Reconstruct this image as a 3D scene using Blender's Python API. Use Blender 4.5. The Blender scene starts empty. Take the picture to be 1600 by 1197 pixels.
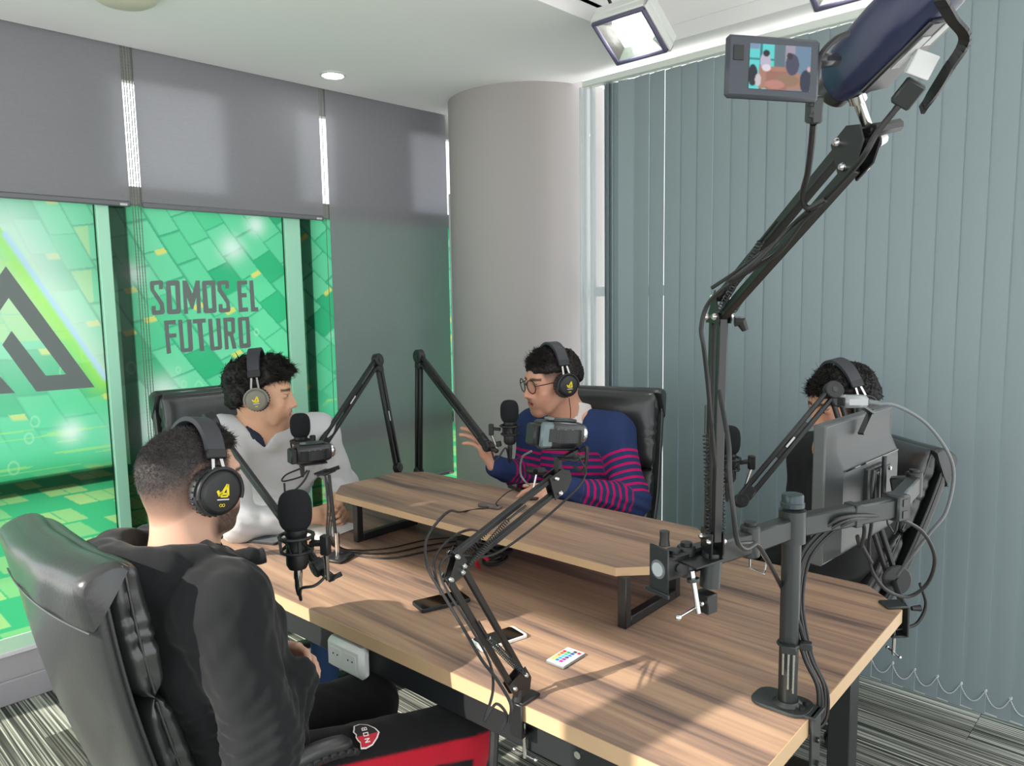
import bpy, bmesh, math, random
import numpy as np
from mathutils import Vector, Matrix

random.seed(7)
C = bpy.context.scene.collection
V3 = lambda *a: np.array(a, dtype=float)

# ------------------------------------------------------------------ camera, world, sun, exposure
F_PX, PITCH, ROLL, YAW = 1183.87, math.radians(6.485), math.radians(-0.886), math.radians(43.704)
CAM = V3(0, 0, 1.6)
_fw = V3(math.cos(YAW) * math.cos(PITCH), math.sin(YAW) * math.cos(PITCH), -math.sin(PITCH))
_r0 = V3(math.sin(YAW), -math.cos(YAW), 0)
_u0 = np.cross(_r0, _fw)
_rt = math.cos(ROLL) * _r0 + math.sin(ROLL) * _u0
_up = -math.sin(ROLL) * _r0 + math.cos(ROLL) * _u0
cam_data = bpy.data.cameras.new('camera')
cam_data.sensor_width = 36.0
cam_data.lens = F_PX / 1600 * 36.0
cam_data.clip_start = 0.02
cam = bpy.data.objects.new('camera', cam_data)
C.objects.link(cam)
cam.matrix_world = Matrix(((_rt[0], _up[0], -_fw[0], CAM[0]), (_rt[1], _up[1], -_fw[1], CAM[1]),
                           (_rt[2], _up[2], -_fw[2], CAM[2]), (0, 0, 0, 1)))
scn = bpy.context.scene
scn.camera = cam
scn.view_settings.view_transform = 'Standard'
scn.view_settings.look = 'None'
scn.view_settings.exposure = 0.0
scn.view_settings.gamma = 1.0
scn.view_settings.use_curve_mapping = False
scn.cycles.use_denoising = True
scn.cycles.max_bounces = 10
scn.cycles.transparent_max_bounces = 12
scn.cycles.caustics_reflective = False
scn.cycles.caustics_refractive = False

world = bpy.data.worlds.new('sky')
scn.world = world
world.use_nodes = True
_nt = world.node_tree
_nt.nodes.clear()
_o = _nt.nodes.new('ShaderNodeOutputWorld')
_b = _nt.nodes.new('ShaderNodeBackground')
_b.inputs['Strength'].default_value = 2.5
_tc = _nt.nodes.new('ShaderNodeTexCoord')
_sx = _nt.nodes.new('ShaderNodeSeparateXYZ')
_rp = _nt.nodes.new('ShaderNodeValToRGB')
_mr = _nt.nodes.new('ShaderNodeMapRange')
_mr.inputs['From Min'].default_value = -0.3
_mr.inputs['From Max'].default_value = 0.5
_nt.links.new(_tc.outputs['Generated'], _sx.inputs[0])
_nt.links.new(_sx.outputs['Z'], _mr.inputs['Value'])
_nt.links.new(_mr.outputs['Result'], _rp.inputs['Fac'])
_rp.color_ramp.elements[0].color = (0.92, 0.91, 0.88, 1)
_rp.color_ramp.elements[0].position = 0.2
_rp.color_ramp.elements[1].color = (0.93, 0.98, 1.0, 1)
_rp.color_ramp.elements[1].position = 0.55
_nt.links.new(_rp.outputs['Color'], _b.inputs['Color'])
_nt.links.new(_b.outputs[0], _o.inputs[0])

SUN_AZ, SUN_EL = math.radians(-8.2), math.radians(31)
sun_dir = V3(math.cos(SUN_EL) * math.cos(SUN_AZ), math.cos(SUN_EL) * math.sin(SUN_AZ), -math.sin(SUN_EL))
sun_data = bpy.data.lights.new('sun', 'SUN')
sun_data.energy = 8.0
sun_data.angle = math.radians(0.6)
sun_data.color = (1.0, 0.93, 0.83)
sun = bpy.data.objects.new('sun', sun_data)
C.objects.link(sun)
sun.rotation_euler = Vector(sun_dir).to_track_quat('-Z', 'Y').to_euler()
sun.location = (-6, 2, 5)

# ------------------------------------------------------------------ pixel rays to measured points
def ray(x, y):
    return ((x - 800) * _rt - (y - 598.5) * _up + F_PX * _fw) / F_PX
def onz(x, y, z):
    q = ray(x, y); return CAM + q * (z - CAM[2]) / q[2]
def ony(x, y, v):
    q = ray(x, y); return CAM + q * v / q[1]
def onx(x, y, v):
    q = ray(x, y); return CAM + q * v / q[0]
def dep(x, y, t):
    return CAM + ray(x, y) * t

# ------------------------------------------------------------------ materials
def lin(c):
    c = c / 255.0
    return c / 12.92 if c <= 0.04045 else ((c + 0.055) / 1.055) ** 2.4
def rgb(r, g, b):
    return (lin(r), lin(g), lin(b), 1.0)
MATS = {}
def mat(name, col, rough=0.5, metal=0.0, spec=0.5, bump=None, sheen=0.0, coat=0.0, vary=None, trans=None):
    m = bpy.data.materials.new(name)
    m.use_nodes = True
    nt = m.node_tree
    p = nt.nodes['Principled BSDF']
    p.inputs['Base Color'].default_value = col
    p.inputs['Roughness'].default_value = rough
    p.inputs['Metallic'].default_value = metal
    p.inputs['Specular IOR Level'].default_value = spec
    if sheen: p.inputs['Sheen Weight'].default_value = sheen
    if coat: p.inputs['Coat Weight'].default_value = coat; p.inputs['Coat Roughness'].default_value = 0.15
    if bump or vary:
        tc = nt.nodes.new('ShaderNodeTexCoord')
    if bump:
        sc, st, di = bump
        n = nt.nodes.new('ShaderNodeTexNoise'); n.inputs['Scale'].default_value = sc; n.inputs['Detail'].default_value = 5
        nt.links.new(tc.outputs['Object'], n.inputs['Vector'])
        b = nt.nodes.new('ShaderNodeBump'); b.inputs['Strength'].default_value = st; b.inputs['Distance'].default_value = di
        nt.links.new(n.outputs['Fac'], b.inputs['Height']); nt.links.new(b.outputs[0], p.inputs['Normal'])
    if vary:
        sc, amt = vary
        n = nt.nodes.new('ShaderNodeTexNoise'); n.inputs['Scale'].default_value = sc; n.inputs['Detail'].default_value = 4
        nt.links.new(tc.outputs['Object'], n.inputs['Vector'])
        mx = nt.nodes.new('ShaderNodeMix'); mx.data_type = 'RGBA'
        mx.inputs['A'].default_value = tuple(c * (1 - amt) for c in col[:3]) + (1,)
        mx.inputs['B'].default_value = tuple(min(1, c * (1 + amt)) for c in col[:3]) + (1,)
        nt.links.new(n.outputs['Fac'], mx.inputs['Factor']); nt.links.new(mx.outputs['Result'], p.inputs['Base Color'])
    MATS[name] = m
    return m
def attr_mat(name, rough=0.6, spec=0.4, bump=None, sss=0.0, sheen=0.0, attr='col'):
    m = mat(name, (0.5, 0.5, 0.5, 1), rough, 0, spec, bump, sheen)
    nt = m.node_tree; p = nt.nodes['Principled BSDF']
    a = nt.nodes.new('ShaderNodeAttribute'); a.attribute_name = attr
    nt.links.new(a.outputs['Color'], p.inputs['Base Color'])
    if sss:
        p.inputs['Subsurface Weight'].default_value = sss
        p.inputs['Subsurface Radius'].default_value = (0.01, 0.004, 0.002)
        p.inputs['Subsurface Scale'].default_value = 0.6
    return m

# ------------------------------------------------------------------ mesh builder
def norm(v):
    v = np.asarray(v, float); return v / max(1e-9, np.linalg.norm(v))
def frame(z, x=None):
    z = norm(z)
    if x is None: x = V3(1, 0, 0) if abs(z[0]) < 0.8 else V3(0, 1, 0)
    x = np.asarray(x, float); x = norm(x - z * (x @ z)); y = np.cross(z, x)
    return np.column_stack([x, y, z])
def rotz(a):
    c, s = math.cos(a), math.sin(a); return np.array([[c, -s, 0], [s, c, 0], [0, 0, 1.0]])
def roty(a):
    c, s = math.cos(a), math.sin(a); return np.array([[c, 0, s], [0, 1.0, 0], [-s, 0, c]])
def rotx(a):
    c, s = math.cos(a), math.sin(a); return np.array([[1.0, 0, 0], [0, c, -s], [0, s, c]])
I3 = np.eye(3)

class MB:
    def __init__(s):
        s.v, s.f = [], []
    def add(s, vs, fs):
        o = len(s.v)
        s.v.extend([tuple(map(float, v)) for v in vs])
        s.f.extend([tuple(i + o for i in f) for f in fs])
        return s
    def box(s, c, size, R=I3, bev=0.0):
        h = np.asarray(size, float) / 2; c = np.asarray(c, float)
        b = min(bev, min(h) * 0.95)
        if b <= 0:
            vs = [c + R @ (h * V3(x, y, z)) for x in (-1, 1) for y in (-1, 1) for z in (-1, 1)]
            return s.add(vs, [(0, 1, 3, 2), (4, 6, 7, 5), (0, 4, 5, 1), (2, 3, 7, 6), (0, 2, 6, 4), (1, 5, 7, 3)])
        vs, idx = [], {}
        for x in (-1, 1):
            for y in (-1, 1):
                for z in (-1, 1):
                    sg = V3(x, y, z)
                    for a in range(3):
                        q = h - b; q[a] = h[a]
                        idx[(x, y, z, a)] = len(vs); vs.append(c + R @ (q * sg))
        fs = []
        for a in range(3):
            u, w = (a + 1) % 3, (a + 2) % 3
            for sgn in (-1, 1):
                l = []
                for (p, q) in ((-1, -1), (1, -1), (1, 1), (-1, 1)):
                    k = [0, 0, 0]; k[a] = sgn; k[u] = p; k[w] = q; l.append(idx[(*k, a)])
                fs.append(tuple(l))
            for p in (-1, 1):
                for q in (-1, 1):
                    k0 = [0, 0, 0]; k0[a] = -1; k0[u] = p; k0[w] = q
                    k1 = list(k0); k1[a] = 1
                    fs.append((idx[(*k0, u)], idx[(*k1, u)], idx[(*k1, w)], idx[(*k0, w)]))
        for x in (-1, 1):
            for y in (-1, 1):
                for z in (-1, 1):
                    fs.append(tuple(idx[(x, y, z, a)] for a in range(3)))
        return s.add(vs, fs)
    def bar(s, a, b, w, h, up=(0, 0, 1), bev=0.0):
        a, b = np.asarray(a, float), np.asarray(b, float)
        z = norm(b - a); y = np.asarray(up, float); y = y - z * (y @ z)
        if np.linalg.norm(y) < 1e-4: y = V3(1, 0, 0) - z * z[0]
        y = norm(y); x = np.cross(y, z)
        return s.box((a + b) / 2, (w, h, np.linalg.norm(b - a)), np.column_stack([x, y, z]), bev)
    def tube(s, path, r, n=8, cap=True, closed=False):
        P = [np.asarray(p, float) for p in path]; m = len(P)
        rr = list(r) if hasattr(r, '__len__') else [r] * m
        T = []
        for i in range(m):
            if closed: t = P[(i + 1) % m] - P[i - 1]
            else: t = P[min(i + 1, m - 1)] - P[max(i - 1, 0)]
            T.append(norm(t))
        Fm = frame(T[0]); x = Fm[:, 0]
        vs, fs = [], []
        for i in range(m):
            x = norm(x - T[i] * (x @ T[i])); y = np.cross(T[i], x)
            for k in range(n):
                a = 2 * math.pi * k / n
                vs.append(P[i] + rr[i] * (math.cos(a) * x + math.sin(a) * y))
        for i in range(m - (0 if closed else 1)):
            j = (i + 1) % m
            for k in range(n):
                l = (k + 1) % n
                fs.append((i * n + k, i * n + l, j * n + l, j * n + k))
        if cap and not closed:
            fs.append(tuple(range(n))[::-1]); fs.append(tuple((m - 1) * n + k for k in range(n)))
        return s.add(vs, fs)
    def cyl(s, a, b, r1, r2=None, n=16, bev=0.0):
        r2 = r1 if r2 is None else r2
        a, b = np.asarray(a, float), np.asarray(b, float)
        if bev:
            d = norm(b - a) * bev
            return s.tube([a, a + d, b - d, b], [r1 - bev, r1, r2, r2 - bev], n)
        return s.tube([a, b], [r1, r2], n)
    def lathe(s, prof, o=(0, 0, 0), R=I3, n=20):
        vs, fs = [], []; o = np.asarray(o, float)
        m = len(prof)
        for (r, z) in prof:
            for k in range(n):
                a = 2 * math.pi * k / n
                vs.append(o + R @ V3(r * math.cos(a), r * math.sin(a), z))
        for i in range(m - 1):
            for k in range(n):
                l = (k + 1) % n
                fs.append((i * n + k, i * n + l, (i + 1) * n + l, (i + 1) * n + k))
        fs.append(tuple(range(n))[::-1]); fs.append(tuple((m - 1) * n + k for k in range(n)))
        return s.add(vs, fs)
    def prism(s, poly, o, R, t, bev=0.0):
        n = len(poly); o = np.asarray(o, float)
        P = [np.asarray(p, float) for p in poly]
        def ring(q, z): return [o + R @ V3(p[0], p[1], z) for p in q]
        if bev:
            area = sum(P[i][0] * P[(i + 1) % n][1] - P[(i + 1) % n][0] * P[i][1] for i in range(n))
            sg = 1 if area > 0 else -1
            ins = []
            for i in range(n):
                d1 = norm(P[i] - P[i - 1]); d2 = norm(P[(i + 1) % n] - P[i])
                n1 = sg * V3(-d1[1], d1[0], 0)[:2]; n2 = sg * V3(-d2[1], d2[0], 0)[:2]
                q = norm(n1 + n2); ins.append(P[i] + q * bev / max(0.35, q @ n1))
            rings = [ring(ins, 0), ring(P, bev), ring(P, t - bev), ring(ins, t)]
        else:
            rings = [ring(P, 0), ring(P, t)]
        vs = [v for rg in rings for v in rg]; fs = []
        for i in range(len(rings) - 1):
            for k in range(n):
                l = (k + 1) % n
                fs.append((i * n + k, i * n + l, (i + 1) * n + l, (i + 1) * n + k))
        fs.append(tuple(range(n))[::-1]); fs.append(tuple((len(rings) - 1) * n + k for k in range(n)))
        return s.add(vs, fs)
    def sph(s, c, r, R=I3, n=16, m=10):
        r = np.asarray(r if hasattr(r, '__len__') else (r, r, r), float)
        prof = []
        vs, fs = [np.asarray(c) + R @ V3(0, 0, -r[2])], []
        for i in range(1, m):
            a = math.pi * i / m
            for k in range(n):
                b = 2 * math.pi * k / n
                vs.append(np.asarray(c) + R @ V3(r[0] * math.sin(a) * math.cos(b), r[1] * math.sin(a) * math.sin(b), -r[2] * math.cos(a)))
        vs.append(np.asarray(c) + R @ V3(0, 0, r[2])); L = len(vs) - 1
        for k in range(n):
            l = (k + 1) % n
            fs.append((0, 1 + l, 1 + k)); fs.append((L, 1 + (m - 2) * n + k, 1 + (m - 2) * n + l))
            for i in range(m - 2):
                fs.append((1 + i * n + k, 1 + i * n + l, 1 + (i + 1) * n + l, 1 + (i + 1) * n + k))
        return s.add(vs, fs)
    def grid(s, fn, nu, nv, cu=False, cv=False):
        vs = [fn(i / (nu if cu else nu - 1), j / (nv if cv else nv - 1)) for i in range(nu) for j in range(nv)]
        fs = []
        for i in range(nu if cu else nu - 1):
            for j in range(nv if cv else nv - 1):
                a, b = (i + 1) % nu, (j + 1) % nv
                fs.append((i * nv + j, a * nv + j, a * nv + b, i * nv + b))
        return s.add(vs, fs)
    def torus(s, c, R, r1, r2, n=24, m=8, squash=1.0):
        path = [np.asarray(c) + R @ V3(r1 * math.cos(2 * math.pi * k / n), r1 * math.sin(2 * math.pi * k / n), 0) for k in range(n)]
        return s.tube(path, r2, m, closed=True)
    def mesh(s, name, m=None, smooth=True, ang=40, recalc=True):
        me = bpy.data.meshes.new(name)
        me.from_pydata(s.v, [], s.f)
        if recalc:
            bm = bmesh.new(); bm.from_mesh(me)
            bmesh.ops.recalc_face_normals(bm, faces=bm.faces)
            bm.to_mesh(me); bm.free()
        if m is not None: me.materials.append(m)
        if smooth:
            me.polygons.foreach_set('use_smooth', [True] * len(me.polygons))
            me.set_sharp_from_angle(angle=math.radians(ang))
        me.update()
        return me
    def build(s, name, m=None, parent=None, smooth=True, ang=40, recalc=True):
        o = bpy.data.objects.new(name, s.mesh(name, m, smooth, ang, recalc))
        C.objects.link(o)
        if parent is not None: attach(o, parent)
        return o
def world_of(o):
    M = o.matrix_basis.copy()
    return world_of(o.parent) @ o.matrix_parent_inverse @ M if o.parent is not None else M
def attach(o, parent):
    o.parent = parent
    o.matrix_parent_inverse = world_of(parent).inverted()
def tag(o, label=None, cat=None, group=None, kind=None):
    if label: o['label'] = label
    if cat: o['category'] = cat
    if group: o['group'] = group
    if kind: o['kind'] = kind
    return o
def thing(name, label, cat, loc=(0, 0, 0), rz=0.0, group=None):
    o = bpy.data.objects.new(name, None); C.objects.link(o)
    o.empty_display_size = 0.05
    o.location = tuple(map(float, loc)); o.rotation_euler = (0, 0, rz)
    return tag(o, label, cat, group)
def struct(name, mb, m, parent=None, smooth=False):
    o = mb.build(name, m, parent, smooth=smooth)
    if parent is None: o['kind'] = 'structure'
    return o
def inst(name, me, parent, M):
    o = bpy.data.objects.new(name, me); C.objects.link(o)
    o.matrix_basis = M if isinstance(M, Matrix) else M4(*M)
    attach(o, parent)
    return o
def M4(R, t):
    return Matrix(((R[0][0], R[0][1], R[0][2], t[0]), (R[1][0], R[1][1], R[1][2], t[1]), (R[2][0], R[2][1], R[2][2], t[2]), (0, 0, 0, 1)))
def spline(pts, n=8):
    P = [np.asarray(p, float) for p in pts]
    P = [2 * P[0] - P[1]] + P + [2 * P[-1] - P[-2]]
    out = []
    for i in range(1, len(P) - 2):
        for k in range(n):
            t = k / n
            a, b, c, d = P[i - 1], P[i], P[i + 1], P[i + 2]
            out.append(0.5 * ((2 * b) + (-a + c) * t + (2 * a - 5 * b + 4 * c - d) * t * t + (-a + 3 * b - 3 * c + d) * t ** 3))
    out.append(P[-2])
    return out
def col_attr(me, cols):
    a = me.color_attributes.new('col', 'FLOAT_COLOR', 'POINT')
    c = np.ones((len(me.vertices), 4), np.float32); c[:, :3] = cols
    a.data.foreach_set('color', c.ravel())
# the table stands turned 2.4 degrees against the walls
TY = 0.0426932
EX, EY, EZ = V3(math.cos(TY), math.sin(TY), 0), V3(-math.sin(TY), math.cos(TY), 0), V3(0, 0, 1)
TR = np.column_stack([EX, EY, EZ])
def tf(a, b, z=0.0):
    return EX * a + EY * b + EZ * z
TOP = 0.75

# shared materials
M_black = mat('matt_black_plastic', rgb(24, 25, 27), 0.45)
M_blackmetal = mat('black_powder_coat', rgb(22, 23, 24), 0.38, 0.0, 0.6)
M_gun = mat('gunmetal_paint', rgb(62, 66, 66), 0.38, 0.6)
M_grey = mat('grey_plastic', rgb(105, 110, 112), 0.45)
M_chrome = mat('chrome', rgb(205, 205, 205), 0.18, 1.0)
M_foam = mat('black_foam', rgb(32, 34, 37), 0.95, 0, 0.2, (900, 0.6, 0.002))
M_cable = mat('cable_rubber', rgb(28, 28, 30), 0.4)
M_cablegrey = mat('grey_cable', rgb(110, 114, 118), 0.4)
M_white = mat('white_plastic', rgb(222, 226, 222), 0.4)
M_label = mat('pale_print', rgb(205, 208, 208), 0.6)
M_yellow = mat('yellow_print', rgb(225, 205, 30), 0.5)
M_screen = mat('dark_glass', rgb(8, 9, 10), 0.08, 0, 0.6)
M_leather = mat('black_leather', rgb(42, 44, 45), 0.34, 0, 0.6, (140, 0.12, 0.004), coat=0.25)
M_steel = mat('dark_steel_tube', rgb(40, 43, 45), 0.4, 0.3)
# ================================================================== THE ROOM
GLASS_Y, SHADE_Y, WALL_Y, BLIND_X, CEIL = 3.62, 3.58, 3.48, 3.12, 2.70

M_ceil = mat('ceiling_paint', rgb(244, 244, 244), 0.9, 0, 0.1)
M_recess = mat('ceiling_recess_paint', rgb(238, 240, 246), 0.9, 0, 0.1)
M_wallgrey = mat('lilac_grey_paint', rgb(176, 172, 176), 0.85, 0, 0.2)
M_column = mat('column_paint', rgb(174, 169, 168), 0.85, 0, 0.2, (18, 0.05, 0.004))
M_frame_mint = mat('mint_glow_frame', rgb(176, 238, 208), 0.45)  # pale aluminium coloured with the green window glow and the overlapping film's tint
M_post = mat('dark_outer_post', rgb(20, 42, 36), 0.6)
M_whiteframe = mat('white_aluminium', rgb(214, 220, 222), 0.4)

def carpet_mat():
    m = mat('striped_carpet', (0.3, 0.3, 0.3, 1), 0.95, 0, 0.1)
    nt = m.node_tree; p = nt.nodes['Principled BSDF']
    tc = nt.nodes.new('ShaderNodeTexCoord')
    oi = nt.nodes.new('ShaderNodeObjectInfo')
    mp = nt.nodes.new('ShaderNodeMapping'); mp.inputs['Scale'].default_value = (150, 0.9, 1)
    ad = nt.nodes.new('ShaderNodeVectorMath'); ad.operation = 'ADD'
    sc = nt.nodes.new('ShaderNodeVectorMath'); sc.operation = 'SCALE'; sc.inputs['Scale'].default_value = 40
    nt.links.new(oi.outputs['Random'], sc.inputs[0])
    nt.links.new(tc.outputs['Object'], mp.inputs['Vector'])
    nt.links.new(mp.outputs[0], ad.inputs[0]); nt.links.new(sc.outputs[0], ad.inputs[1])
    n = nt.nodes.new('ShaderNodeTexNoise'); n.inputs['Scale'].default_value = 1.0; n.inputs['Detail'].default_value = 3
    nt.links.new(ad.outputs[0], n.inputs['Vector'])
    r = nt.nodes.new('ShaderNodeValToRGB')
    e = r.color_ramp.elements
    e[0].position = 0.38; e[0].color = rgb(58, 62, 60)
    e[1].position = 0.62; e[1].color = rgb(184, 186, 176)
    k = e.new(0.47); k.color = rgb(92, 93, 87)
    k = e.new(0.52); k.color = rgb(132, 134, 126)
    nt.links.new(n.outputs['Fac'], r.inputs['Fac'])
    nt.links.new(r.outputs['Color'], p.inputs['Base Color'])
    b = nt.nodes.new('ShaderNodeBump'); b.inputs['Strength'].default_value = 0.5; b.inputs['Distance'].default_value = 0.003
    nt.links.new(n.outputs['Fac'], b.inputs['Height']); nt.links.new(b.outputs[0], p.inputs['Normal'])
    return m
M_carpet = carpet_mat()
M_subfloor = mat('floor_screed', rgb(70, 72, 70), 0.9)

# floor with loop-pile carpet planks
floor = struct('floor', MB().box((1.0, 0.9, -0.055), (4.6, 5.6, 0.1)), M_subfloor)
plank = MB().box((0, 0, 0), (0.2485, 0.9985, 0.006), I3, 0.0015).mesh('carpet_tile', M_carpet)
for i in range(18):
    for j in range(6):
        x = -1.175 + i * 0.25; y = -1.4 + j * 1.0 + (i % 2) * 0.5
        if y - 0.5 < 3.48 and not (x < -0.6 and y < 0.2):
            yy = min(y, 3.47 - 0.5)
            inst('carpet_tile', plank, floor, (I3, (x, yy, -0.002)))

# ceiling: main plane with a raised recess over the blinds, and a pocket for the shades
mb = MB()
mb.box((1.0, 2.76, CEIL + 0.04), (4.4, 1.58, 0.08))                 # strip by the windows (y 1.97 .. 3.55)
mb.box((3.2, 0.1, CEIL + 0.04), (0.4, 3.74, 0.08))                  # lowered strip over the blinds (x > 3.0)
mb.box((1.0, 0.1, CEIL + 0.23), (4.4, 3.78, 0.08))                  # recess bottom
mb.box((1.0, 1.975, CEIL + 0.13), (4.4, 0.01, 0.13))
mb.box((3.0, 0.1, CEIL + 0.13), (0.01, 3.74, 0.13))
mb.box((1.0, 3.72, CEIL + 0.20), (4.4, 0.36, 0.04))                 # blind pocket lid
ceiling = struct('ceiling', mb, M_ceil)

# window wall: knee wall, sill, outer posts
mb = MB()
mb.box((1.0, WALL_Y + 0.06, 0.10), (4.6, 0.12, 0.20))
mb.box((1.0, WALL_Y + 0.14, 0.10), (4.6, 0.10, 0.20))
wl = struct('wall_left', mb, M_wallgrey)
struct('trim_1', MB().box((1.0, WALL_Y + 0.08, 0.208), (4.6, 0.18, 0.022), I3, 0.004), mat('sill_white', rgb(226, 224, 228), 0.45))
struct('baseboard_left', MB().box((1.0, WALL_Y - 0.008, 0.05), (4.6, 0.016, 0.10), I3, 0.004), mat('baseboard_grey', rgb(168, 165, 170), 0.6))
struct('wall_column', MB().cyl((3.335, 3.025, 0), (3.335, 3.025, CEIL + 0.02), 0.460, n=72), M_column, smooth=True)
# rear wall behind the camera: unseen, pier and header slit added to shape the sun patches
BX = -1.15
mb = MB()
mb.box((BX, 0.9, 0.20), (0.12, 5.6, 0.40))
HEAD = 2.36
for y0, y1, z0, z1 in ((-1.9, 2.338, HEAD, 2.95), (2.372, 3.7, HEAD, 2.95), (2.338, 2.372, HEAD, 2.52), (2.338, 2.372, 2.63, 2.95)):  # narrow slit added in the header to throw a sun streak on the riser
    mb.box((BX, (y0 + y1) / 2, (z0 + z1) / 2), (0.12, y1 - y0, z1 - z0))
for y0, y1 in ((3.62, 3.8), (1.09, 1.24), (-1.0, -0.85), (-1.9, -1.7)):  # second pier added to cast the shadow stripe across the table
    mb.box((BX, (y0 + y1) / 2, 1.4), (0.12, y1 - y0, 2.4))
struct('wall_back', mb, M_wallgrey)

def film_mat():
    m = bpy.data.materials.new('printed_window_film'); m.use_nodes = True
    nt = m.node_tree; nt.nodes.clear()
    o = nt.nodes.new('ShaderNodeOutputMaterial')
    a = nt.nodes.new('ShaderNodeAttribute'); a.attribute_name = 'col'
    tr = nt.nodes.new('ShaderNodeBsdfTranslucent'); df = nt.nodes.new('ShaderNodeBsdfDiffuse')
    gl = nt.nodes.new('ShaderNodeBsdfGlossy'); gl.inputs['Roughness'].default_value = 0.12
    m1 = nt.nodes.new('ShaderNodeMixShader'); m1.inputs[0].default_value = 0.20
    m2 = nt.nodes.new('ShaderNodeMixShader'); m2.inputs[0].default_value = 0.012
    sc = nt.nodes.new('ShaderNodeVectorMath'); sc.operation = 'SCALE'; sc.inputs['Scale'].default_value = 0.50
    nt.links.new(a.outputs['Color'], sc.inputs[0])
    nt.links.new(sc.outputs[0], tr.inputs['Color']); nt.links.new(sc.outputs[0], df.inputs['Color'])
    nt.links.new(tr.outputs[0], m1.inputs[1]); nt.links.new(df.outputs[0], m1.inputs[2])
    nt.links.new(m1.outputs[0], m2.inputs[1]); nt.links.new(gl.outputs[0], m2.inputs[2])
    nt.links.new(m2.outputs[0], o.inputs['Surface'])
    return m
M_film = film_mat()
def glass_mat(name, tint=(1, 1, 1, 1), gloss=0.06, rough=0.02):
    m = bpy.data.materials.new(name); m.use_nodes = True
    nt = m.node_tree; nt.nodes.clear()
    o = nt.nodes.new('ShaderNodeOutputMaterial')
    tr = nt.nodes.new('ShaderNodeBsdfTransparent'); tr.inputs['Color'].default_value = tint
    gl = nt.nodes.new('ShaderNodeBsdfGlossy'); gl.inputs['Roughness'].default_value = rough
    mx = nt.nodes.new('ShaderNodeMixShader'); mx.inputs[0].default_value = gloss
    nt.links.new(tr.outputs[0], mx.inputs[1]); nt.links.new(gl.outputs[0], mx.inputs[2])
    nt.links.new(mx.outputs[0], o.inputs['Surface'])
    return m
M_glass = glass_mat('window_glass')
M_dimming = glass_mat('grey_dimming_sheet', (0.30, 0.32, 0.34, 1))

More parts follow.
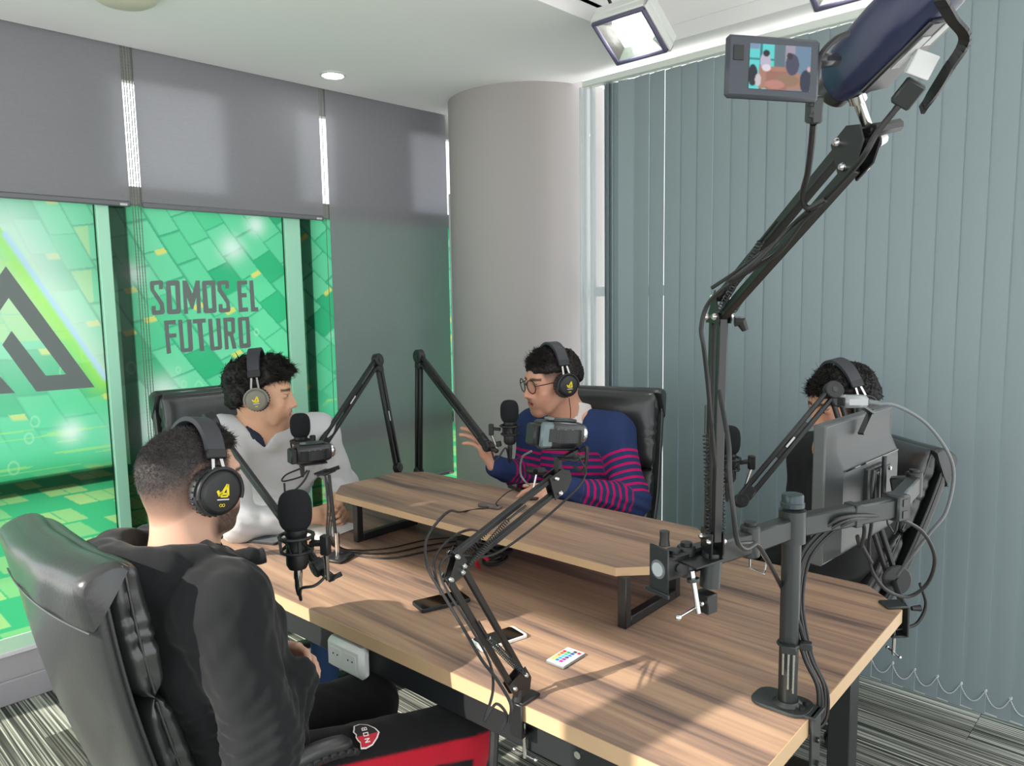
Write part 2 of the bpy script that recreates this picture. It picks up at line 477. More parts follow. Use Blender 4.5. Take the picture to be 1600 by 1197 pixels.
rng = np.random.default_rng(5)
HASH = rng.random((256, 256))
def hsh(i, j, k=0):
    return HASH[(i * 7 + k * 31) % 256, (j * 13 + k * 17) % 256]
def vnoise(x, y, k=0):
    i, j = np.floor(x).astype(int), np.floor(y).astype(int)
    fx, fy = x - i, y - j
    fx, fy = fx * fx * (3 - 2 * fx), fy * fy * (3 - 2 * fy)
    return (hsh(i, j, k) * (1 - fx) + hsh(i + 1, j, k) * fx) * (1 - fy) + (hsh(i, j + 1, k) * (1 - fx) + hsh(i + 1, j + 1, k) * fx) * fy
def L3(r, g, b): return np.array(rgb(r, g, b)[:3])
def film_print(X, Z):
    """the printed artwork: emerald tiles tumbling above, a flat brick plain below, digits and sparks"""
    n1 = vnoise(X * 2.2 + 5, Z * 2.2, 1)[..., None]
    col = L3(84, 208, 150) * (1 - n1) + L3(120, 228, 182) * n1
    # tumbling square tiles: long seams run down to the right, cross seams are staggered
    ar = 0.25 * (X - 1.7)
    ax_, az_ = np.cos(-0.93 + ar), np.sin(-0.93 + ar)
    bx_, bz_ = np.cos(0.40 + ar), np.sin(0.40 + ar)
    det = ax_ * bz_ - az_ * bx_
    Xc, Zc = X - 1.7, Z - 1.5
    w = (Xc * bz_ - Zc * bx_) / det / 0.150
    u = (ax_ * Zc - az_ * Xc) / det / 0.118
    row = np.floor(u).astype(int)
    w2 = w + 0.37 * row + 0.3 * hsh(row, row, 3)
    cl = np.floor(w2).astype(int)
    fu, fw = u - row, w2 - cl
    hv = hsh(row, cl, 4)
    sm = lambda e: np.clip(e, 0, 1)
    thick = 0.02 + 0.09 * hsh(row, cl, 21)
    ew = np.maximum(sm((thick - fu) / 0.075 + .5), sm((thick * .8 - fw) / 0.06 + .5))[..., None]
    edge = ew[..., 0] > .5
    tile = (L3(88, 210, 152) + (L3(124, 226, 176) - L3(88, 210, 152)) * hv[..., None])
    tile[hv > 0.84] = L3(60, 188, 130)
    tile = tile * (1 - .85 * ew) + L3(56, 168, 124) * .85 * ew
    yw = ((hsh(row, cl, 6) > 0.72) * sm((0.17 - fw) / .06 + .5) * sm((fu - .55) / .07 + .5))[..., None]
    tile = tile * (1 - yw) + L3(216, 226, 120) * yw
    wt = np.clip((Z - 1.02 + 0.1 * n1[..., 0]) / 0.25, 0, 1)[..., None]
    col = col * (1 - wt) + tile * wt
    # pale glow on the upper left bay, light diagonal beam
    g = np.exp(-(((X - 0.80) / 0.33) ** 2 + ((Z - 1.72) / 0.42) ** 2))[..., None]
    col = col * (1 - 0.75 * g) + L3(196, 240, 222) * 0.75 * g
    hv2 = hsh(row, cl, 9)
    m = ((hv2 > 0.62) & ~edge & (X < 1.15) & (Z > 1.45))[..., None]
    col = np.where(m, col * 0.55 + 0.45 * L3(206, 232, 160), col)
    # brick plain in perspective
    d = np.clip(1.0 - Z, 0.02, 1.0)
    v = np.log(d + 0.12) * 6.5
    r2 = np.floor(v).astype(int)
    hx = X / (0.055 + 0.10 * d) + 0.5 * (r2 % 2) + 0.35 * d
    c2 = np.floor(hx).astype(int)
    f1, f2 = v - r2, hx - c2
    hb = hsh(c2, r2, 11)
    bri = (f1 > 0.14) & (f2 > 0.07) & (hb > 0.36)
    bcol = L3(100, 220, 146) * (1 - hb[..., None]) + L3(186, 236, 150) * hb[..., None]
    bcol[hb > 0.95] = L3(224, 226, 110)
    wb = (np.clip((0.90 - Z) / 0.06, 0, 1) * bri)[..., None]
    base = np.clip((0.98 - Z) / 0.1, 0, 1)[..., None]
    col = col * (1 - base) + L3(76, 206, 138) * base
    col = col * (1 - wb) + bcol * wb
    # streaks over the horizon of the plain
    s = (vnoise(X * 5, Z * 90, 15) > 0.74) & (Z > 0.90) & (Z < 1.08)
    col[s] = col[s] * 0.5 + 0.5 * L3(176, 240, 120)
    # sparks and small rings (zeros of a digit rain)
    for (sx, sz, sr) in ((1.93, 1.98, 0.05), (1.80, 1.86, 0.06), (1.32, 1.73, 0.05), (1.02, 1.05, 0.05), (1.33, 1.02, 0.12), (1.42, 1.18, 0.08)):
        q = np.exp(-((X - sx) ** 2 + (Z - sz) ** 2) / (sr * sr))[..., None]
        col = col * (1 - 0.8 * q) + L3(232, 252, 244) * 0.8 * q
    rg = np.random.default_rng(3)
    for k in range(46):
        cx, cz, rr = rg.uniform(0.6, 2.9), rg.uniform(0.75, 1.5), rg.uniform(0.012, 0.03)
        q = np.sqrt(((X - cx) / 0.72) ** 2 + (Z - cz) ** 2)
        ring = np.exp(-((q - rr) / 0.004) ** 2)[..., None]
        col = col * (1 - 0.45 * ring) + L3(190, 248, 200) * 0.45 * ring
    # light beam beside the big letter A and its lime halo
    a, b = BEAM
    t = np.clip(((X - a[0]) * (b[0] - a[0]) + (Z - a[1]) * (b[1] - a[1])) / ((b[0] - a[0]) ** 2 + (b[1] - a[1]) ** 2), 0, 1)
    nx, nz = -(b[1] - a[1]), (b[0] - a[0]); ln = math.hypot(nx, nz)
    sd = ((X - a[0]) * nx + (Z - a[1]) * nz) / ln
    dd = np.hypot(X - (a[0] + t * (b[0] - a[0])), Z - (a[1] + t * (b[1] - a[1])))
    lime = np.where(sd < 0, np.exp(-(dd / 0.075) ** 2), np.exp(-(dd / 0.02) ** 2))[..., None]
    col = col * (1 - 0.85 * lime) + L3(168, 240, 96) * 0.85 * lime
    hal = np.where(sd > 0, np.exp(-(dd / 0.12) ** 2), 0)[..., None]
    col = col * (1 - 0.6 * hal) + L3(224, 246, 232) * 0.6 * hal
    lnc = np.exp(-(dd / 0.013) ** 2)[..., None]
    return col * (1 - lnc) + L3(188, 224, 248) * lnc
_a, _b2 = ony(8, 366, GLASS_Y), ony(165, 590, GLASS_Y)
BEAM = ((_a[0], _a[2]), (_b2[0], _b2[2]))
def film(x0, x1, z0, z1, parent, name='printed_film'):
    st = 0.0038 if x1 < 2.6 else 0.0055
    nx, nz = int((x1 - x0) / st) + 2, int((z1 - z0) / st) + 2
    xs, zs = np.linspace(x0, x1, nx), np.linspace(z0, z1, nz)
    X, Z = np.meshgrid(xs, zs, indexing='ij')
    vs = np.column_stack([X.ravel(), np.full(X.size, GLASS_Y), Z.ravel()])
    i, j = np.meshgrid(np.arange(nx - 1), np.arange(nz - 1), indexing='ij')
    a = (i * nz + j).ravel()
    fs = np.column_stack([a, a + nz, a + nz + 1, a + 1])
    me = bpy.data.meshes.new(name)
    me.from_pydata(vs.tolist(), [], fs.tolist())
    me.materials.append(M_film)
    col_attr(me, film_print(X, Z).reshape(-1, 3))
    o = bpy.data.objects.new(name, me); C.objects.link(o); attach(o, parent)
    return o
Z0, Z1, ZT = 0.22, 2.035, 2.90
xm = [(ony(147, 325, GLASS_Y)[0], ony(167, 325, GLASS_Y)[0], ony(197, 325, GLASS_Y)[0]),
      (ony(441, 340, GLASS_Y)[0], ony(465, 340, GLASS_Y)[0], ony(485, 340, GLASS_Y)[0])]
bays = [(-0.3, xm[0][0] + 0.01), (xm[0][0] + 0.01, xm[1][0] + 0.01), (xm[1][0] + 0.01, 3.6)]
WINS = []
for k, (x0, x1) in enumerate(bays):
    mb = MB()
    xe = xm[k] if k < 2 else (3.5, 3.55, 3.6)
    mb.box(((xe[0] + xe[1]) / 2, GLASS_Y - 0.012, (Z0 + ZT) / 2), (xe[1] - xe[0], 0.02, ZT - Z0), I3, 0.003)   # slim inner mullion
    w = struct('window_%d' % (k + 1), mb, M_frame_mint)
    WINS.append(w)
    fl = film(x0, x1, Z0, Z1, w)
    ps = MB()
    ps.box(((xe[1] + xe[2]) / 2, GLASS_Y + 0.043, (Z0 + Z1) / 2), (xe[2] - xe[1], 0.08, Z1 - Z0))
    ps.box(((x0 + xe[1]) / 2, GLASS_Y + 0.043, 0.842), (xe[1] - x0, 0.08, 0.075))
    ps.build('outer_frame', M_post, w, smooth=False)
    tr = MB().box(((x0 + x1) / 2, GLASS_Y + 0.0, 2.075), (x1 - x0, 0.05, 0.08), I3, 0.003)
    tr.box(((x0 + x1) / 2, GLASS_Y + 0.0, 2.735), (x1 - x0, 0.05, 0.33), I3, 0.003)
    for xx in (x0 + 0.05, x1 - 0.05):
        tr.box((xx, GLASS_Y + 0.03, 2.36), (0.09, 0.05, 0.60))
    tr.build('transom', mat('transom_aluminium_%d' % k, rgb(150, 152, 148), 0.5), w, smooth=False)
    MB().box(((x0 + x1) / 2, GLASS_Y + 0.004, 2.37), (x1 - x0, 0.006, 0.52)).build('pane', M_glass, w, smooth=False)
    ta, tb = ((-0.3, ony(124, 200, GLASS_Y)[0]), (ony(345, 230, GLASS_Y)[0], ony(428, 230, GLASS_Y)[0]), (ony(515, 240, GLASS_Y)[0], ony(638, 270, GLASS_Y)[0]))[k]
    MB().box(((ta + tb) / 2, GLASS_Y - 0.002, 2.34), (tb - ta, 0.003, 0.46)).build('dimming_sheet', M_dimming, w, smooth=False)  # tinted sheet added so the shade shows lighter and darker patches
    if k < 2:   # thin dark gasket line beside the mullion
        MB().box((xe[0] - 0.004, GLASS_Y - 0.004, (Z0 + Z1) / 2), (0.004, 0.006, Z1 - Z0)).build('gasket', M_post, w, smooth=False)

from mathutils.geometry import tessellate_polygon
def decal(polys, name, m, parent, to3d):
    mb = MB()
    for p in polys:
        loops = p if isinstance(p[0][0], (tuple, list)) else [p]
        pts = [to3d(*q) for lp in loops for q in lp]
        tri = tessellate_polygon([[Vector((q[0], q[1], 0)) for q in lp] for lp in loops])
        mb.add(pts, tri)
    return mb.build(name, m, parent, smooth=False, recalc=False)
M_letter = mat('grey_cut_vinyl', rgb(116, 127, 125), 0.6)
def zt(x, y): return ony(200 + x * 0.18375, 380 + y * 0.18375, GLASS_Y - 0.006)
LET = {
 'S': [(185,335),(195,322),(285,316),(298,326),(298,390),(265,393),(263,352),(222,358),(224,395),(305,510),(315,590),(300,605),(215,613),(203,600),(200,535),(235,532),(238,572),(272,570),(270,525),(190,400)],
 'O': [[(322,335),(335,320),(425,316),(440,328),(452,585),(440,600),(345,606),(332,592)],[(362,362),(400,360),(412,560),(378,565)]],
 'M': [(462,318),(500,318),(548,430),(575,318),(610,318),(622,595),(588,598),(580,460),(555,560),(540,562),(500,460),(512,600),(478,602)],
 'O2': [[(628,335),(640,320),(728,316),(742,328),(755,580),(742,592),(655,598),(642,585)],[(668,358),(705,356),(716,552),(684,556)]],
 'S2': [(758,330),(770,320),(845,316),(858,328),(860,385),(828,388),(826,350),(792,354),(794,390),(862,490),(872,570),(860,585),(785,592),(772,580),(770,520),(803,517),(806,555),(838,552),(834,510),(762,405)],
 'E': [(925,322),(1012,316),(1014,350),(962,354),(966,425),(1008,423),(1010,460),(968,462),(975,548),(1020,546),(1024,580),(942,588)],
 'L': [(1030,318),(1064,316),(1080,545),(1106,545),(1110,580),(1046,584)],
 'F': [(305,660),(405,652),(407,690),(345,694),(350,770),(410,766),(412,800),(352,806),(368,935),(330,942)],
 'U': [(425,652),(460,650),(480,895),(515,892),(500,650),(538,648),(555,905),(540,922),(465,930),(448,915)],
 'T': [(548,648),(660,640),(662,675),(630,678),(650,915),(612,920),(588,682),(552,685)],
 'U2': [(680,645),(715,643),(735,880),(765,877),(748,640),(785,638),(802,890),(788,905),(715,915),(700,900)],
 'R': [[(808,635),(895,630),(908,642),(912,760),(895,775),(925,895),(890,900),(865,790),(850,790),(858,900),(825,905)],[(845,668),(875,666),(880,750),(850,752)]],
 'O3': [[(932,642),(945,630),(1018,625),(1030,635),(1045,875),(1032,888),(960,895),(948,880)],[(970,660),(1000,658),(1010,850),(982,853)]],
}
for k, v in LET.items():
    decal([v], 'letter', M_letter, WINS[1], zt)
def zl(x, y): return ony(x, y, GLASS_Y - 0.006)
decal([[(9,416),(148,605),(57,612),(3.6,539),(18,517),(71.6,587),(103,585),(13.5,465.5),(-40,545),(-150,707),(-190,709)],
       [(-45,524),(0,588),(23.5,614),(-60,620)]], 'emblem', M_letter, WINS[0], zl)

# ------------------------------------------------------------------ roller shades
def shade_mat(name, c):
    m = bpy.data.materials.new(name); m.use_nodes = True
    nt = m.node_tree; nt.nodes.clear()
    o = nt.nodes.new('ShaderNodeOutputMaterial')
    tc = nt.nodes.new('ShaderNodeTexCoord')
    mp = nt.nodes.new('ShaderNodeMapping'); mp.inputs['Scale'].default_value = (60, 1, 260)
    n = nt.nodes.new('ShaderNodeTexNoise'); n.inputs['Scale'].default_value = 1; n.inputs['Detail'].default_value = 4
    nt.links.new(tc.outputs['Object'], mp.inputs['Vector']); nt.links.new(mp.outputs[0], n.inputs['Vector'])
    mx = nt.nodes.new('ShaderNodeMix'); mx.data_type = 'RGBA'
    mx.inputs['A'].default_value = tuple(x * 0.92 for x in c[:3]) + (1,); mx.inputs['B'].default_value = tuple(x * 1.08 for x in c[:3]) + (1,)
    nt.links.new(n.outputs['Fac'], mx.inputs['Factor'])
    df = nt.nodes.new('ShaderNodeBsdfDiffuse'); tl = nt.nodes.new('ShaderNodeBsdfTranslucent'); tp = nt.nodes.new('ShaderNodeBsdfTransparent')
    nt.links.new(mx.outputs['Result'], df.inputs['Color']); nt.links.new(mx.outputs['Result'], tl.inputs['Color'])
    m1 = nt.nodes.new('ShaderNodeMixShader'); m1.inputs[0].default_value = 0.48
    m2 = nt.nodes.new('ShaderNodeMixShader'); m2.inputs[0].default_value = 0.05
    nt.links.new(df.outputs[0], m1.inputs[1]); nt.links.new(tl.outputs[0], m1.inputs[2])
    nt.links.new(m1.outputs[0], m2.inputs[1]); nt.links.new(tp.outputs[0], m2.inputs[2])
    nt.links.new(m2.outputs[0], o.inputs['Surface'])
    return m
M_shade = shade_mat('grey_screen_fabric', rgb(183, 184, 189))
M_shadebar = mat('shade_bar_grey', rgb(112, 114, 118), 0.5)
def px_x(x, y): return ony(x, y, SHADE_Y)[0]
def roller(x0, x1, zb, label, chains):
    r = thing('roller_shade', label, 'roller shade', ((x0 + x1) / 2, SHADE_Y, zb), 0, 'grey roller shades on the window wall')
    MB().box(((x0 + x1) / 2, SHADE_Y, (zb + 2.84) / 2), (x1 - x0, 0.0012, 2.84 - zb)).build('fabric', M_shade, r, smooth=False)
    MB().cyl((x0, SHADE_Y + 0.02, 2.85), (x1, SHADE_Y + 0.02, 2.85), 0.025).build('roller_tube', M_shadebar, r)
    MB().box(((x0 + x1) / 2, SHADE_Y, zb + 0.012), (x1 - x0 + 0.004, 0.014, 0.026), I3, 0.006).build('bottom_bar', M_shadebar, r)
    MB().box((x1 - 0.03, SHADE_Y - 0.008, zb + 0.008), (0.03, 0.003, 0.010)).build('clip', M_label, r)
    for (cx, z0) in chains:
        c = MB()
        c.tube([(cx, SHADE_Y - 0.012, z) for z in np.arange(z0, 2.72, 0.06)], 0.0016, 5)
        for z in np.arange(z0, 2.7, 0.014): c.box((cx, SHADE_Y - 0.012, z), (0.0042, 0.0042, 0.007), I3, 0.0014)
        c.build('chain', mat('chain_bead', rgb(110, 112, 104), 0.5) if 'chain_bead' not in MATS else MATS['chain_bead'], r)
    return r
e0, e1 = px_x(195, 200), px_x(214, 200)
e2, e3 = px_x(501, 240), px_x(511, 240)
roller(-0.3, e0, 2.022, 'grey roller shade half drawn over the window with the big emblem', [(e0 + 0.005, 0.5), (e0 + 0.016, 0.5)])
roller(e1, e2, 2.022, 'grey roller shade half drawn above the lettered window', [(e0 + 0.028, 0.5), (e1 - 0.012, 0.5), (e2 + 0.008, 0.9)])
roller(e3, ony(702, 450, SHADE_Y)[0], ony(600, 765, SHADE_Y)[2], 'full-length grey roller shade drawn down beside the round column', [])

# small switch modules on the window reveal beside the column
mb = thing('wall_switch', 'narrow column of small switch modules in the gap beside the round column', 'switch', ony(712, 490, 3.50))
p = ony(712, 487, 3.44)
MB().box(p, (0.030, 0.008, 0.115), I3, 0.003).build('plate', M_white, mb)
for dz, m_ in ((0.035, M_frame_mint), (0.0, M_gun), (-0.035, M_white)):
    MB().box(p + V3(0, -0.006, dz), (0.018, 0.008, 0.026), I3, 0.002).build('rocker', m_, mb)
struct('trim_2', MB().box(p + V3(0.03, 0.012, 0), (0.10, 0.014, 1.4)), M_whiteframe)

# ------------------------------------------------------------------ vertical blinds on the right-hand wall
M_slat = mat('blue_grey_slat', rgb(146, 160, 165), 0.75, 0, 0.2, (300, 0.15, 0.0008))
M_rail = mat('white_rail', rgb(226, 232, 226), 0.4)
vb = thing('vertical_blind', 'blue-grey vertical blind of hanging fabric slats along the whole right-hand wall', 'blinds', (BLIND_X, 1.3, 0.03))
MB().box((BLIND_X - 0.01, 1.13, 2.645), (0.045, 2.62, 0.032), I3, 0.004).build('headrail', M_rail, vb)
bx = [952, 966, 990, 1011.5, 1035.6, 1059.7, 1083.7, 1109, 1136, 1161.6, 1190, 1219, 1250, 1281.5, 1313, 1346, 1381, 1416, 1453, 1490.6, 1530, 1571.6, 1614, 1658]
ys = [onx(x, 480, BLIND_X)[1] for x in bx]
print('slat pitch', np.round(-np.diff(ys), 3))
SW = 0.089
ZB, ZTOP = 0.035, 2.626
slat_m = MB().grid(lambda u, v: V3(0.004 * math.sin(math.pi * u) , (u - 0.5) * SW, ZB + v * (ZTOP - ZB)), 6, 2)
for (u, v) in [(x, y) for x in () for y in ()]: pass
slat_mesh = MB().prism([((u - 0.5) * SW, 0.0014 * math.sin(math.pi * u)) for u in np.linspace(0, 1, 7)] +
                       [((u - 0.5) * SW, 0.0014 * math.sin(math.pi * u) - 0.0012) for u in np.linspace(1, 0, 7)],
                       (0, 0, ZB), np.column_stack([(0, 1, 0), (-1, 0, 0), (0, 0, 1)]), ZTOP - ZB).mesh('slat', M_slat, ang=30)
hook = MB().box((0, 0, ZTOP + 0.008), (0.006, 0.014, 0.022), I3, 0.002).mesh('carrier', M_rail)
wt = MB().box((-0.006, SW * 0.42, ZB + 0.045), (0.002, 0.004, 0.09)).box((-0.006, SW * 0.2, ZB + 0.004), (0.002, SW * 0.5, 0.004)).box((-0.006, SW * 0.42, ZB + 0.09), (0.006, 0.012, 0.012), I3, 0.002).mesh('bottom_weight', M_label)
def scallop(w):
    return spline([(-0.007, SW * 0.42, ZB + 0.088), (-0.008, SW * 0.42 - w * 0.25, ZB + 0.052), (-0.008, SW * 0.42 - w * 0.5, ZB + 0.040), (-0.008, SW * 0.42 - w * 0.75, ZB + 0.052), (-0.007, SW * 0.42 - w, ZB + 0.088)], 5)
ch = MB().tube(scallop(0.08), 0.0013, 5)
for q in scallop(0.08)[::1]: ch.box(q, (0.0045, 0.0045, 0.0045), I3, 0.0015)
chain_mesh = ch.mesh('bead_chain', M_label)
edges = [2.435, 2.42, 2.405, 2.39] + [None]
yl = [onx(x, 480, BLIND_X)[1] for x in (937, 943, 948)]
cent = [y - 0.030 for y in yl] + [(ys[i] + ys[i + 1]) / 2 for i in range(len(ys) - 1)]
for i, y in enumerate(cent):
    a = -0.11 if i > 4 else (-0.05 if i < 3 else 0.25)
    if i < 3: a = -1.15
    Rz = rotz(a)
    w = SW
    s = inst('slat', slat_mesh, vb, (Rz, (BLIND_X + (0.012 if i < 3 else 0), y - 0.004, 0)))
    inst('carrier', hook, s, (I3, (BLIND_X - 0.005, y, 0)))
    if i >= 3:
        inst('bottom_weight', wt, s, (Rz, (BLIND_X, y - 0.004, 0)))
        inst('bead_chain', chain_mesh, s, (I3, (BLIND_X - 0.002, y - 0.004, 0)))
# window behind the blinds: jamb, glass
mb = MB()
for y0, w_ in ((2.465, 0.014), (2.435, 0.022), (2.395, 0.018)):
    mb.box((BLIND_X + 0.0, y0, 1.33), (0.03, w_, 2.62), I3, 0.003)
for y0 in (1.5, 0.3): mb.box((BLIND_X + 0.10, y0, 1.33), (0.05, 0.06, 2.66))
mb.box((BLIND_X + 0.10, 0.9, 1.62), (0.05, 3.2, 0.05)); mb.box((BLIND_X + 0.10, 0.9, 0.03), (0.05, 3.2, 0.08))
w4 = struct('window_4', mb, M_whiteframe)
MB().box((BLIND_X + 0.10, 0.9, 1.33), (0.006, 3.2, 2.6)).build('pane', M_glass, w4, smooth=False)

# ------------------------------------------------------------------ lamps
M_emit = bpy.data.materials.new('lamp_glow'); M_emit.use_nodes = True
_e = M_emit.node_tree.nodes['Principled BSDF']; _e.inputs['Emission Color'].default_value = (1, 0.97, 0.95, 1); _e.inputs['Emission Strength'].default_value = 40
M_refl = mat('satin_reflector', rgb(205, 208, 204), 0.25, 0.85)
M_bezel = mat('dark_lilac_bezel', rgb(88, 86, 110), 0.5)
def floodlight(c, nrm, up, w, h, label):
    t = thing('floodlight', label, 'floodlight', c, 0, 'floodlights above the blinds')
    z = norm(nrm); x = norm(np.cross(up, z)); y = np.cross(z, x)
    R = np.column_stack([x, y, z])
    L = lambda a, b, d: np.asarray(c) + R @ V3(a, b, d)
    MB().box(L(0, 0, -0.072), (w, h, 0.05), R, 0.008).box(L(0, 0, -0.110), (w * 0.7, h * 0.6, 0.05), R, 0.01).build('housing', M_white, t)
    def ringp(w1, h1, z1, w2, h2, z2, name, m, b=0.0):
        mb = MB(); vs = []
        for (ww, hh, zz) in ((w1, h1, z1), (w2, h2, z2)):
            vs += [L(sx * ww / 2, sy * hh / 2, zz) for sx, sy in ((-1, -1), (1, -1), (1, 1), (-1, 1))]
        mb.add(vs, [(k, (k + 1) % 4, 4 + (k + 1) % 4, 4 + k) for k in range(4)])
        return mb.build(name, m, t, smooth=False, recalc=False)
    MB().box(L(-w * .435, 0, -0.012), (w * .07, h * .94, 0.02), R, 0.006).box(L(w * .435, 0, -0.012), (w * .07, h * .94, 0.02), R, 0.006) \
        .box(L(0, h * .435, -0.012), (w * .94, h * .075, 0.02), R, 0.006).box(L(0, -h * .435, -0.012), (w * .94, h * .075, 0.02), R, 0.006).build('bezel', M_bezel, t)
    for sx, sy, ww, hh in ((-1, 0, .04, 1), (1, 0, .04, 1), (0, -1, 1, .04), (0, 1, 1, .04)):
        MB().box(L(sx * w * .48, sy * h * .48, -0.032), (w * ww, h * hh, 0.034), R, 0.003).build('rim', M_white, t)
    ringp(w * .81, h * .81, -0.012, w * .46, h * .44, -0.042, 'reflector', M_refl)
    MB().box(L(0, 0, -0.040), (w * .48, h * .46, 0.006), R).build('led_chip', M_emit, t)
    MB().box(L(0, 0, -0.010), (w * .81, h * .81, 0.003), R).build('glass', M_glass, t, smooth=False)
    for sx in (-1, 1):
        for sy in (-1, 1):
            MB().cyl(L(sx * w * .475, sy * h * .475, -0.022), L(sx * w * .475, sy * h * .475, -0.017), 0.005, n=10).build('screw', M_gun, t)
    br = MB()
    br.tube([L(-w * .3, 0, -0.10), L(-w * .3, h * .75, -0.13), L(w * .3, h * .75, -0.13), L(w * .3, 0, -0.10)], 0.007, 6)
    br.tube(spline([L(0.05, h * .3, -0.10), L(0.08, h * .6, -0.12), L(0.03, h * .8, -0.2)], 6), 0.004, 6)
    br.build('bracket', M_gun, t)
    ld = bpy.data.lights.new('floodlight_beam', 'AREA'); ld.shape = 'RECTANGLE'; ld.size = w * 0.5; ld.size_y = h * 0.5
    ld.energy = 0.8; ld.color = (1, 0.98, 0.95)
    lo = bpy.data.objects.new('floodlight_beam', ld); C.objects.link(lo)
    lo.matrix_basis = M4(R @ np.diag([1, -1, -1]), L(0, 0, 0.02)); attach(lo, t)
    return t
# far lamp: its corners in the photograph fix a tilted square about 0.30 m wide
fc = dep(982, 62, 2.9)
fn, fu = V3(-0.574, 0, -0.819), V3(-0.819, 0, 0.574)
floodlight(fc, fn, fu, 0.256, 0.222, 'lit white floodlight at the end of the blind rail by the column')
floodlight(fc + V3(0, -0.80, 0), fn, fu, 0.256, 0.222, 'lit white floodlight cut off at the top edge above the camcorder')

def downlight(c, r, label, lit):
    t = thing('downlight', label, 'ceiling light', c)
    MB().lathe([(r, 0), (r * 1.02, -0.004), (r * 0.86, -0.010), (r * 0.80, -0.006), (r * 0.80, 0.0)], c, I3, 28).build('rim', M_white, t)
    MB().cyl(np.asarray(c) + V3(0, 0, -0.0055), np.asarray(c) + V3(0, 0, -0.003), r * 0.79, n=28).build('diffuser', M_emit if lit else M_white, t)
downlight(onz(520, 116, CEIL), 0.062, 'small round recessed ceiling light glowing near the roller shades', True)
sp = thing('smoke_detector', 'cream round ceiling fixture at the top edge over the left windows', 'ceiling fixture', onz(192, -12, CEIL))
MB().lathe([(0.11, 0), (0.11, -0.02), (0.085, -0.035), (0.0001, -0.037)], onz(192, -12, CEIL), I3, 32).build('cover', mat('cream_cover', rgb(214, 210, 192), 0.6), sp)
# ================================================================== TABLE
def wood_mat():
    m = mat('walnut_laminate', (0.3, 0.2, 0.15, 1), 0.42, 0, 0.35)
    nt = m.node_tree; p = nt.nodes['Principled BSDF']
    tc = nt.nodes.new('ShaderNodeTexCoord')
    def layer(sx, sy, sc, det, dist=0.0):
        mp = nt.nodes.new('ShaderNodeMapping'); mp.inputs['Scale'].default_value = (sx, sy, 1)
        mp.inputs['Rotation'].default_value = (0, 0, -TY)
        nt.links.new(tc.outputs['Object'], mp.inputs['Vector'])
        n = nt.nodes.new('ShaderNodeTexNoise'); n.inputs['Scale'].default_value = sc; n.inputs['Detail'].default_value = det
        n.inputs['Distortion'].default_value = dist
        nt.links.new(mp.outputs[0], n.inputs['Vector']); return n
    a = layer(14, 1.1, 1.0, 4, 0.5)
    b = layer(90, 2.6, 1.0, 3)
    mxf = nt.nodes.new('ShaderNodeMath'); mxf.operation = 'MULTIPLY_ADD'; mxf.inputs[1].default_value = 0.30
    sub = nt.nodes.new('ShaderNodeMath'); sub.operation = 'MULTIPLY'; sub.inputs[1].default_value = 0.75
    nt.links.new(a.outputs['Fac'], sub.inputs[0]); nt.links.new(b.outputs['Fac'], mxf.inputs[0]); nt.links.new(sub.outputs[0], mxf.inputs[2])
    r = nt.nodes.new('ShaderNodeValToRGB'); e = r.color_ramp.elements
    e[0].position = 0.38; e[0].color = rgb(100, 84, 78)
    e[1].position = 0.66; e[1].color = rgb(178, 147, 121)
    k = e.new(0.46); k.color = rgb(136, 112, 98)
    k = e.new(0.55); k.color = rgb(161, 131, 109)
    nt.links.new(mxf.outputs[0], r.inputs['Fac']); nt.links.new(r.outputs['Color'], p.inputs['Base Color'])
    return m
M_wood = wood_mat()
M_edge = mat('beige_edge_band', rgb(190, 160, 124), 0.5, vary=(12, 0.08))

def slab(a0, a1, b0, b1, ch, z, t, parent, nm):
    poly = [(a0 + ch, b0), (a1 - ch, b0), (a1, b0 + ch), (a1, b1 - ch), (a1 - ch, b1), (a0 + ch, b1), (a0, b1 - ch), (a0, b0 + ch)]
    ins = [(a0 + ch + 0.0008, b0 + 0.002), (a1 - ch - 0.0008, b0 + 0.002), (a1 - 0.002, b0 + ch + .0008), (a1 - 0.002, b1 - ch - .0008), (a1 - ch - .0008, b1 - 0.002), (a0 + ch + .0008, b1 - 0.002), (a0 + 0.002, b1 - ch - .0008), (a0 + 0.002, b0 + ch + .0008)]
    o = MB().prism(ins, V3(0, 0, z - t), TR, t).build(nm, M_wood, parent, smooth=False)
    n = 8
    mb = MB()
    for k in range(n):
        l = (k + 1) % n
        q = [poly[k], poly[l], ins[l], ins[k]]
        mb.add([tf(*x, z - t - 0.0002) for x in q] + [tf(*x, z - 0.0006) for x in q],
               [(0, 1, 2, 3), (4, 7, 6, 5), (0, 4, 5, 1), (1, 5, 6, 2), (2, 6, 7, 3), (3, 7, 4, 0)])
    mb.build('edge_band', M_edge, o, smooth=False)
    return o
table = thing('table', 'long wood-topped meeting table with a dark steel frame in the middle of the room', 'table', tf(1.7, 1.58, 0), TY)
TA0, TA1, TB0, TB1 = 1.137, 2.275, 0.505, 2.60
slab(TA0, TA1, TB0, TB1, 0.125, TOP, 0.036, table, 'tabletop')
UZ = TOP - 0.036
def tbox(a0, a1, b0, b1, z0, z1, nm, m, parent, bev=0.003):
    return MB().box(tf((a0 + a1) / 2, (b0 + b1) / 2, (z0 + z1) / 2), (a1 - a0, b1 - b0, z1 - z0), TR, bev).build(nm, m, parent)
tbox(TA0 + 0.030, TA0 + 0.07, TB0 + 0.10, TB1 - 0.10, UZ - 0.085, UZ - 0.004, 'apron', M_steel, table)
tbox(TA1 - 0.09, TA1 - 0.05, TB0 + 0.10, TB1 - 0.10, UZ - 0.085, UZ - 0.004, 'apron', M_steel, table)
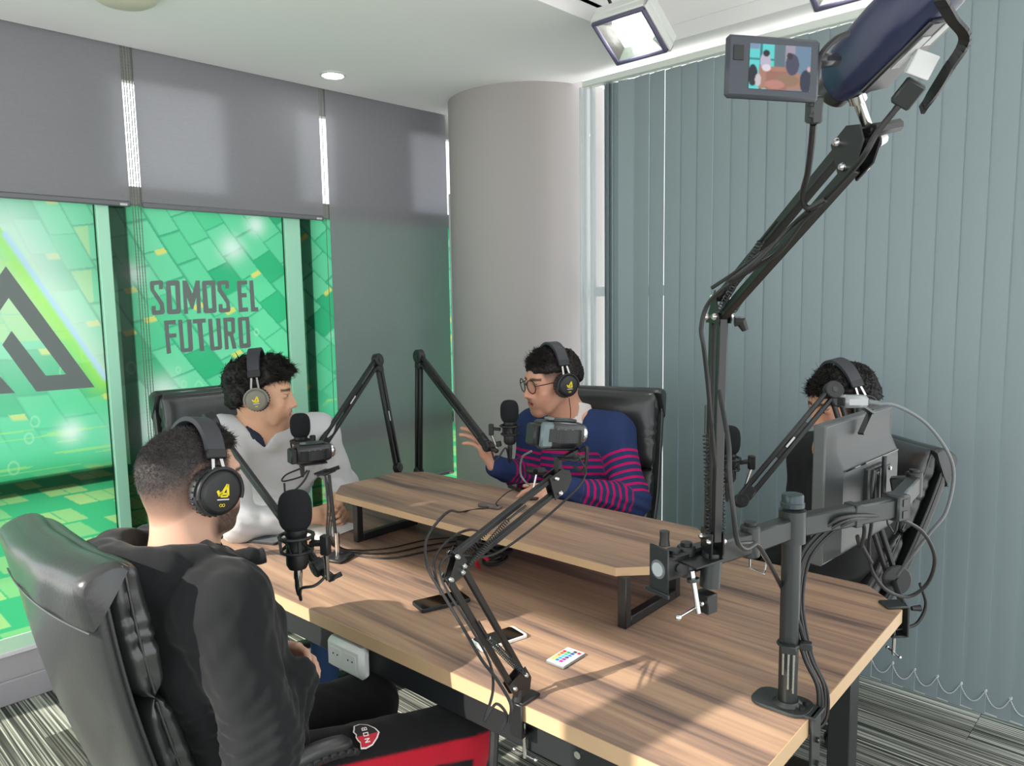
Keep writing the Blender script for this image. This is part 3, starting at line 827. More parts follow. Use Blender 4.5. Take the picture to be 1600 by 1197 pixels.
for b in (TB0 + 0.10, TB1 - 0.16):
    for a in (TA0 + 0.06, TA1 - 0.20):
        tbox(a, a + 0.07, b, b + 0.06, 0.003, UZ, 'leg', M_steel, table)
    tbox(TA0 + 0.13, TA1 - 0.20, b + 0.01, b + 0.05, UZ - 0.06, UZ - 0.002, 'crossbar', M_steel, table)
    tbox(TA0 + 0.13, TA1 - 0.20, b + 0.01, b + 0.05, 0.04, 0.09, 'foot_rail', M_steel, table)
M_scuff = mat('pale_scuff', rgb(150, 160, 156), 0.7)
for (b_, z_) in ((1.02, UZ - 0.028), (0.86, UZ - 0.02)):
    MB().cyl(tf(TA0 + 0.0305, b_, z_ - 0.02), tf(TA0 + 0.026, b_, z_ - 0.02), 0.008, n=12).build('bolt', M_chrome, table)

# riser shelf on the table
riser = thing('riser_shelf', 'low wooden riser shelf on black legs standing on the table', 'shelf', tf(1.77, 1.64, TOP), TY)
RZ = 0.908
slab(1.575, 2.010, 0.955, 2.320, 0.085, RZ, 0.022, riser, 'board')
for b in (1.010, 2.115):
    mb = MB()
    w = 0.026
    for a in (1.578, 1.86 - w):
        mb.box(tf(a + w / 2, b + w / 2, (TOP + RZ - 0.022) / 2), (w, w, RZ - 0.022 - TOP), TR, 0.002)
    mb.box(tf(1.72, b + w / 2, TOP + w / 2), (0.23, w, w), TR, 0.002)
    mb.build('leg', M_blackmetal, riser)

# double socket box under the table edge
so = thing('socket_box', 'white double power socket box under the front table edge', 'power socket', tf(TA0 + 0.0, 1.60, UZ - 0.05))
sc_ = tf(TA0 + 0.0115, 1.600, UZ - 0.056)
MB().box(sc_, (0.036, 0.155, 0.086), TR, 0.012).build('box', M_white, so)
for db in (-0.032, 0.032):
    f_ = MB().box(sc_ + TR @ V3(-0.0175, db, -0.004), (0.003, 0.045, 0.05), TR, 0.001).build('socket', M_white, so)
    h_ = MB()
    for y_ in (-0.009, 0.009): h_.cyl(sc_ + TR @ V3(-0.0178, db + y_, 0.004), sc_ + TR @ V3(-0.0195, db + y_, 0.004), 0.0028, n=8)
    h_.build('hole', M_black, f_)

# ------------------------------------------------------------------ things lying on the table
def slabphone(name, px, ang, w, l, label, face, body, cat='phone', h=0.009, rnd=0.008, bz=0.004, white=False):
    c = onz(*px, TOP); R = TR @ rotz(ang)
    t = thing(name, label, cat, c, TY + ang)
    n = 5; P = []
    for (sx, sy, a0) in ((1, 1, 0), (-1, 1, 90), (-1, -1, 180), (1, -1, 270)):
        for k in range(n):
            q = math.radians(a0 + 90 * k / (n - 1)); P.append((sx * (w / 2 - rnd) + rnd * math.cos(q), sy * (l / 2 - rnd) + rnd * math.sin(q)))
    MB().prism(P, c + V3(0, 0, 0.0005), R, h, 0.0018).build('body', body, t)
    e = 0.86 if white else 0.97
    MB().prism([(x * 0.93, y * e) for x, y in P], c + V3(0, 0, h + 0.0003), R, 0.0006).build('screen', face, t)
    if white:
        MB().cyl(c + R @ V3(0, -l * 0.465, h + 0.0003), c + R @ V3(0, -l * 0.465, h + 0.0010), 0.005, n=16).build('home_button', M_label, t)
    return t
slabphone('smartphone', (690, 943), -1.89, 0.074, 0.150, 'black smartphone lying on the table in front of the riser shelf', M_screen, M_black, h=0.011)
slabphone('smartphone', (779, 1001), -1.80, 0.066, 0.136, 'white smartphone with a dark screen lying behind the front camera arm', M_screen, M_white, white=True)
slabphone('smartphone', (412, 845), 0.39, 0.072, 0.148, 'grey smartphone face up beside the paper at the far end of the table', mat('phone_glass_grey', rgb(92, 96, 98), 0.12), M_black)
# colour-light remote
rc = onz(884, 1031, TOP); RA = -1.56; RR = TR @ rotz(RA)
rem = thing('remote_control', 'small white remote control with rows of coloured buttons', 'remote control', rc, TY + RA)
MB().box(rc + V3(0, 0, 0.004), (0.052, 0.086, 0.007), RR, 0.002).build('body', mat('remote_side', rgb(120, 124, 122), 0.5), rem)
MB().box(rc + V3(0, 0, 0.0078), (0.050, 0.084, 0.0008), RR).build('face', M_white, rem)
cols = [[(230, 230, 232), (236, 236, 236), (60, 60, 60), (200, 30, 60)], [(200, 30, 30), (40, 150, 70), (50, 70, 160), (235, 235, 235)],
        [(220, 90, 50), (60, 190, 140), (60, 120, 190), (200, 205, 205)], [(230, 130, 50), (60, 180, 200), (90, 60, 140), (205, 205, 205)],
        [(240, 190, 60), (60, 150, 190), (150, 50, 130), (200, 205, 205)], [(240, 230, 60), (50, 120, 170), (210, 40, 140), (205, 205, 205)]]
for i, rw in enumerate(cols):
    for j, c_ in enumerate(rw):
        key = 'button_%d_%d_%d' % c_
        m_ = MATS.get(key) or mat(key, rgb(*c_), 0.5)
        MB().box(rc + RR @ V3(-0.017 + j * 0.0113, 0.030 - i * 0.0112, 0.0088), (0.0085, 0.0085, 0.0016), RR, 0.0006).build('button', m_, rem)
# paper sheets
pa = thing('paper_sheet', 'white paper sheets under the forearms at the far end of the table', 'paper', tf(1.42, 2.50, TOP))
pm = mat('paper_white', rgb(238, 238, 236), 0.8)
for k, (px_, a_) in enumerate((((440, 826), 0.35), ((492, 824), 0.05))):
    MB().box(onz(*px_, TOP) + V3(0, 0, 0.0012 + 0.0008 * k), (0.21, 0.297, 0.0006), TR @ rotz(a_ + 0.1)).build('sheet', pm, pa, smooth=False)
# ================================================================== ARMS, MICROPHONES, CAMERAS
def perp(n, d):
    return norm(np.cross(n, d))
def spring(a, b, r, wire, turns):
    a, b = np.asarray(a, float), np.asarray(b, float)
    R = frame(b - a); L = np.linalg.norm(b - a); m = turns * 8
    return [a + R @ V3(r * math.cos(2 * math.pi * k / 8), r * math.sin(2 * math.pi * k / 8), L * k / m) for k in range(m + 1)]
def bolt(c, n, r, parent, m=None):
    n = norm(n)
    return MB().tube([c, c + n * 0.004, c + n * 0.007], [r, r, r * 0.55], 10).build('bolt', m or M_chrome, parent)
M_paintgreenblack = M_blackmetal
def scissor(name, label, cat, P0, P1, P2, n, w=0.012, gap=0.030, sp_lo=True, group=None):
    """spring-balanced arm of paired square tubes; n is the hinge axis"""
    t = thing(name, label, cat, P0, 0, group)
    n = norm(n)
    for (A, B, nm) in ((P0, P1, 'lower'), (P1, P2, 'upper')):
        d = norm(B - A); q = perp(n, d)
        L = np.linalg.norm(B - A)
        for s in (-1, 1):
            MB().bar(A + q * s * gap / 2 + d * 0.012, B + q * s * gap / 2 - d * 0.012, w, w, n, 0.0015).build('tube', M_blackmetal, t)
        for s in (-1, 1):
            a = A + d * L * 0.06 + n * s * (w * 0.5 + 0.006) + q * gap * 0.45; b = A + d * L * 0.48 + n * s * (w * 0.5 + 0.006) - q * gap * 0.35
            MB().tube(spring(a, b, 0.0045, 0.0009, 26), 0.0011, 5).build('spring', M_gun, t)
            MB().cyl(b, b + d * 0.05, 0.0022, n=8).build('spring_hook', M_blackmetal, t)
    for (P, d1, d2) in ((P1, norm(P1 - P0), norm(P2 - P1)),):
        q1, q2 = perp(n, d1), perp(n, d2)
        pts3 = [P - d1 * 0.022 + q1 * gap * .8, P - d1 * 0.022 - q1 * gap * .8, P + d2 * 0.022 - q2 * gap * .8, P + d2 * 0.022 + q2 * gap * .8]
        R = np.column_stack([d1, np.cross(n, d1), n])
        p2 = [((p - P) @ R[:, 0], (p - P) @ R[:, 1]) for p in pts3]
        cx = np.mean(p2, 0); p2.sort(key=lambda p: math.atan2(p[1] - cx[1], p[0] - cx[0]))
        for s in (-1, 1):
            MB().prism(p2, P + n * (s * (w / 2 + 0.003) - 0.0012), R, 0.0024).build('joint_plate', M_blackmetal, t)
            for k, e in ((q1 * gap / 2 - d1 * 0.012, 0), (-q1 * gap / 2 - d1 * 0.012, 0), (q2 * gap / 2 + d2 * 0.012, 0), (-q2 * gap / 2 + d2 * 0.012, 0)):
                bolt(P + k + n * s * (w / 2 + 0.004), n * s, 0.0055, t)
    for (P, d) in ((P0, norm(P1 - P0)), (P2, norm(P1 - P2))):
        q = perp(n, d)
        R = np.column_stack([d, np.cross(n, d), n])
        p2 = [(0.028, gap * .75), (-0.008, gap * .75), (-0.030, gap * .3), (-0.030, -gap * .3), (-0.008, -gap * .75), (0.028, -gap * .75)]
        for s in (-1, 1):
            MB().prism(p2, P + n * (s * (w / 2 + 0.003) - 0.0012), R, 0.0024).build('joint_plate', M_blackmetal, t)
            for k in (q * gap / 2 + d * 0.012, -q * gap / 2 + d * 0.012):
                bolt(P + k + n * s * (w / 2 + 0.004), n * s, 0.0055, t)
    return t

def boom(name, label, P0, P1, P2, group, n=None, w=0.014, gap=0.024, base=None):
    """low studio boom: paired flat bars with round disc joints"""
    t = thing(name, label, 'microphone boom', P0 if base is None else base, 0, group)
    if n is None: n = np.cross(P1 - P0, P2 - P1)
    n = norm(n)
    for (A, B) in ((P0, P1), (P1, P2)):
        d = norm(B - A); q = perp(n, d); L = np.linalg.norm(B - A)
        for s in (-1, 1):
            MB().bar(A + q * s * gap / 2 + d * 0.01, B + q * s * gap / 2 - d * 0.01, w, w, n, 0.004).build('bar', M_black, t)
        MB().bar(A + d * L * 0.30, A + d * L * 0.62, gap, 0.005, n, 0.001).build('cable_cover', M_black, t)
        MB().bar(A + d * L * 0.44 + n * 0.0075 , A + d * L * 0.53 + n * 0.0075, 0.006, 0.0012, n).build('print', M_label, t)
        MB().bar(B - d * 0.055, B - d * 0.012, gap + w, w + 0.006, n, 0.006).build('end_block', M_black, t)
    for P, r in ((P0, 0.022), (P1, 0.029), (P2, 0.021)):
        MB().cyl(P - n * 0.014, P + n * 0.014, r, n=24, bev=0.003).build('joint_disc', M_black, t)
        MB().cyl(P + n * 0.0142, P + n * 0.0158, r * 0.3, n=12).build('hub', M_gun, t)
        MB().cyl(P - n * 0.0142, P - n * 0.0158, r * 0.3, n=12).build('hub', M_gun, t)
    return t

def foam_profile(r, h):
    pr = []
    for k in range(17):
        a = math.pi * k / 16
        e = 0.62
        x = math.sin(a); z = -math.cos(a)
        pr.append((max(1e-4, r * abs(x) ** e), h / 2 * (abs(z) ** 0.72) * (1 if z > 0 else -1)))
    return pr
def microphone(c, label, up=(0, 0, 1), side=(1, 0, 0), k=1.0, cable=None, group='condenser microphones on booms', mount=None):
    """c is the centre of the foam windscreen"""
    z = norm(up); x = norm(np.asarray(side, float) - z * (np.asarray(side, float) @ z)); R = np.column_stack([x, np.cross(z, x), z])
    L = lambda a, b, d: np.asarray(c) + R @ (k * V3(a, b, d))
    t = thing('microphone', label, 'microphone', L(0, 0, -0.12), 0, group)
    MB().lathe([(r * k, zz * k) for r, zz in foam_profile(0.036, 0.090)], c, R, 28).build('windscreen', M_foam, t)
    MB().lathe([(r * k, zz * k) for r, zz in ((0.023, -0.035), (0.025, -0.05), (0.0225, -0.056), (0.0225, -0.085), (0.024, -0.090), (0.024, -0.118), (0.019, -0.128), (0.010, -0.131))], c, R, 24).build('body', M_black, t)
    MB().lathe([(r * k, zz * k) for r, zz in ((0.0095, -0.128), (0.0098, -0.150), (0.0085, -0.153), (0.0085, -0.170), (0.0060, -0.185), (0.0045, -0.190))], c, R, 16).build('connector', M_chrome if k > 1.02 else M_gun, t)
    sm = MB()
    sm.torus(L(0, 0, -0.056), R, 0.036 * k, 0.0042 * k, 24, 8); sm.torus(L(0, 0, -0.088), R, 0.033 * k, 0.0036 * k, 24, 8)
    for a in range(4):
        q = math.pi / 4 + a * math.pi / 2
        sm.bar(L(0.036 * math.cos(q), 0.036 * math.sin(q), -0.052), L(0.033 * math.cos(q), 0.033 * math.sin(q), -0.092), 0.006 * k, 0.006 * k)
        sm.tube([L(0.035 * math.cos(q), 0.035 * math.sin(q), -0.058), L(0.022 * math.cos(q + .5), 0.022 * math.sin(q + .5), -0.072), L(0.033 * math.cos(q + 1.0), 0.033 * math.sin(q + 1.0), -0.086)], 0.0018 * k, 5)
    sm.bar(L(0.034, 0, -0.070), L(0.066, 0, -0.066), 0.014 * k, 0.012 * k, z, 0.003)
    s = sm.build('shock_mount', M_black, t)
    MB().box(L(0.072, 0, -0.070), (0.020 * k, 0.018 * k, 0.044 * k), R, 0.003).build('swivel', M_black, s)
    if mount is not None:
        MB().cyl(L(0.072, 0, -0.088), mount, 0.0055 * k, n=10).build('stud', M_chrome, s)
    if cable is not None:
        MB().tube(spline([L(0, 0, -0.186), L(0.004, 0, -0.200)] + list(cable), 8), 0.0035, 8).build('cable', M_cable, t)
    return t

def camcorder(c, fwd, up, label, lcd=None, k=1.0, group='small black camcorders on arms'):
    """c body centre, fwd towards the lens"""
    y = norm(fwd); z = norm(np.asarray(up, float) - y * (np.asarray(up, float) @ y)); x = np.cross(y, z)
    R = np.column_stack([x, y, z]); L = lambda a, b, d: np.asarray(c) + R @ (k * V3(a, b, d))
    t = thing('camcorder', label, 'camcorder', L(0, 0, -0.03), 0, group)
    B = lambda p, s, b=0.004: MB().box(L(*p), tuple(k * q for q in s), R, b * k)
    # body: rounded barrel that swells towards the grip
    ring = []
    N = 20
    def sect(y_, w, h, dx=0.0, dz=0.0):
        return [L(dx + w / 2 * math.copysign(abs(math.cos(2 * math.pi * i / N)) ** 0.55, math.cos(2 * math.pi * i / N)), y_, dz + h / 2 * math.copysign(abs(math.sin(2 * math.pi * i / N)) ** 0.55, math.sin(2 * math.pi * i / N))) for i in range(N)]
    secs = [sect(-0.052, .044, .050), sect(-0.048, .050, .056), sect(-0.01, .052, .058, 0.001), sect(0.025, .052, .056), sect(0.044, .047, .052, 0, .001), sect(0.052, .042, .046, 0, .002)]
    mb = MB(); vs = [p for s_ in secs for p in s_]
    fs = [(i * N + j, i * N + (j + 1) % N, (i + 1) * N + (j + 1) % N, (i + 1) * N + j) for i in range(len(secs) - 1) for j in range(N)]
    fs += [tuple(range(N))[::-1], tuple((len(secs) - 1) * N + j for j in range(N))]
    mb.add(vs, fs); mb.build('body', MATS.get('camera_shell') or mat('camera_shell', rgb(34, 36, 40), 0.28, 0, 0.6), t)
    MB().tube([L(0, 0.050, .002), L(0, 0.060, .002), L(0, 0.064, .002)], [0.021 * k, 0.0205 * k, 0.018 * k], 24).build('lens_barrel', M_chrome, t)
    MB().cyl(L(0, 0.0642, .002), L(0, 0.0652, .002), 0.0155 * k, n=24).build('lens', M_screen, t)
    B((0, -0.060, -.002), (0.036, 0.020, 0.044)).build('battery', M_black, t)
    B((0.0, 0.005, 0.030), (0.030, 0.060, 0.006), 0.002).build('top_plate', M_gun, t)
    B((0.006, -0.030, 0.032), (0.018, 0.016, 0.006), 0.002).build('zoom_lever', M_grey, t)
    B((0.0, 0.0, -0.030), (0.036, 0.080, 0.006), 0.002).build('base', M_black, t)
    for i in range(3): B((0.027, -0.02 + i * 0.018, 0.010), (0.002, 0.007, 0.007), 0.001).build('button', M_grey, t)
    B((0.0275, 0.025, -0.008), (0.0015, 0.026, 0.006), 0.0).build('print', M_label, t)
    if lcd == 'closed':
        B((-0.030, -0.002, 0.002), (0.010, 0.072, 0.048), 0.003).build('screen_panel', M_gun, t)
    if lcd == 'strap':
        pass
    s_ = MB()
    pts = spline([L(0.026, 0.040, 0.0), L(0.040, 0.02, 0.0), L(0.042, -0.02, 0.0), L(0.026, -0.046, 0.0)], 6)
    for i in range(len(pts) - 1): s_.bar(pts[i], pts[i + 1], 0.003 * k, 0.026 * k, z)
    s_.build('hand_strap', M_black, t)
    return t, R, L

def cable(label, pts, r=0.0032, m=None, nm='cable', group=None, n=10):
    o = MB().tube(spline(pts, n), r, 8).build(nm, m or M_cable)
    return tag(o, label, 'cable', group)

def cclamp(parent, T, out, drop=0.075, m=None, w=0.034):
    """table-edge clamp: T point on table top at the edge, out = horizontal outward direction"""
    out = norm(out); R = np.column_stack([out, np.cross(EZ, out), EZ]); m = m or M_blackmetal
    L = lambda a, b, d: T + R @ V3(a, b, d)
    MB().box(L(-0.022, 0, 0.004), (0.060, w, 0.007), R, 0.002).build('clamp_top', m, parent)
    MB().box(L(0.0085, 0, -drop / 2 + 0.004), (0.007, w, drop), R, 0.002).build('clamp_back', m, parent)
    MB().box(L(-0.012, 0, -drop + 0.004), (0.042, w * .8, 0.007), R, 0.002).build('clamp_jaw', m, parent)
    MB().cyl(L(-0.016, 0, -0.042), L(-0.016, 0, -drop - 0.055), 0.0045, n=10).build('clamp_screw', M_chrome, parent)
    MB().cyl(L(-0.016, 0, -0.0465), L(-0.016, 0, -0.0375), 0.012, n=14).build('clamp_pad', m, parent)
    h = MB(); h.cyl(L(-0.016, -0.03, -drop - 0.048), L(-0.016, 0.03, -drop - 0.048), 0.0022, n=8)
    h.sph(L(-0.016, -0.03, -drop - 0.048), 0.005, n=10, m=6); h.sph(L(-0.016, 0.03, -drop - 0.048), 0.005, n=10, m=6)
    h.build('clamp_handle', M_chrome, parent)

# ------------------------------------------------------------------ front camera arm (scissor arm clamped to the near edge)
bA = onz(812, 1098, TOP); bA = tf(TA0, bA @ EY, TOP)
P0 = bA + V3(0, 0, 0.045) + EX * 0.0
P1 = V3(0.903, 1.026, 1.104); P2 = dep(872, 752, 1.58)
nA = norm(np.cross(P1 - P0, P2 - P1))
armA = scissor('camera_boom', 'black spring arm clamped to the near table edge holding a camcorder and webcam', 'camera arm', P0 + V3(0, 0, 0.0), P1, P2, nA, 0.012, 0.036)
cclamp(armA, bA, -EX)
MB().cyl(bA + V3(-0.002, 0, 0.007) - EX * 0.004, P0 - V3(0, 0, 0.012), 0.011, n=14).build('post', M_blackmetal, armA)
MB().bar(P2, P2 + V3(0, 0, 0.05), 0.012, 0.012).build('head', M_blackmetal, armA)
hd = MB(); hd.box(dep(895, 715, 1.58), (0.05, 0.05, 0.006), TR, 0.002); hd.tube(spline([dep(905, 705, 1.57), dep(917, 700, 1.56), dep(912, 735, 1.57), dep(895, 728, 1.57)], 5), 0.004, 6)
hd.bar(dep(880, 715, 1.58), dep(905, 702, 1.58), 0.02, 0.006); hd.build('tripod_shoe', M_black, armA)
c3 = dep(872, 678, 1.58)
dirR = norm(_rt * 0.83 + _fw * 0.50 + V3(0, 0, -0.06))
cc, R3, L3c = camcorder(c3, dirR, EZ, 'black camcorder on the front arm before the man in the striped sweater', 'closed')
MB().box(L3c(0.024, -0.045, 0.0), (0.012, 0.030, 0.052), R3, 0.004).build('door', MATS.get('teal_grey') or mat('teal_grey', rgb(98, 112, 114), 0.35, 0.3), cc)
cable('thin cables drooping along the front camera arm to its clamp', [dep(905, 715, 1.56), dep(915, 740, 1.54), dep(890, 775, 1.5), dep(820, 835, 1.47), dep(765, 868, 1.46), dep(700, 870, 1.40), dep(690, 905, 1.36), dep(735, 980, 1.33), dep(765, 1035, 1.30), dep(770, 1080, 1.26), dep(757, 1127, 1.24), dep(775, 1100, 1.24), dep(792, 1118, 1.25), dep(785, 1140, 1.25)], 0.0024)
cable('black cable looping from the riser shelf down to the front camera arm', [onz(765, 792, RZ + .004), onz(720, 800, RZ + .02), dep(700, 800, 1.62), dep(668, 840, 1.45), dep(668, 885, 1.38), dep(690, 925, 1.36), dep(720, 975, 1.34), dep(752, 1030, 1.30), dep(775, 1060, 1.27), dep(798, 1100, 1.25), dep(795, 1130, 1.25)], 0.003)
cable('second cable looping behind the elbow of the front arm', [onz(760, 835, TOP + .06), dep(735, 828, 1.55), dep(700, 845, 1.45), dep(678, 880, 1.39), dep(690, 930, 1.37)], 0.0026)
# webcam on a small stand on the riser, dock and adapter
wc = thing('webcam', 'black bar webcam on a slim silver stand behind the front arm', 'webcam', onz(831, 772, RZ))
w0 = onz(831, 778, RZ); wt_ = np.linalg.norm((w0 - CAM) @ _fw) if False else float((w0 - CAM) @ _fw)
wcen = dep(838, 736, wt_)
Rw = frame(norm(-_fw * 0.9 - _rt * 0.25), _rt)
MB().box(wcen, (0.075, 0.026, 0.024), Rw, 0.010).build('body', M_black, wc)
MB().cyl(wcen + Rw @ V3(0, 0, 0.0115), wcen + Rw @ V3(0, 0, 0.0135), 0.008, n=16).build('lens', M_screen, wc)
MB().cyl(w0 + V3(0, 0, 0.008), wcen + V3(0, 0, -0.012), 0.004, n=10).build('stand', M_chrome, wc)
MB().cyl(w0, w0 + V3(0, 0, 0.008), 0.035, n=24, bev=0.002).build('foot', M_black, wc)
dk = thing('tablet_dock', 'black tablet-like device on the back of the riser shelf by the striped sweater', 'tablet', onz(836, 772, RZ))
dR = TR @ rotz(-0.25)
MB().box(onz(845, 768, RZ) + EY * 0.03 + V3(0, 0, 0.006), (0.12, 0.17, 0.010), dR, 0.003).build('body', M_black, dk)
MB().box(onz(845, 768, RZ) + EY * 0.03 + V3(0, 0, 0.0115), (0.105, 0.15, 0.001), dR).build('screen', M_screen, dk)
ad = thing('adapter', 'small grey adapter with a cable lying on the riser shelf', 'adapter', onz(768, 793, RZ))
MB().box(onz(766, 793, RZ) + V3(0, 0, 0.006), (0.030, 0.085, 0.011), TR @ rotz(0.1), 0.003).build('body', mat('taupe_plastic', rgb(104, 92, 88), 0.5), ad)
cable('thin cable from the small adapter to the dock on the riser', [onz(779, 791, RZ + .006), onz(776, 785, RZ + .03), onz(795, 768, RZ + .045), onz(815, 762, RZ + .012)], 0.002)
cable('thin grey cable hanging in a loop beside the webcam', [dep(830, 705, 1.62), dep(816, 715, 1.9), dep(813, 738, 2.0), dep(820, 752, 2.0), dep(828, 758, 2.05)], 0.0025, M_cablegrey)
# bundle of coiled cables with a red tie under the riser
cb = thing('cable_coil', 'tangled black cable coil with a red tie under the riser shelf', 'cable coil', onz(775, 885, TOP))
mbc = MB(); rg = random.Random(4)
for k in range(9):
    cx = onz(772, 880, TOP) + V3(rg.uniform(-.02, .02), rg.uniform(-.02, .02), 0.022 + 0.007 * k)
    mbc.torus(cx, rotx(rg.uniform(-.35, .35)) @ roty(rg.uniform(-.35, .35)), rg.uniform(0.038, 0.058), 0.0055, 26, 7)
mbc.build('coil', M_cable, cb)
MB().tube(spline([onz(748, 888, TOP) + V3(0, 0, .004), onz(744, 876, TOP + .05), onz(752, 868, TOP + .085), onz(762, 874, TOP + .06)], 6), 0.006, 8).build('red_tie', mat('red_strap', rgb(200, 30, 60), 0.6), cb)
MB().box(onz(745, 858, TOP) + V3(0, 0, .02), (0.05, 0.14, 0.035), TR @ rotz(.3), 0.008).build('pouch', M_black, cb)

# ------------------------------------------------------------------ microphone of the man in the hoodie (near left)
m1c = dep(461, 798, 1.72)
side1 = norm(_rt * 0.9 - _fw * 0.3)
endD = dep(503, 885, 1.76)
microphone(m1c, 'black microphone with foam windscreen in front of the man in the black hoodie', EZ, side1, 1.05,
           cable=[dep(470, 920, 1.72), dep(492, 915, 1.72), dep(508, 900, 1.74), dep(512, 880, 1.75)], mount=dep(512, 905, 1.74))
elD = dep(300, 660, 1.95); bD = tf(TA0 + 0.02, 2.30, TOP)
armD = boom('microphone_boom', 'dark boom arm coming from behind the hooded head to the near microphone', bD + V3(0, 0, 0.10), dep(330, 660, 1.98), dep(497, 886, 1.78), 'studio microphone booms', None, 0.013, 0.020, base=bD)
MB().cyl(bD + V3(0, 0, 0.0), bD + V3(0, 0, 0.085), 0.012, n=14).build('post', M_black, armD)
cclamp(armD, tf(TA0, 2.30, TOP), -EX)
MB().bar(dep(505, 893, 1.77), dep(520, 905, 1.745), 0.018, 0.016, EZ, 0.003).build('end_block', M_black, armD)
MB().bar(dep(515, 905, 1.745), dep(533, 897, 1.74), 0.008, 0.010).build('lever', M_black, armD)

# camcorder on a small stand between the two men at the left
sb = onz(528, 874, TOP)
ts = float((sb - CAM) @ _fw)
st = thing('camera_stand', 'slim black camera stand with a square foot on the table near the riser leg', 'camera stand', sb)
MB().box(sb + V3(0, 0, 0.008), (0.085, 0.085, 0.014), TR @ rotz(0.3), 0.006).build('foot', M_black, st)
MB().cyl(sb + V3(0, 0, 0.014), dep(514, 742, ts), 0.0055, n=12).build('pole', M_blackmetal, st)
MB().cyl(sb + V3(0, 0, 0.014), sb + V3(0, 0, 0.09), 0.008, n=12).build('sleeve', M_chrome, st)
MB().box(dep(508, 738, ts), (0.07, 0.045, 0.008), TR @ rotz(0.4), 0.003).bar(dep(495, 742, ts), dep(530, 730, ts), 0.01, 0.012).build('mount_plate', M_black, st)
c2, R2, L2 = camcorder(dep(488, 708, ts), norm(_rt * 0.80 + _fw * 0.58 + V3(0, 0, 0.06)), EZ, 'black camcorder on the slim stand before the man in the grey sweater', 'closed', 1.12)
cable('black cable with plug hanging under the left camcorder', [dep(470, 732, ts), dep(447, 742, ts), dep(442, 752, ts - .02), dep(470, 745, ts), dep(480, 735, ts)], 0.003)
cable('short cable with grey plug dangling below the left camcorder', [dep(483, 735, ts - .02), dep(476, 750, ts - .02), dep(462, 765, ts - .02), dep(447, 772, ts), dep(444, 755, ts)], 0.0035)
for k, (p, lb) in enumerate((((536, 872), 'near'), ((540, 868), 'far'), ((546, 862), 'thin'))):
    cable('%s cable running across the table from the camera stand under the riser' % ('front black', 'middle black', 'rear thin')[k],
          [dep(508, 742, ts), dep(512 + k * 4, 790, ts), dep(511 + k * 3, 835, ts), onz(524 + 4 * k, 855, TOP + .035), onz(560, 868 - k * 4, TOP + .006), onz(610, 872 - 8 * k, TOP + .004), onz(665, 862 - 9 * k, TOP + .004), onz(725, 850 - 6 * k, TOP + .004)], (0.003, 0.003, 0.0022)[k])

# ------------------------------------------------------------------ the two tall booms behind the riser
bB, bC = tf(2.10, 2.51, TOP), tf(2.10, 2.375, TOP)
def tall_boom(base, elbow, end, label):
    t = boom('microphone_boom', label, base + V3(0, 0, 0.12), elbow, end, 'studio microphone booms', None, 0.017, 0.026, base=base)
    MB().lathe([(0.034, 0.0005), (0.034, 0.008), (0.022, 0.02), (0.016, 0.06), (0.016, 0.10)], base, I3, 20).build('base', M_black, t)
    d = norm(elbow - base)
    MB().tube(spline([base + V3(0, 0, .05), base + V3(0.02, 0.02, 0.16), base + d * 0.3 + V3(.015, .015, 0), elbow - d * 0.1 + V3(.012, .012, 0), elbow]), 0.003, 6).build('cable', M_cable, t)
    return t
eB, eC = dep(590, 563, 3.25), dep(655, 557, 3.10)
nB, nC = dep(500, 700, 2.86), dep(762, 697, 2.80)
tall_boom(bB, eB, nB, 'black boom arm bent over towards the man in the grey sweater')
tall_boom(bC, eC, nC, 'upright black boom arm reaching over the riser to the man in the striped sweater')
m2 = dep(469, 665, 2.74)
microphone(m2, 'black microphone partly hidden behind the left camcorder', EZ, norm(nB - m2), 1.0)
m3 = dep(796, 643, 2.76)
microphone(m3, 'black microphone before the mouth of the man in glasses', EZ, norm(-_rt), 0.94,
           cable=[dep(790, 700, 2.76), dep(775, 720, 2.76), dep(768, 705, 2.78)], mount=dep(776, 700, 2.78))
MB_ = MB(); MB_.bar(nC, dep(778, 706, 2.78), 0.016, 0.016, EZ, 0.004); MB_.bar(dep(765, 696, 2.79), dep(783, 693, 2.77), 0.012, 0.02, EZ, .003)
MB_.build('end_bracket', M_black, bpy.data.objects['microphone_boom.002'])

# ------------------------------------------------------------------ monitor on its pole arm at the right end
pole = onz(1230, 1103, TOP)
PT = float((pole - CAM) @ _fw)
ma = thing('monitor_mount', 'grey double monitor arm with a round pole at the right end of the table', 'monitor arm', pole)
edge_b = TB0
# base plate with rounded outline
pl = pole
P = []
for (sx, sy, a0) in ((1, 1, 0), (-1, 1, 90), (-1, -1, 180), (1, -1, 270)):
    for k in range(5):
        q = math.radians(a0 + 22.5 * k); P.append((sx * 0.012 + 0.03 * math.cos(q), sy * 0.030 + 0.03 * math.sin(q) + 0.01))
pb = pole @ EY
MB().prism(P, pole + EZ * 0.0005, TR, 0.008, 0.002).build('base_plate', M_gun, ma)
MB().lathe([(0.030, 0.008), (0.024, 0.014), (0.0225, 0.016)], pole, I3, 24).build('base_ring', M_gun, ma)
ec = EX * (pole @ EX) + EY * TB0 + EZ * TOP
MB().box(ec + EY * 0.015 + EZ * 0.005, (0.055, 0.06, 0.006), TR, 0.001).box(ec - EY * 0.006 + EZ * -0.085, (0.048, 0.006, 0.186), TR, 0.001).box(ec + EY * 0.02 + EZ * -0.12, (0.048, 0.05, 0.006), TR, 0.001).build('clamp_bracket', M_gun, ma)
for dx in (-0.012, 0.012): MB().cyl(ec + EY * 0.018 + EX * dx + EZ * 0.008, ec + EY * 0.018 + EX * dx + EZ * 0.017, 0.0055, n=10).build('bolt', M_black, ma)
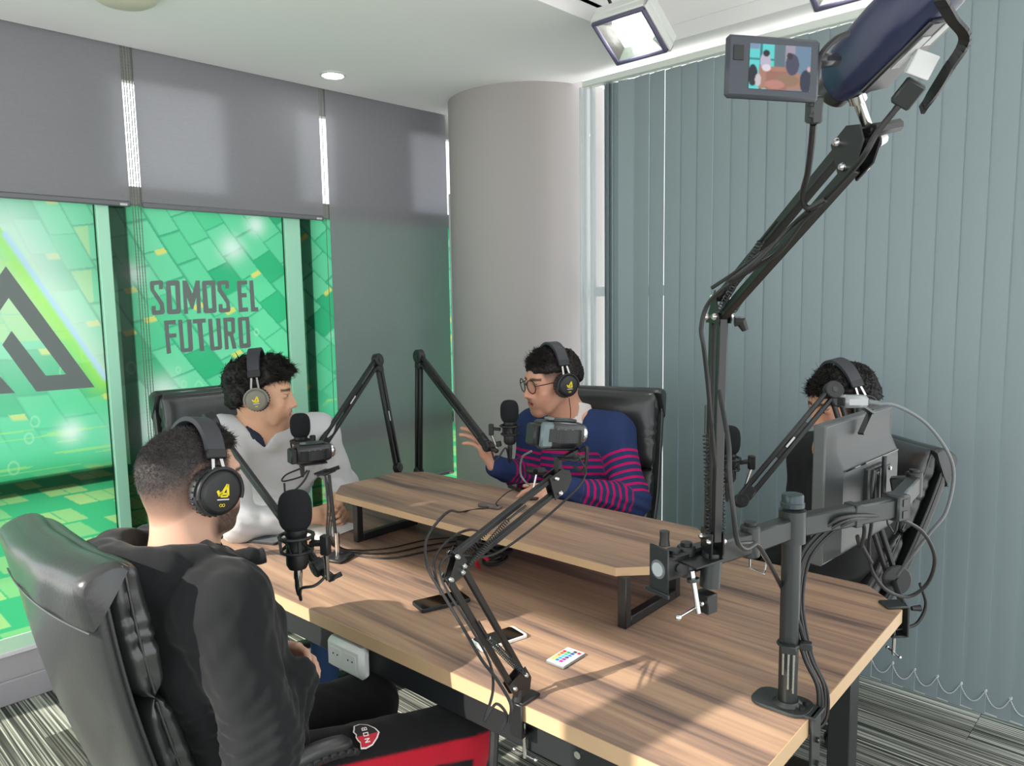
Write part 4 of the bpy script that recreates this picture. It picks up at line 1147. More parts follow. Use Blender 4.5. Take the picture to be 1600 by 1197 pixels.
for dz in (-0.05, -0.10, -0.15): MB().cyl(ec - EY * 0.009 + EZ * dz, ec - EY * 0.016 + EZ * dz, 0.006, n=10).build('bolt', M_black, ma)
ptop = dep(1237, 778, PT); ptop = V3(pole[0], pole[1], ptop[2])
MB().cyl(pole + EZ * 0.008, ptop - EZ * 0.01, 0.0190, n=32).build('pole', M_gun, ma)
MB().lathe([(0.0235, -0.004), (0.0235, 0.004), (0.0215, 0.006), (0.0215, 0.018), (0.0195, 0.0215), (0.0001, 0.0225)], ptop, I3, 28).build('cap', mat('dark_teal_cap', rgb(58, 70, 74), 0.3, 0.4), ma)
za = ptop[2] - 0.045
MB().cyl(V3(pole[0], pole[1], za - 0.032), V3(pole[0], pole[1], za + 0.034), 0.0265, n=28).build('collar', M_gun, ma)
aw, ah = 0.030, 0.044
pc = V3(pole[0], pole[1], za)
J1 = onz(1172, 845, za - 0.005); H1 = onz(1045, 884, za - 0.01)
J2 = onz(1395, 792, za - 0.004); K2 = onz(1428, 757, za - 0.002)
def link(a, b, nm='arm_link', m=None): return MB().bar(a, b, aw, ah, EZ, 0.004).build(nm, m or M_gun, ma)
def knuckle(p, r=0.019, h=0.062):
    o = MB().cyl(p - EZ * h / 2, p + EZ * h / 2, r, n=20, bev=0.003).build('knuckle', M_gun, ma)
    MB().cyl(p + EZ * h / 2, p + EZ * (h / 2 + 0.006), r * .62, n=12).build('bolt_cap', M_black, o)
d1 = norm(J1 - pc)
link(pc + d1 * 0.02, J1); knuckle(J1)
link(J1, H1, 'arm_link', M_blackmetal); knuckle(J1 + (H1 - J1) * 0.80, 0.017, 0.056)
hdir = norm(H1 - J1); Rh = np.column_stack([np.cross(EZ, hdir), EZ, hdir])
he = dep(1030, 889, float((H1 - CAM) @ _fw) - 0.01)
MB().box(he + hdir * 0.000, (0.048, 0.082, 0.004), Rh, 0.003).box(he + Rh @ V3(0, -0.042, 0.004), (0.058, 0.008, 0.005), Rh, 0.001).build('head_plate', M_gun, ma)
MB().cyl(he + hdir * 0.001, he + hdir * 0.0035, 0.017, n=24).build('plate_ring', M_grey, ma)
MB().cyl(he + hdir * 0.002, he + hdir * 0.0055, 0.0125, n=24).build('plate_bolt', mat('pale_zinc', rgb(205, 214, 216), 0.3, 0.4), ma)
MB().box(he - hdir * 0.028, (0.034, 0.040, 0.054), Rh, 0.003).build('tilt_block', M_blackmetal, ma)
MB().tube([he + EZ * 0.04 - hdir * .012, he + EZ * 0.052 - hdir * .012, he + EZ * 0.066 - hdir * .012], [0.010, 0.0085, 0.009], 10).build('knob', M_black, ma)
MB().cyl(he - hdir * 0.035 + EZ * 0.020, he - hdir * 0.035 + EZ * 0.028, 0.012, n=16).build('knob', M_black, ma)
for sg in (-1, 1): MB().cyl(he - hdir * 0.03 + Rh[:, 0] * 0.0175 * sg, he - hdir * 0.03 + Rh[:, 0] * 0.020 * sg, 0.008, n=8).build('pivot_bolt', M_gun, ma)
d2 = norm(J2 - pc)
link(pc + d2 * 0.02, J2); link(J2, K2); knuckle(K2)
MB().bar(J2 - d2 * 0.012, J2 + d2 * 0.03, 0.046, 0.058, EZ, 0.004).build('elbow_block', M_gun, ma)
nq = norm(np.cross(d2, EZ))
sl = MB()
for dz in (-0.013, 0.013): sl.box(J2 + d2 * 0.010 + nq * 0.0235 + EZ * dz, (0.016, 0.016, 0.002), np.column_stack([d2, EZ, nq]), 0)
sl.build('slot', M_screen, ma)
MB().bar(pc + (J2 - pc) * 0.55, pc + (J2 - pc) * 0.62, aw + 0.005, ah + 0.005, EZ, 0.002).build('cable_clip', M_gun, ma)
mon_y = 0.672
MC = V3(1.945, mon_y, 1.128); MW, MH = 0.425, 0.335
RX = rotz(-0.03)
ML = lambda a, b, d: MC + RX @ V3(a, -d, b)     # a along the width, b up, d out of the back
RM = RX @ np.column_stack([V3(1, 0, 0), V3(0, 0, 1), V3(0, -1, 0)])
vp_ = ML(0.02, -0.01, 0.062)
link(K2, vp_ - norm(vp_ - K2) * 0.02)
MB().box(vp_, (0.10, 0.10, 0.005), RM, 0.002).build('mount_plate', M_blackmetal, ma)
for a in (-0.04, 0.04):
    for b in (-0.04, 0.04): MB().cyl(vp_ + RM @ V3(a, b, 0.002), vp_ + RM @ V3(a, b, 0.006), 0.005, n=10).build('bolt', M_chrome, ma)
MB().cyl(vp_ + RM @ V3(-0.02, -0.08, 0.01), vp_ + RM @ V3(-0.02, 0.08, 0.01), 0.006, n=12).build('hinge_rod', M_gun, ma)
# hex keys in their clip, cable holder
hk = V3(pole[0], pole[1], 0) + EZ * dep(1237, 1000, PT)[2]
nh = norm(V3(-pole[0], -pole[1], 0)); th = norm(np.cross(EZ, nh))
MB().torus(hk, I3, 0.0205, 0.004, 24, 6).box(hk + nh * 0.026, (0.02, 0.03, 0.016), np.column_stack([nh, np.cross(EZ, nh), EZ]), 0.002).bar(hk + th * 0.02, hk + th * 0.0452, 0.018, 0.016, EZ, 0.002).build('key_holder', M_gun, ma)
for k, (o_, L_) in enumerate(((-0.010, 0.055), (0.0, 0.085), (0.010, 0.092))):
    MB().cyl(hk + nh * 0.027 + th * o_ - EZ * 0.006, hk + nh * 0.027 + th * o_ - EZ * L_, 0.0026, n=6).build('hex_key', M_chrome, ma)
# under-arm wire hooks
MB().tube([J1 + EZ * -0.03, J1 + V3(-.02, -.01, -0.045), J1 + V3(0.0, -.03, -0.06), J1 + V3(.03, -.02, -0.045), J1 + V3(.05, 0.0, -.04)], 0.002, 6).build('wire_hook', M_chrome, ma)
MB().tube([J2 + d2 * .02 + EZ * -0.03, J2 + V3(.03, 0, -0.06), J2 + V3(.05, .01, -.075), J2 + V3(.07, .03, -.06), J2 + V3(.08, .04, -.03)], 0.0025, 6).build('wire_hook', M_gun, ma)

mo = thing('monitor', 'dark grey monitor seen from behind at the right end of the table', 'monitor', ML(0, -MH / 2, 0))
M_monback = mat('monitor_back_plastic', rgb(50, 54, 55), 0.42)
MB().box(ML(0, 0, 0.0), (MW, MH, 0.030), RM, 0.004).build('frame', mat('monitor_frame', rgb(82, 87, 86), 0.42), mo)
MB().box(ML(0, 0, -0.0155), (MW - 0.03, MH - 0.03, 0.002), RM).build('screen', M_screen, mo)
# moulded back: raised housing that swells towards the bottom
mb = MB()
def bk(u, v):
    a = (u - 0.5) * (MW - 0.012); b = (v - 0.5) * (MH - 0.012)
    e = min(1, (1 - abs(2 * u - 1)) / 0.16) * min(1, (1 - abs(2 * v - 1)) / 0.14)
    e = e * e * (3 - 2 * e)
    s = 1.0 if v < 0.66 else max(0.25, 1 - (v - 0.66) / 0.20)
    return ML(a, b, 0.0152 + 0.030 * e * s)
mb.grid(bk, 29, 25); mb.build('back_cover', M_monback, mo, recalc=False)
MB().box(ML(0, 0.058, 0.0462), (MW * 0.80, 0.003, 0.002), RM).build('seam', M_screen, mo)
MB().box(ML(0, -0.01, 0.047), (0.11, 0.11, 0.02), RM, 0.003).build('mount_boss', M_monback, mo)
# bar webcam with its cable on top
wb = thing('webcam', 'grey bar webcam with a trailing cable on top of the monitor', 'webcam', ML(-0.06, MH / 2, 0))
wcc = dep(1334, 627, 1.80)
Rb = np.column_stack([norm(_rt * 0.95 + _fw * 0.3), EZ, norm(np.cross(norm(_rt * 0.95 + _fw * 0.3), EZ))])
MB().box(wcc, (0.070, 0.030, 0.034), Rb, 0.008).build('body', mat('silver_plastic', rgb(150, 154, 156), 0.35, 0.4), wb)
MB().box(wcc - Rb[:, 0] * 0.036, (0.006, 0.020, 0.024), Rb, 0.002).build('end_cap', M_black, wb)
MB().bar(wcc + Rb @ V3(0.02, -0.01, 0.0), dep(1362, 645, 1.86), 0.014, 0.006).bar(dep(1362, 640, 1.87), dep(1345, 678, 1.83), 0.014, 0.006).build('clip', M_gun, wb)
MB().cyl(wcc + Rb @ V3(0.030, 0.0, 0.012), dep(1372, 630, 1.80), 0.006, n=10).build('cable_plug', M_grey, wb)
MB().tube(spline([dep(1366, 631, 1.80), dep(1400, 634, 1.81), dep(1445, 660, 1.84), dep(1480, 705, 1.88), dep(1490, 745, 1.90), dep(1478, 800, 1.92), dep(1455, 830, 1.94), dep(1425, 868, 2.0), dep(1402, 898, 2.14)]), 0.0042, 8).build('cable', M_cablegrey, wb)
# cable bundle by the pole
cbz = [(1398, 812), (1330, 808), (1290, 830), (1258, 870), (1247, 930), (1253, 985), (1265, 1030), (1285, 1075), (1283, 1120), (1262, 1140)]
for k in range(4):
    o = k * 0.004
    pts = [dep(x + (k - 1.5) * 5, y + (k % 2) * 4, PT - 0.01 + o * 1.5) for x, y in cbz[1:]]
    pts = [dep(1392 - 10 * k, 806 + 3 * k, 1.66)] + pts
    cable('%s cable of the bundle hanging down beside the monitor pole' % ('outermost', 'second', 'third', 'innermost')[k], pts, 0.0042 if k < 2 else 0.0034)
cable('cable running from the arm knuckle diagonally across the pole into the bundle', [dep(1152, 850, 1.28), dep(1180, 850, 1.34), dep(1195, 868, 1.38), dep(1220, 915, PT - .03), dep(1245, 965, PT - .03), dep(1256, 1000, PT - .02)], 0.0042)
cable('thick cable loop hanging below the monitor arm elbow', [dep(1398, 806, 1.66), dep(1440, 830, 1.72), dep(1460, 870, 1.76), dep(1450, 910, 1.80), dep(1420, 932, 1.82), dep(1385, 922, 1.8), dep(1362, 890, 1.78), dep(1358, 850, 1.76), dep(1362, 815, 1.74), dep(1362, 770, 1.74), dep(1365, 735, 1.76)], 0.0042)
cable('black cable with a thick plug under the monitor', [dep(1330, 810, 1.66), dep(1350, 822, 1.68), dep(1345, 855, 1.7), dep(1340, 838, 1.72), dep(1352, 862, 1.72), dep(1362, 880, 1.72)], 0.0045)

# ------------------------------------------------------------------ tall camera arm clamped to the monitor arm
q0 = onz(1112, 872, za); tE = float((q0 - CAM) @ _fw)
E0 = dep(1113, 852, tE); E1 = dep(1122, 484, tE - 0.02); E1 = V3(E0[0] + .002, E0[1] - .004, E1[2]); E2 = dep(1338, 232, 0.885)
nE = norm(np.cross(E1 - E0, E2 - E1))
armE = scissor('camera_boom', 'tall black spring arm rising on the right to the overhead camcorder', 'camera arm', E0, E1, E2, nE, 0.015, 0.034)
MB().cyl(E0 - EZ * 0.075 + V3(-.004, .002, 0), E0 - EZ * 0.012, 0.018, n=24).build('socket', M_gun, armE)
cl = E0 - EZ * 0.055
MB().box(cl + hdir * 0.03 + EZ * 0.034, (0.05, 0.07, 0.004), np.column_stack([Rh[:, 0], hdir, EZ]), 0.001).build('clamp_plate', M_blackmetal, armE)
MB().box(cl + hdir * 0.015 - EZ * 0.045, (0.035, 0.025, 0.035), np.column_stack([Rh[:, 0], hdir, EZ]), 0.002).build('clamp_block', M_blackmetal, armE)
s0, s1 = dep(1081, 892, tE - 0.03), dep(1091, 958, tE - 0.03)
MB().cyl(s0, s1, 0.0048, n=12).build('clamp_screw', M_chrome, armE)
MB().cyl(s0 + (s1 - s0) * 0.18, s0 + (s1 - s0) * 0.25, 0.011, n=14).build('clamp_pad', M_gun, armE)
MB().cyl(dep(1060, 965, tE - 0.06), dep(1097, 943, tE - 0.01), 0.0022, n=8).sph(dep(1060, 965, tE - 0.06), 0.0058, n=12, m=8).sph(dep(1097, 943, tE - .01), 0.0052, n=12, m=8).build('clamp_handle', M_chrome, armE)
MB().tube([E1 + nE * .01 + V3(.01, -.015, -.02), E1 + V3(.025, -.03, -.02), E1 + V3(.03, -.035, -.035)], [0.009, 0.010, 0.006], 8).build('wing_knob', M_black, armE)
MB().cyl(dep(1358, 206, .885), dep(1337, 146, .86), 0.006, n=12).cyl(dep(1341, 158, .865), dep(1337, 146, .86), 0.010, n=14).build('head_rod', M_chrome, armE)
MB().bar(dep(1352, 205, .875), dep(1402, 196, .90), 0.022, 0.014, EZ, 0.004).build('lever', M_black, armE)
MB().cyl(dep(1366, 222, .88), dep(1376, 216, .89), 0.009, n=14).build('screw_cap', M_chrome, armE)
# overhead camcorder
ax = norm(dep(1325, 118, 0.86) - dep(1462, -25, 0.74))
cC = (dep(1325, 118, 0.86) + dep(1462, -25, 0.74)) / 2
dn = norm(-_up * 0.62 + _rt * 0.42 - _fw * 0.55)
ovc = thing('camcorder', 'large blue-black camcorder with open screen at the top right', 'camcorder', cC, 0, 'small black camcorders on arms')
y_ = ax; z_ = norm(-dn - y_ * (-dn @ y_)); x_ = np.cross(y_, z_)
RO = np.column_stack([x_, y_, z_]); LO = lambda a, b, d: cC + RO @ V3(a, b, d)
M_shell2 = mat('blue_black_shell', rgb(36, 43, 72), 0.3, 0.1, 0.5)
N = 24
def osec(y0, w, h, dz=0.0):
    return [LO(w / 2 * math.copysign(abs(math.cos(2 * math.pi * i / N)) ** 0.6, math.cos(2 * math.pi * i / N)), y0, dz + h / 2 * math.copysign(abs(math.sin(2 * math.pi * i / N)) ** 0.6, math.sin(2 * math.pi * i / N))) for i in range(N)]
secs = [osec(-0.075, .050, .050), osec(-0.068, .058, .058), osec(-0.01, .064, .064), osec(0.045, .064, .062), osec(0.070, .056, .054), osec(0.082, .040, .040)]
mb = MB(); mb.add([p for s_ in secs for p in s_], [(i * N + j, i * N + (j + 1) % N, (i + 1) * N + (j + 1) % N, (i + 1) * N + j) for i in range(len(secs) - 1) for j in range(N)] + [tuple(range(N))[::-1], tuple((len(secs) - 1) * N + j for j in range(N))])
mb.build('body', M_shell2, ovc)
MB().cyl(LO(0, 0.080, 0), LO(0, 0.096, 0), 0.021, n=28, bev=0.002).build('lens_barrel', M_blackmetal, ovc)
MB().cyl(LO(0, 0.0962, 0), LO(0, 0.0972, 0), 0.016, n=24).build('lens', M_screen, ovc)
MB().box(LO(0.004, -0.002, -0.032), (0.040, 0.105, 0.006), RO, 0.002).build('base', MATS['camera_shell'], ovc)
MB().box(LO(-0.004, -0.012, -0.0355), (0.012, 0.045, 0.001), RO).box(LO(0.010, -0.035, -0.0355), (0.010, 0.030, 0.001), RO).build('print', M_label, ovc)
MB().box(LO(0.0, -0.082, 0.0), (0.040, 0.020, 0.044), RO, 0.005).build('battery', M_black, ovc)
st_ = MB(); pts = spline([dep(1440, 172, .84), dep(1455, 150, .82), dep(1480, 110, .78), dep(1508, 62, .74), dep(1488, 30, .72), dep(1470, 0, .70)], 6)
for i in range(len(pts) - 1): st_.bar(pts[i], pts[i + 1] + norm(pts[i + 1] - pts[i]) * .002, 0.004, 0.011, _fw)
st_.build('hand_strap', M_black, ovc)
# flip-out screen: facing the photographer
sc0 = dep(1206, 108, 0.74)
nS = norm(-_fw + 0.10 * _rt - 0.05 * _up); xS = norm(np.cross(_up + 0.02 * _rt, nS)); yS = np.cross(nS, xS)
RS = np.column_stack([xS, yS, nS])
lp = MB().box(sc0, (0.094, 0.060, 0.009), RS, 0.003).build('screen_panel', mat('panel_plastic', rgb(52, 58, 66), 0.4), ovc)
MB().bar(sc0 + RS @ V3(0.045, 0.012, -0.004), dep(1300, 95, .78), 0.022, 0.012, EZ, .004).build('screen_hinge', MATS['camera_shell'], ovc)
# the live picture on it: pale green windows at left, people and the table in small
NXp, NYp = 100, 72
W_, H_ = 0.062, 0.043
uu, vv = np.meshgrid(np.linspace(0, 1, NXp), np.linspace(0, 1, NYp), indexing='ij')
pic = np.zeros((NXp, NYp, 3)); pic[:] = L3(104, 128, 150)
def area(mask, c): pic[mask] = L3(*c)
def ell(cx, cy, rx, ry): return ((uu - cx) / rx) ** 2 + ((vv - cy) / ry) ** 2 < 1
area(uu < 0.42, (92, 196, 196)); area((uu > 0.17) & (uu < 0.21), (60, 110, 120)); area((vv > 0.64) & (vv < 0.68) & (uu < 0.42), (50, 120, 120))
area((uu < 0.16) & (vv > 0.88), (120, 140, 170))
area((uu > 0.40) & (uu < 0.58), (92, 108, 118)); area((uu > 0.58) & (uu < 0.74) & (vv > 0.3), (150, 142, 158))
area((vv < 0.52 + 0.0 * uu) & (vv > 0.02) & (vv < 0.9 - 0.62 * uu) & (uu > 0.16), (160, 118, 104))
area((vv < 0.42) & (uu > 0.28) & (uu < 0.62), (148, 104, 92)); area(ell(0.62, 0.22, 0.20, 0.14), (140, 112, 92)); area(ell(0.42, 0.12, 0.16, 0.10), (176, 122, 112))
area(ell(0.26, 0.62, 0.085, 0.20), (176, 170, 190)); area(ell(0.27, 0.80, 0.055, 0.075), (52, 40, 50)); area(ell(0.28, 0.48, 0.07, 0.08), (210, 200, 210))
area(ell(0.70, 0.58, 0.11, 0.24), (72, 70, 92)); area(ell(0.655, 0.77, 0.05, 0.075), (62, 52, 60))
area(ell(0.06, 0.30, 0.08, 0.24), (44, 44, 54)); area(ell(0.15, 0.20, 0.05, 0.14), (190, 180, 186))
area(ell(0.93, 0.22, 0.10, 0.26), (48, 56, 72)); area(ell(0.97, 0.50, 0.025, 0.06), (200, 160, 160))
sm_ = pic.copy()
for sh in ((1, 0), (-1, 0), (0, 1), (0, -1)): sm_ += np.roll(pic, sh, (0, 1))
pic = sm_ / 5 * .62
vs = [tuple(sc0 + RS @ V3(0.006 + (u - 0.5) * W_, (v - 0.5) * H_, 0.0050)) for u, v in zip(uu.ravel(), vv.ravel())]
i, j = np.meshgrid(np.arange(NXp - 1), np.arange(NYp - 1), indexing='ij'); a = (i * NYp + j).ravel()
me = bpy.data.meshes.new('live_picture'); me.from_pydata(vs, [], np.column_stack([a, a + NYp, a + NYp + 1, a + 1]).tolist())
mlive = attr_mat('live_screen', 0.3)
_p = mlive.node_tree.nodes['Principled BSDF']; _a = mlive.node_tree.nodes['Attribute']
mlive.node_tree.links.new(_a.outputs['Color'], _p.inputs['Emission Color']); _p.inputs['Emission Strength'].default_value = 0.35
_p.inputs['Specular IOR Level'].default_value = 0.2
me.materials.append(mlive); col_attr(me, pic.reshape(-1, 3))
o = bpy.data.objects.new('live_picture', me); C.objects.link(o); attach(o, lp)
MB().box(sc0 + RS @ V3(-0.036, 0.012, 0.005), (0.010, 0.014, 0.001), RS).build('screen_keys', M_black, lp)
# plugs and cables of the overhead camcorder
hp = thing('video_plug', 'dark cable plug with a white sticker beside the overhead camcorder', 'plug', dep(1420, 140, .80))
MB().bar(dep(1404, 165, .81), dep(1434, 128, .79), 0.022, 0.010, _fw, 0.002).build('body', M_grey if False else M_gun, hp)
MB().bar(dep(1430, 120, .788), dep(1450, 82, .778), 0.024, 0.011, _fw, 0.001).build('sticker', M_label, hp)
MB().cyl(dep(1404, 165, .81), dep(1392, 180, .815), 0.004, 0.003, n=8).build('strain_relief', M_black, hp)
cable('black cable following the tall camera arm down from the overhead camcorder', [dep(1396, 175, .815), dep(1370, 208, .83), dep(1345, 250, .85), dep(1300, 300, .92), dep(1255, 345, .98), dep(1215, 395, 1.03), dep(1160, 430, 1.08), dep(1110, 470, 1.14), dep(1096, 510, 1.16), dep(1100, 545, 1.17), dep(1106, 600, 1.20), dep(1114, 690, 1.24), dep(1118, 730, 1.26)], 0.0036)
up_ = thing('cable_joiner', 'dark rectangular cable joiner hanging below the flip-out screen', 'plug', dep(1272, 172, .76))
MB().bar(dep(1273, 150, .76), dep(1271, 193, .77), 0.021, 0.012, _rt, 0.002).build('body', M_gun, up_)
for y0 in (163, 181): MB().box(dep(1267, y0, .752), (0.005, 0.004, 0.002), RS, 0.0005).build('mark', M_black, up_)
cable('cable from the joiner down to the upper section of the tall camera arm', [dep(1271, 193, .77), dep(1268, 225, .80), dep(1262, 270, .87), dep(1254, 305, .93), dep(1262, 325, .95), dep(1290, 312, .93)], 0.0036)
cable('cable arching from the joiner up to the overhead camcorder', [dep(1273, 152, .76), dep(1276, 120, .75), dep(1284, 85, .745), dep(1305, 62, .745), dep(1325, 52, .75)], 0.0030)
cable('loose cable tied along the middle of the tall camera arm', [dep(1112, 450, 1.13), dep(1150, 425, 1.10), dep(1185, 400, 1.06), dep(1215, 378, 1.03), dep(1180, 408, 1.06), dep(1140, 440, 1.10), dep(1180, 412, 1.05), dep(1235, 355, 1.0), dep(1262, 330, .96)], 0.003)
cable('cable hanging along the lower section of the tall camera arm into the wire hook', [dep(1124, 610, 1.25), dep(1138, 690, 1.21), dep(1140, 740, 1.2), dep(1146, 800, 1.2), dep(1152, 845, 1.22), dep(1165, 858, 1.25), dep(1180, 850, 1.30)], 0.004)

# ------------------------------------------------------------------ right-hand man's boom and microphone
bF = tf(TA1 - 0.055, TB0 + 0.068, TOP)
F0 = dep(1394, 902, 2.22); F1 = dep(1302, 610, 2.36); F2 = dep(1158, 782, 2.26)
armF = boom('microphone_boom', 'black boom arm bent upwards in front of the face hidden by the monitor', F0, F1, F2, 'studio microphone booms', None, 0.015, 0.024, base=bF)
dgo = norm(EX * 0.7 - EY * 0.7)
bE_ = onz(1408, 946, TOP)
cclamp(armF, bE_, dgo, 0.085, M_gun, 0.05)
MB().cyl(bE_ + dgo * 0.006, F0 - EZ * 0.0, 0.009, n=12).build('post', M_black, armF)
MB().cyl(bE_ + dgo * .03 - EZ * 0.01, bE_ + dgo * .055 - EZ * 0.01, 0.006, 0.009, n=10).build('thumb_screw', M_black, armF)
MB().cyl(F0 - norm(_fw) * 0.02, F0 - norm(_fw) * 0.034, 0.042, n=28, bev=0.004).cyl(F0 - norm(_fw) * 0.034, F0 - norm(_fw) * 0.038, 0.006, n=10).build('spring_disc', M_black, armF)
m4 = dep(1138, 688, 2.30)
microphone(m4, 'black microphone half hidden behind the tall camera arm on the right', EZ, norm(_rt), 1.0, mount=F2)
cable('cable curling from the far right corner clamp under the table edge', [bE_ + dgo * .05 + EZ * .06, bE_ + dgo * .07 + EZ * .0, bE_ + dgo * .05 - EZ * .05, bE_ - EZ * .065 + dgo * .015, bE_ - EZ * .07 - dgo * .03], 0.0045)

cable('black braided cable hanging under the front table edge near the sockets', [tf(TA0 + .05, 1.11, UZ - .09), tf(TA0 + .03, 1.10, .50), tf(TA0 + .04, 1.10, .30), tf(TA0 + .07, 1.08, .12), tf(TA0 + .14, 1.02, .012)], .011)
# ================================================================== PEOPLE: smooth signed-distance bodies turned into meshes
class Field:
    def __init__(s, lo, hi, res):
        s.lo, s.res = np.asarray(lo, float), res
        s.n = np.maximum(8, np.ceil((np.asarray(hi, float) - s.lo) / res).astype(int) + 1)
        s.D = np.full(s.n, 0.5, np.float32)
        s.ax = [s.lo[i] + res * np.arange(s.n[i]) for i in range(3)]
    def view(s, a, b):
        i0 = np.maximum(0, np.floor((a - s.lo) / s.res).astype(int)); i1 = np.minimum(s.n, np.ceil((b - s.lo) / s.res).astype(int) + 2)
        if (i1 <= i0).any(): return None
        sl = tuple(slice(i0[k], i1[k]) for k in range(3))
        g = (s.ax[0][sl[0]][:, None, None], s.ax[1][sl[1]][None, :, None], s.ax[2][sl[2]][None, None, :])
        return sl, g
    def mix(s, sl, d, k, op):
        a = s.D[sl]
        if op == 'sub': d = -d; a2 = np.maximum(a, d); h = np.maximum(k - np.abs(a - d), 0) if k else 0; s.D[sl] = a2 + (h * h / (4 * k) if k else 0)
        else: a2 = np.minimum(a, d); h = np.maximum(k - np.abs(a - d), 0) if k else 0; s.D[sl] = a2 - (h * h / (4 * k) if k else 0)
    def cap(s, a, b, ra, rb=None, k=0.0, op='add', m=0.03):
        a, b = np.asarray(a, float), np.asarray(b, float); rb = ra if rb is None else rb
        R = max(ra, rb) + k + m
        v = s.view(np.minimum(a, b) - R, np.maximum(a, b) + R)
        if v is None: return
        sl, (x, y, z) = v
        d = b - a; L2 = max(d @ d, 1e-12)
        t = np.clip(((x - a[0]) * d[0] + (y - a[1]) * d[1] + (z - a[2]) * d[2]) / L2, 0, 1)
        q = np.sqrt((x - a[0] - t * d[0]) ** 2 + (y - a[1] - t * d[1]) ** 2 + (z - a[2] - t * d[2]) ** 2) - (ra + (rb - ra) * t)
        s.mix(sl, q.astype(np.float32), k, op)
    def ell(s, c, r, R=I3, k=0.0, op='add', m=0.03):
        c, r = np.asarray(c, float), np.asarray(r, float)
        e = np.sqrt(((R * r) ** 2).sum(1)) + k + m
        v = s.view(c - e, c + e)
        if v is None: return
        sl, (x, y, z) = v
        x, y, z = x - c[0], y - c[1], z - c[2]
        p = [R[0, i] * x + R[1, i] * y + R[2, i] * z for i in range(3)]
        k0 = np.sqrt(sum((p[i] / r[i]) ** 2 for i in range(3))); k1 = np.sqrt(sum((p[i] / r[i] ** 2) ** 2 for i in range(3)))
        s.mix(sl, (k0 * (k0 - 1) / np.maximum(k1, 1e-6)).astype(np.float32), k, op)
    def half(s, c, n, k=0.0):
        """cut away everything on the +n side"""
        n = norm(n); x, y, z = s.ax[0][:, None, None], s.ax[1][None, :, None], s.ax[2][None, None, :]
        d = ((x - c[0]) * n[0] + (y - c[1]) * n[1] + (z - c[2]) * n[2]).astype(np.float32)
        a2 = np.maximum(s.D, d); h = np.maximum(k - np.abs(s.D - d), 0) if k else 0
        s.D = a2 + (h * h / (4 * k) if k else 0)
    def wrinkle(s, fn):
        x, y, z = s.ax[0][:, None, None], s.ax[1][None, :, None], s.ax[2][None, None, :]
        near = np.abs(s.D) < 0.03
        i = np.nonzero(near)
        s.D[i] += fn(s.ax[0][i[0]], s.ax[1][i[1]], s.ax[2][i[2]]).astype(np.float32)
    def nets(s):
        D = s.D; S = D < 0
        n = s.n
        c = np.zeros(n - 1, np.uint8)
        for i in (0, 1):
            for j in (0, 1):
                for k in (0, 1):
                    c += S[i:n[0] - 1 + i, j:n[1] - 1 + j, k:n[2] - 1 + k]
        I = np.array(np.nonzero((c > 0) & (c < 8)))
        cor = {(i, j, k): D[I[0] + i, I[1] + j, I[2] + k] for i in (0, 1) for j in (0, 1) for k in (0, 1)}
        P = np.zeros((I.shape[1], 3)); W = np.zeros(I.shape[1])
        for a in range(3):
            u, w = [q for q in range(3) if q != a]
            for p in (0, 1):
                for q in (0, 1):
                    k0 = [0, 0, 0]; k0[u] = p; k0[w] = q; k1 = list(k0); k1[a] = 1
                    d0, d1 = cor[tuple(k0)], cor[tuple(k1)]
                    m = (d0 < 0) != (d1 < 0)
                    t = np.where(m, d0 / np.where(m, d0 - d1, 1), 0)
                    o = np.zeros((I.shape[1], 3)); o[:, u] = p; o[:, w] = q; o[:, a] = t
                    P += o * m[:, None]; W += m
        P = P / W[:, None]
        verts = s.lo + s.res * (I.T + P)
        idx = np.full(n - 1, -1, np.int64); idx[I[0], I[1], I[2]] = np.arange(I.shape[1])
        F = []
        for a in range(3):
            u, w = (a + 1) % 3, (a + 2) % 3
            sl0 = [slice(1, n[q] - 1) for q in range(3)]; sl1 = list(sl0)
            sl0[a] = slice(0, n[a] - 1); sl1[a] = slice(1, n[a])
            A, B = S[tuple(sl0)], S[tuple(sl1)]
            for flip, m in ((False, A & ~B), (True, ~A & B)):
                e = np.array(np.nonzero(m))
                for q in range(3): e[q] += 0 if q == a else 1
                def cell(du, dw):
                    f = e.copy(); f[u] -= du; f[w] -= dw; return idx[f[0], f[1], f[2]]
                q4 = np.stack([cell(1, 1), cell(0, 1), cell(0, 0), cell(1, 0)], 1)
                F.append(q4[:, ::-1] if flip else q4)
        F = np.concatenate(F); F = F[(F >= 0).all(1)]
        return verts, F
def relax(V, F, it=1, lam=0.5):
    for _ in range(it):
        acc = np.zeros_like(V); cnt = np.zeros(len(V))
        for a, b in ((0, 1), (1, 2), (2, 3), (3, 0)):
            np.add.at(acc, F[:, a], V[F[:, b]]); np.add.at(acc, F[:, b], V[F[:, a]])
            np.add.at(cnt, F[:, a], 1); np.add.at(cnt, F[:, b], 1)
        V = V + lam * (acc / np.maximum(cnt, 1)[:, None] - V)
    return V
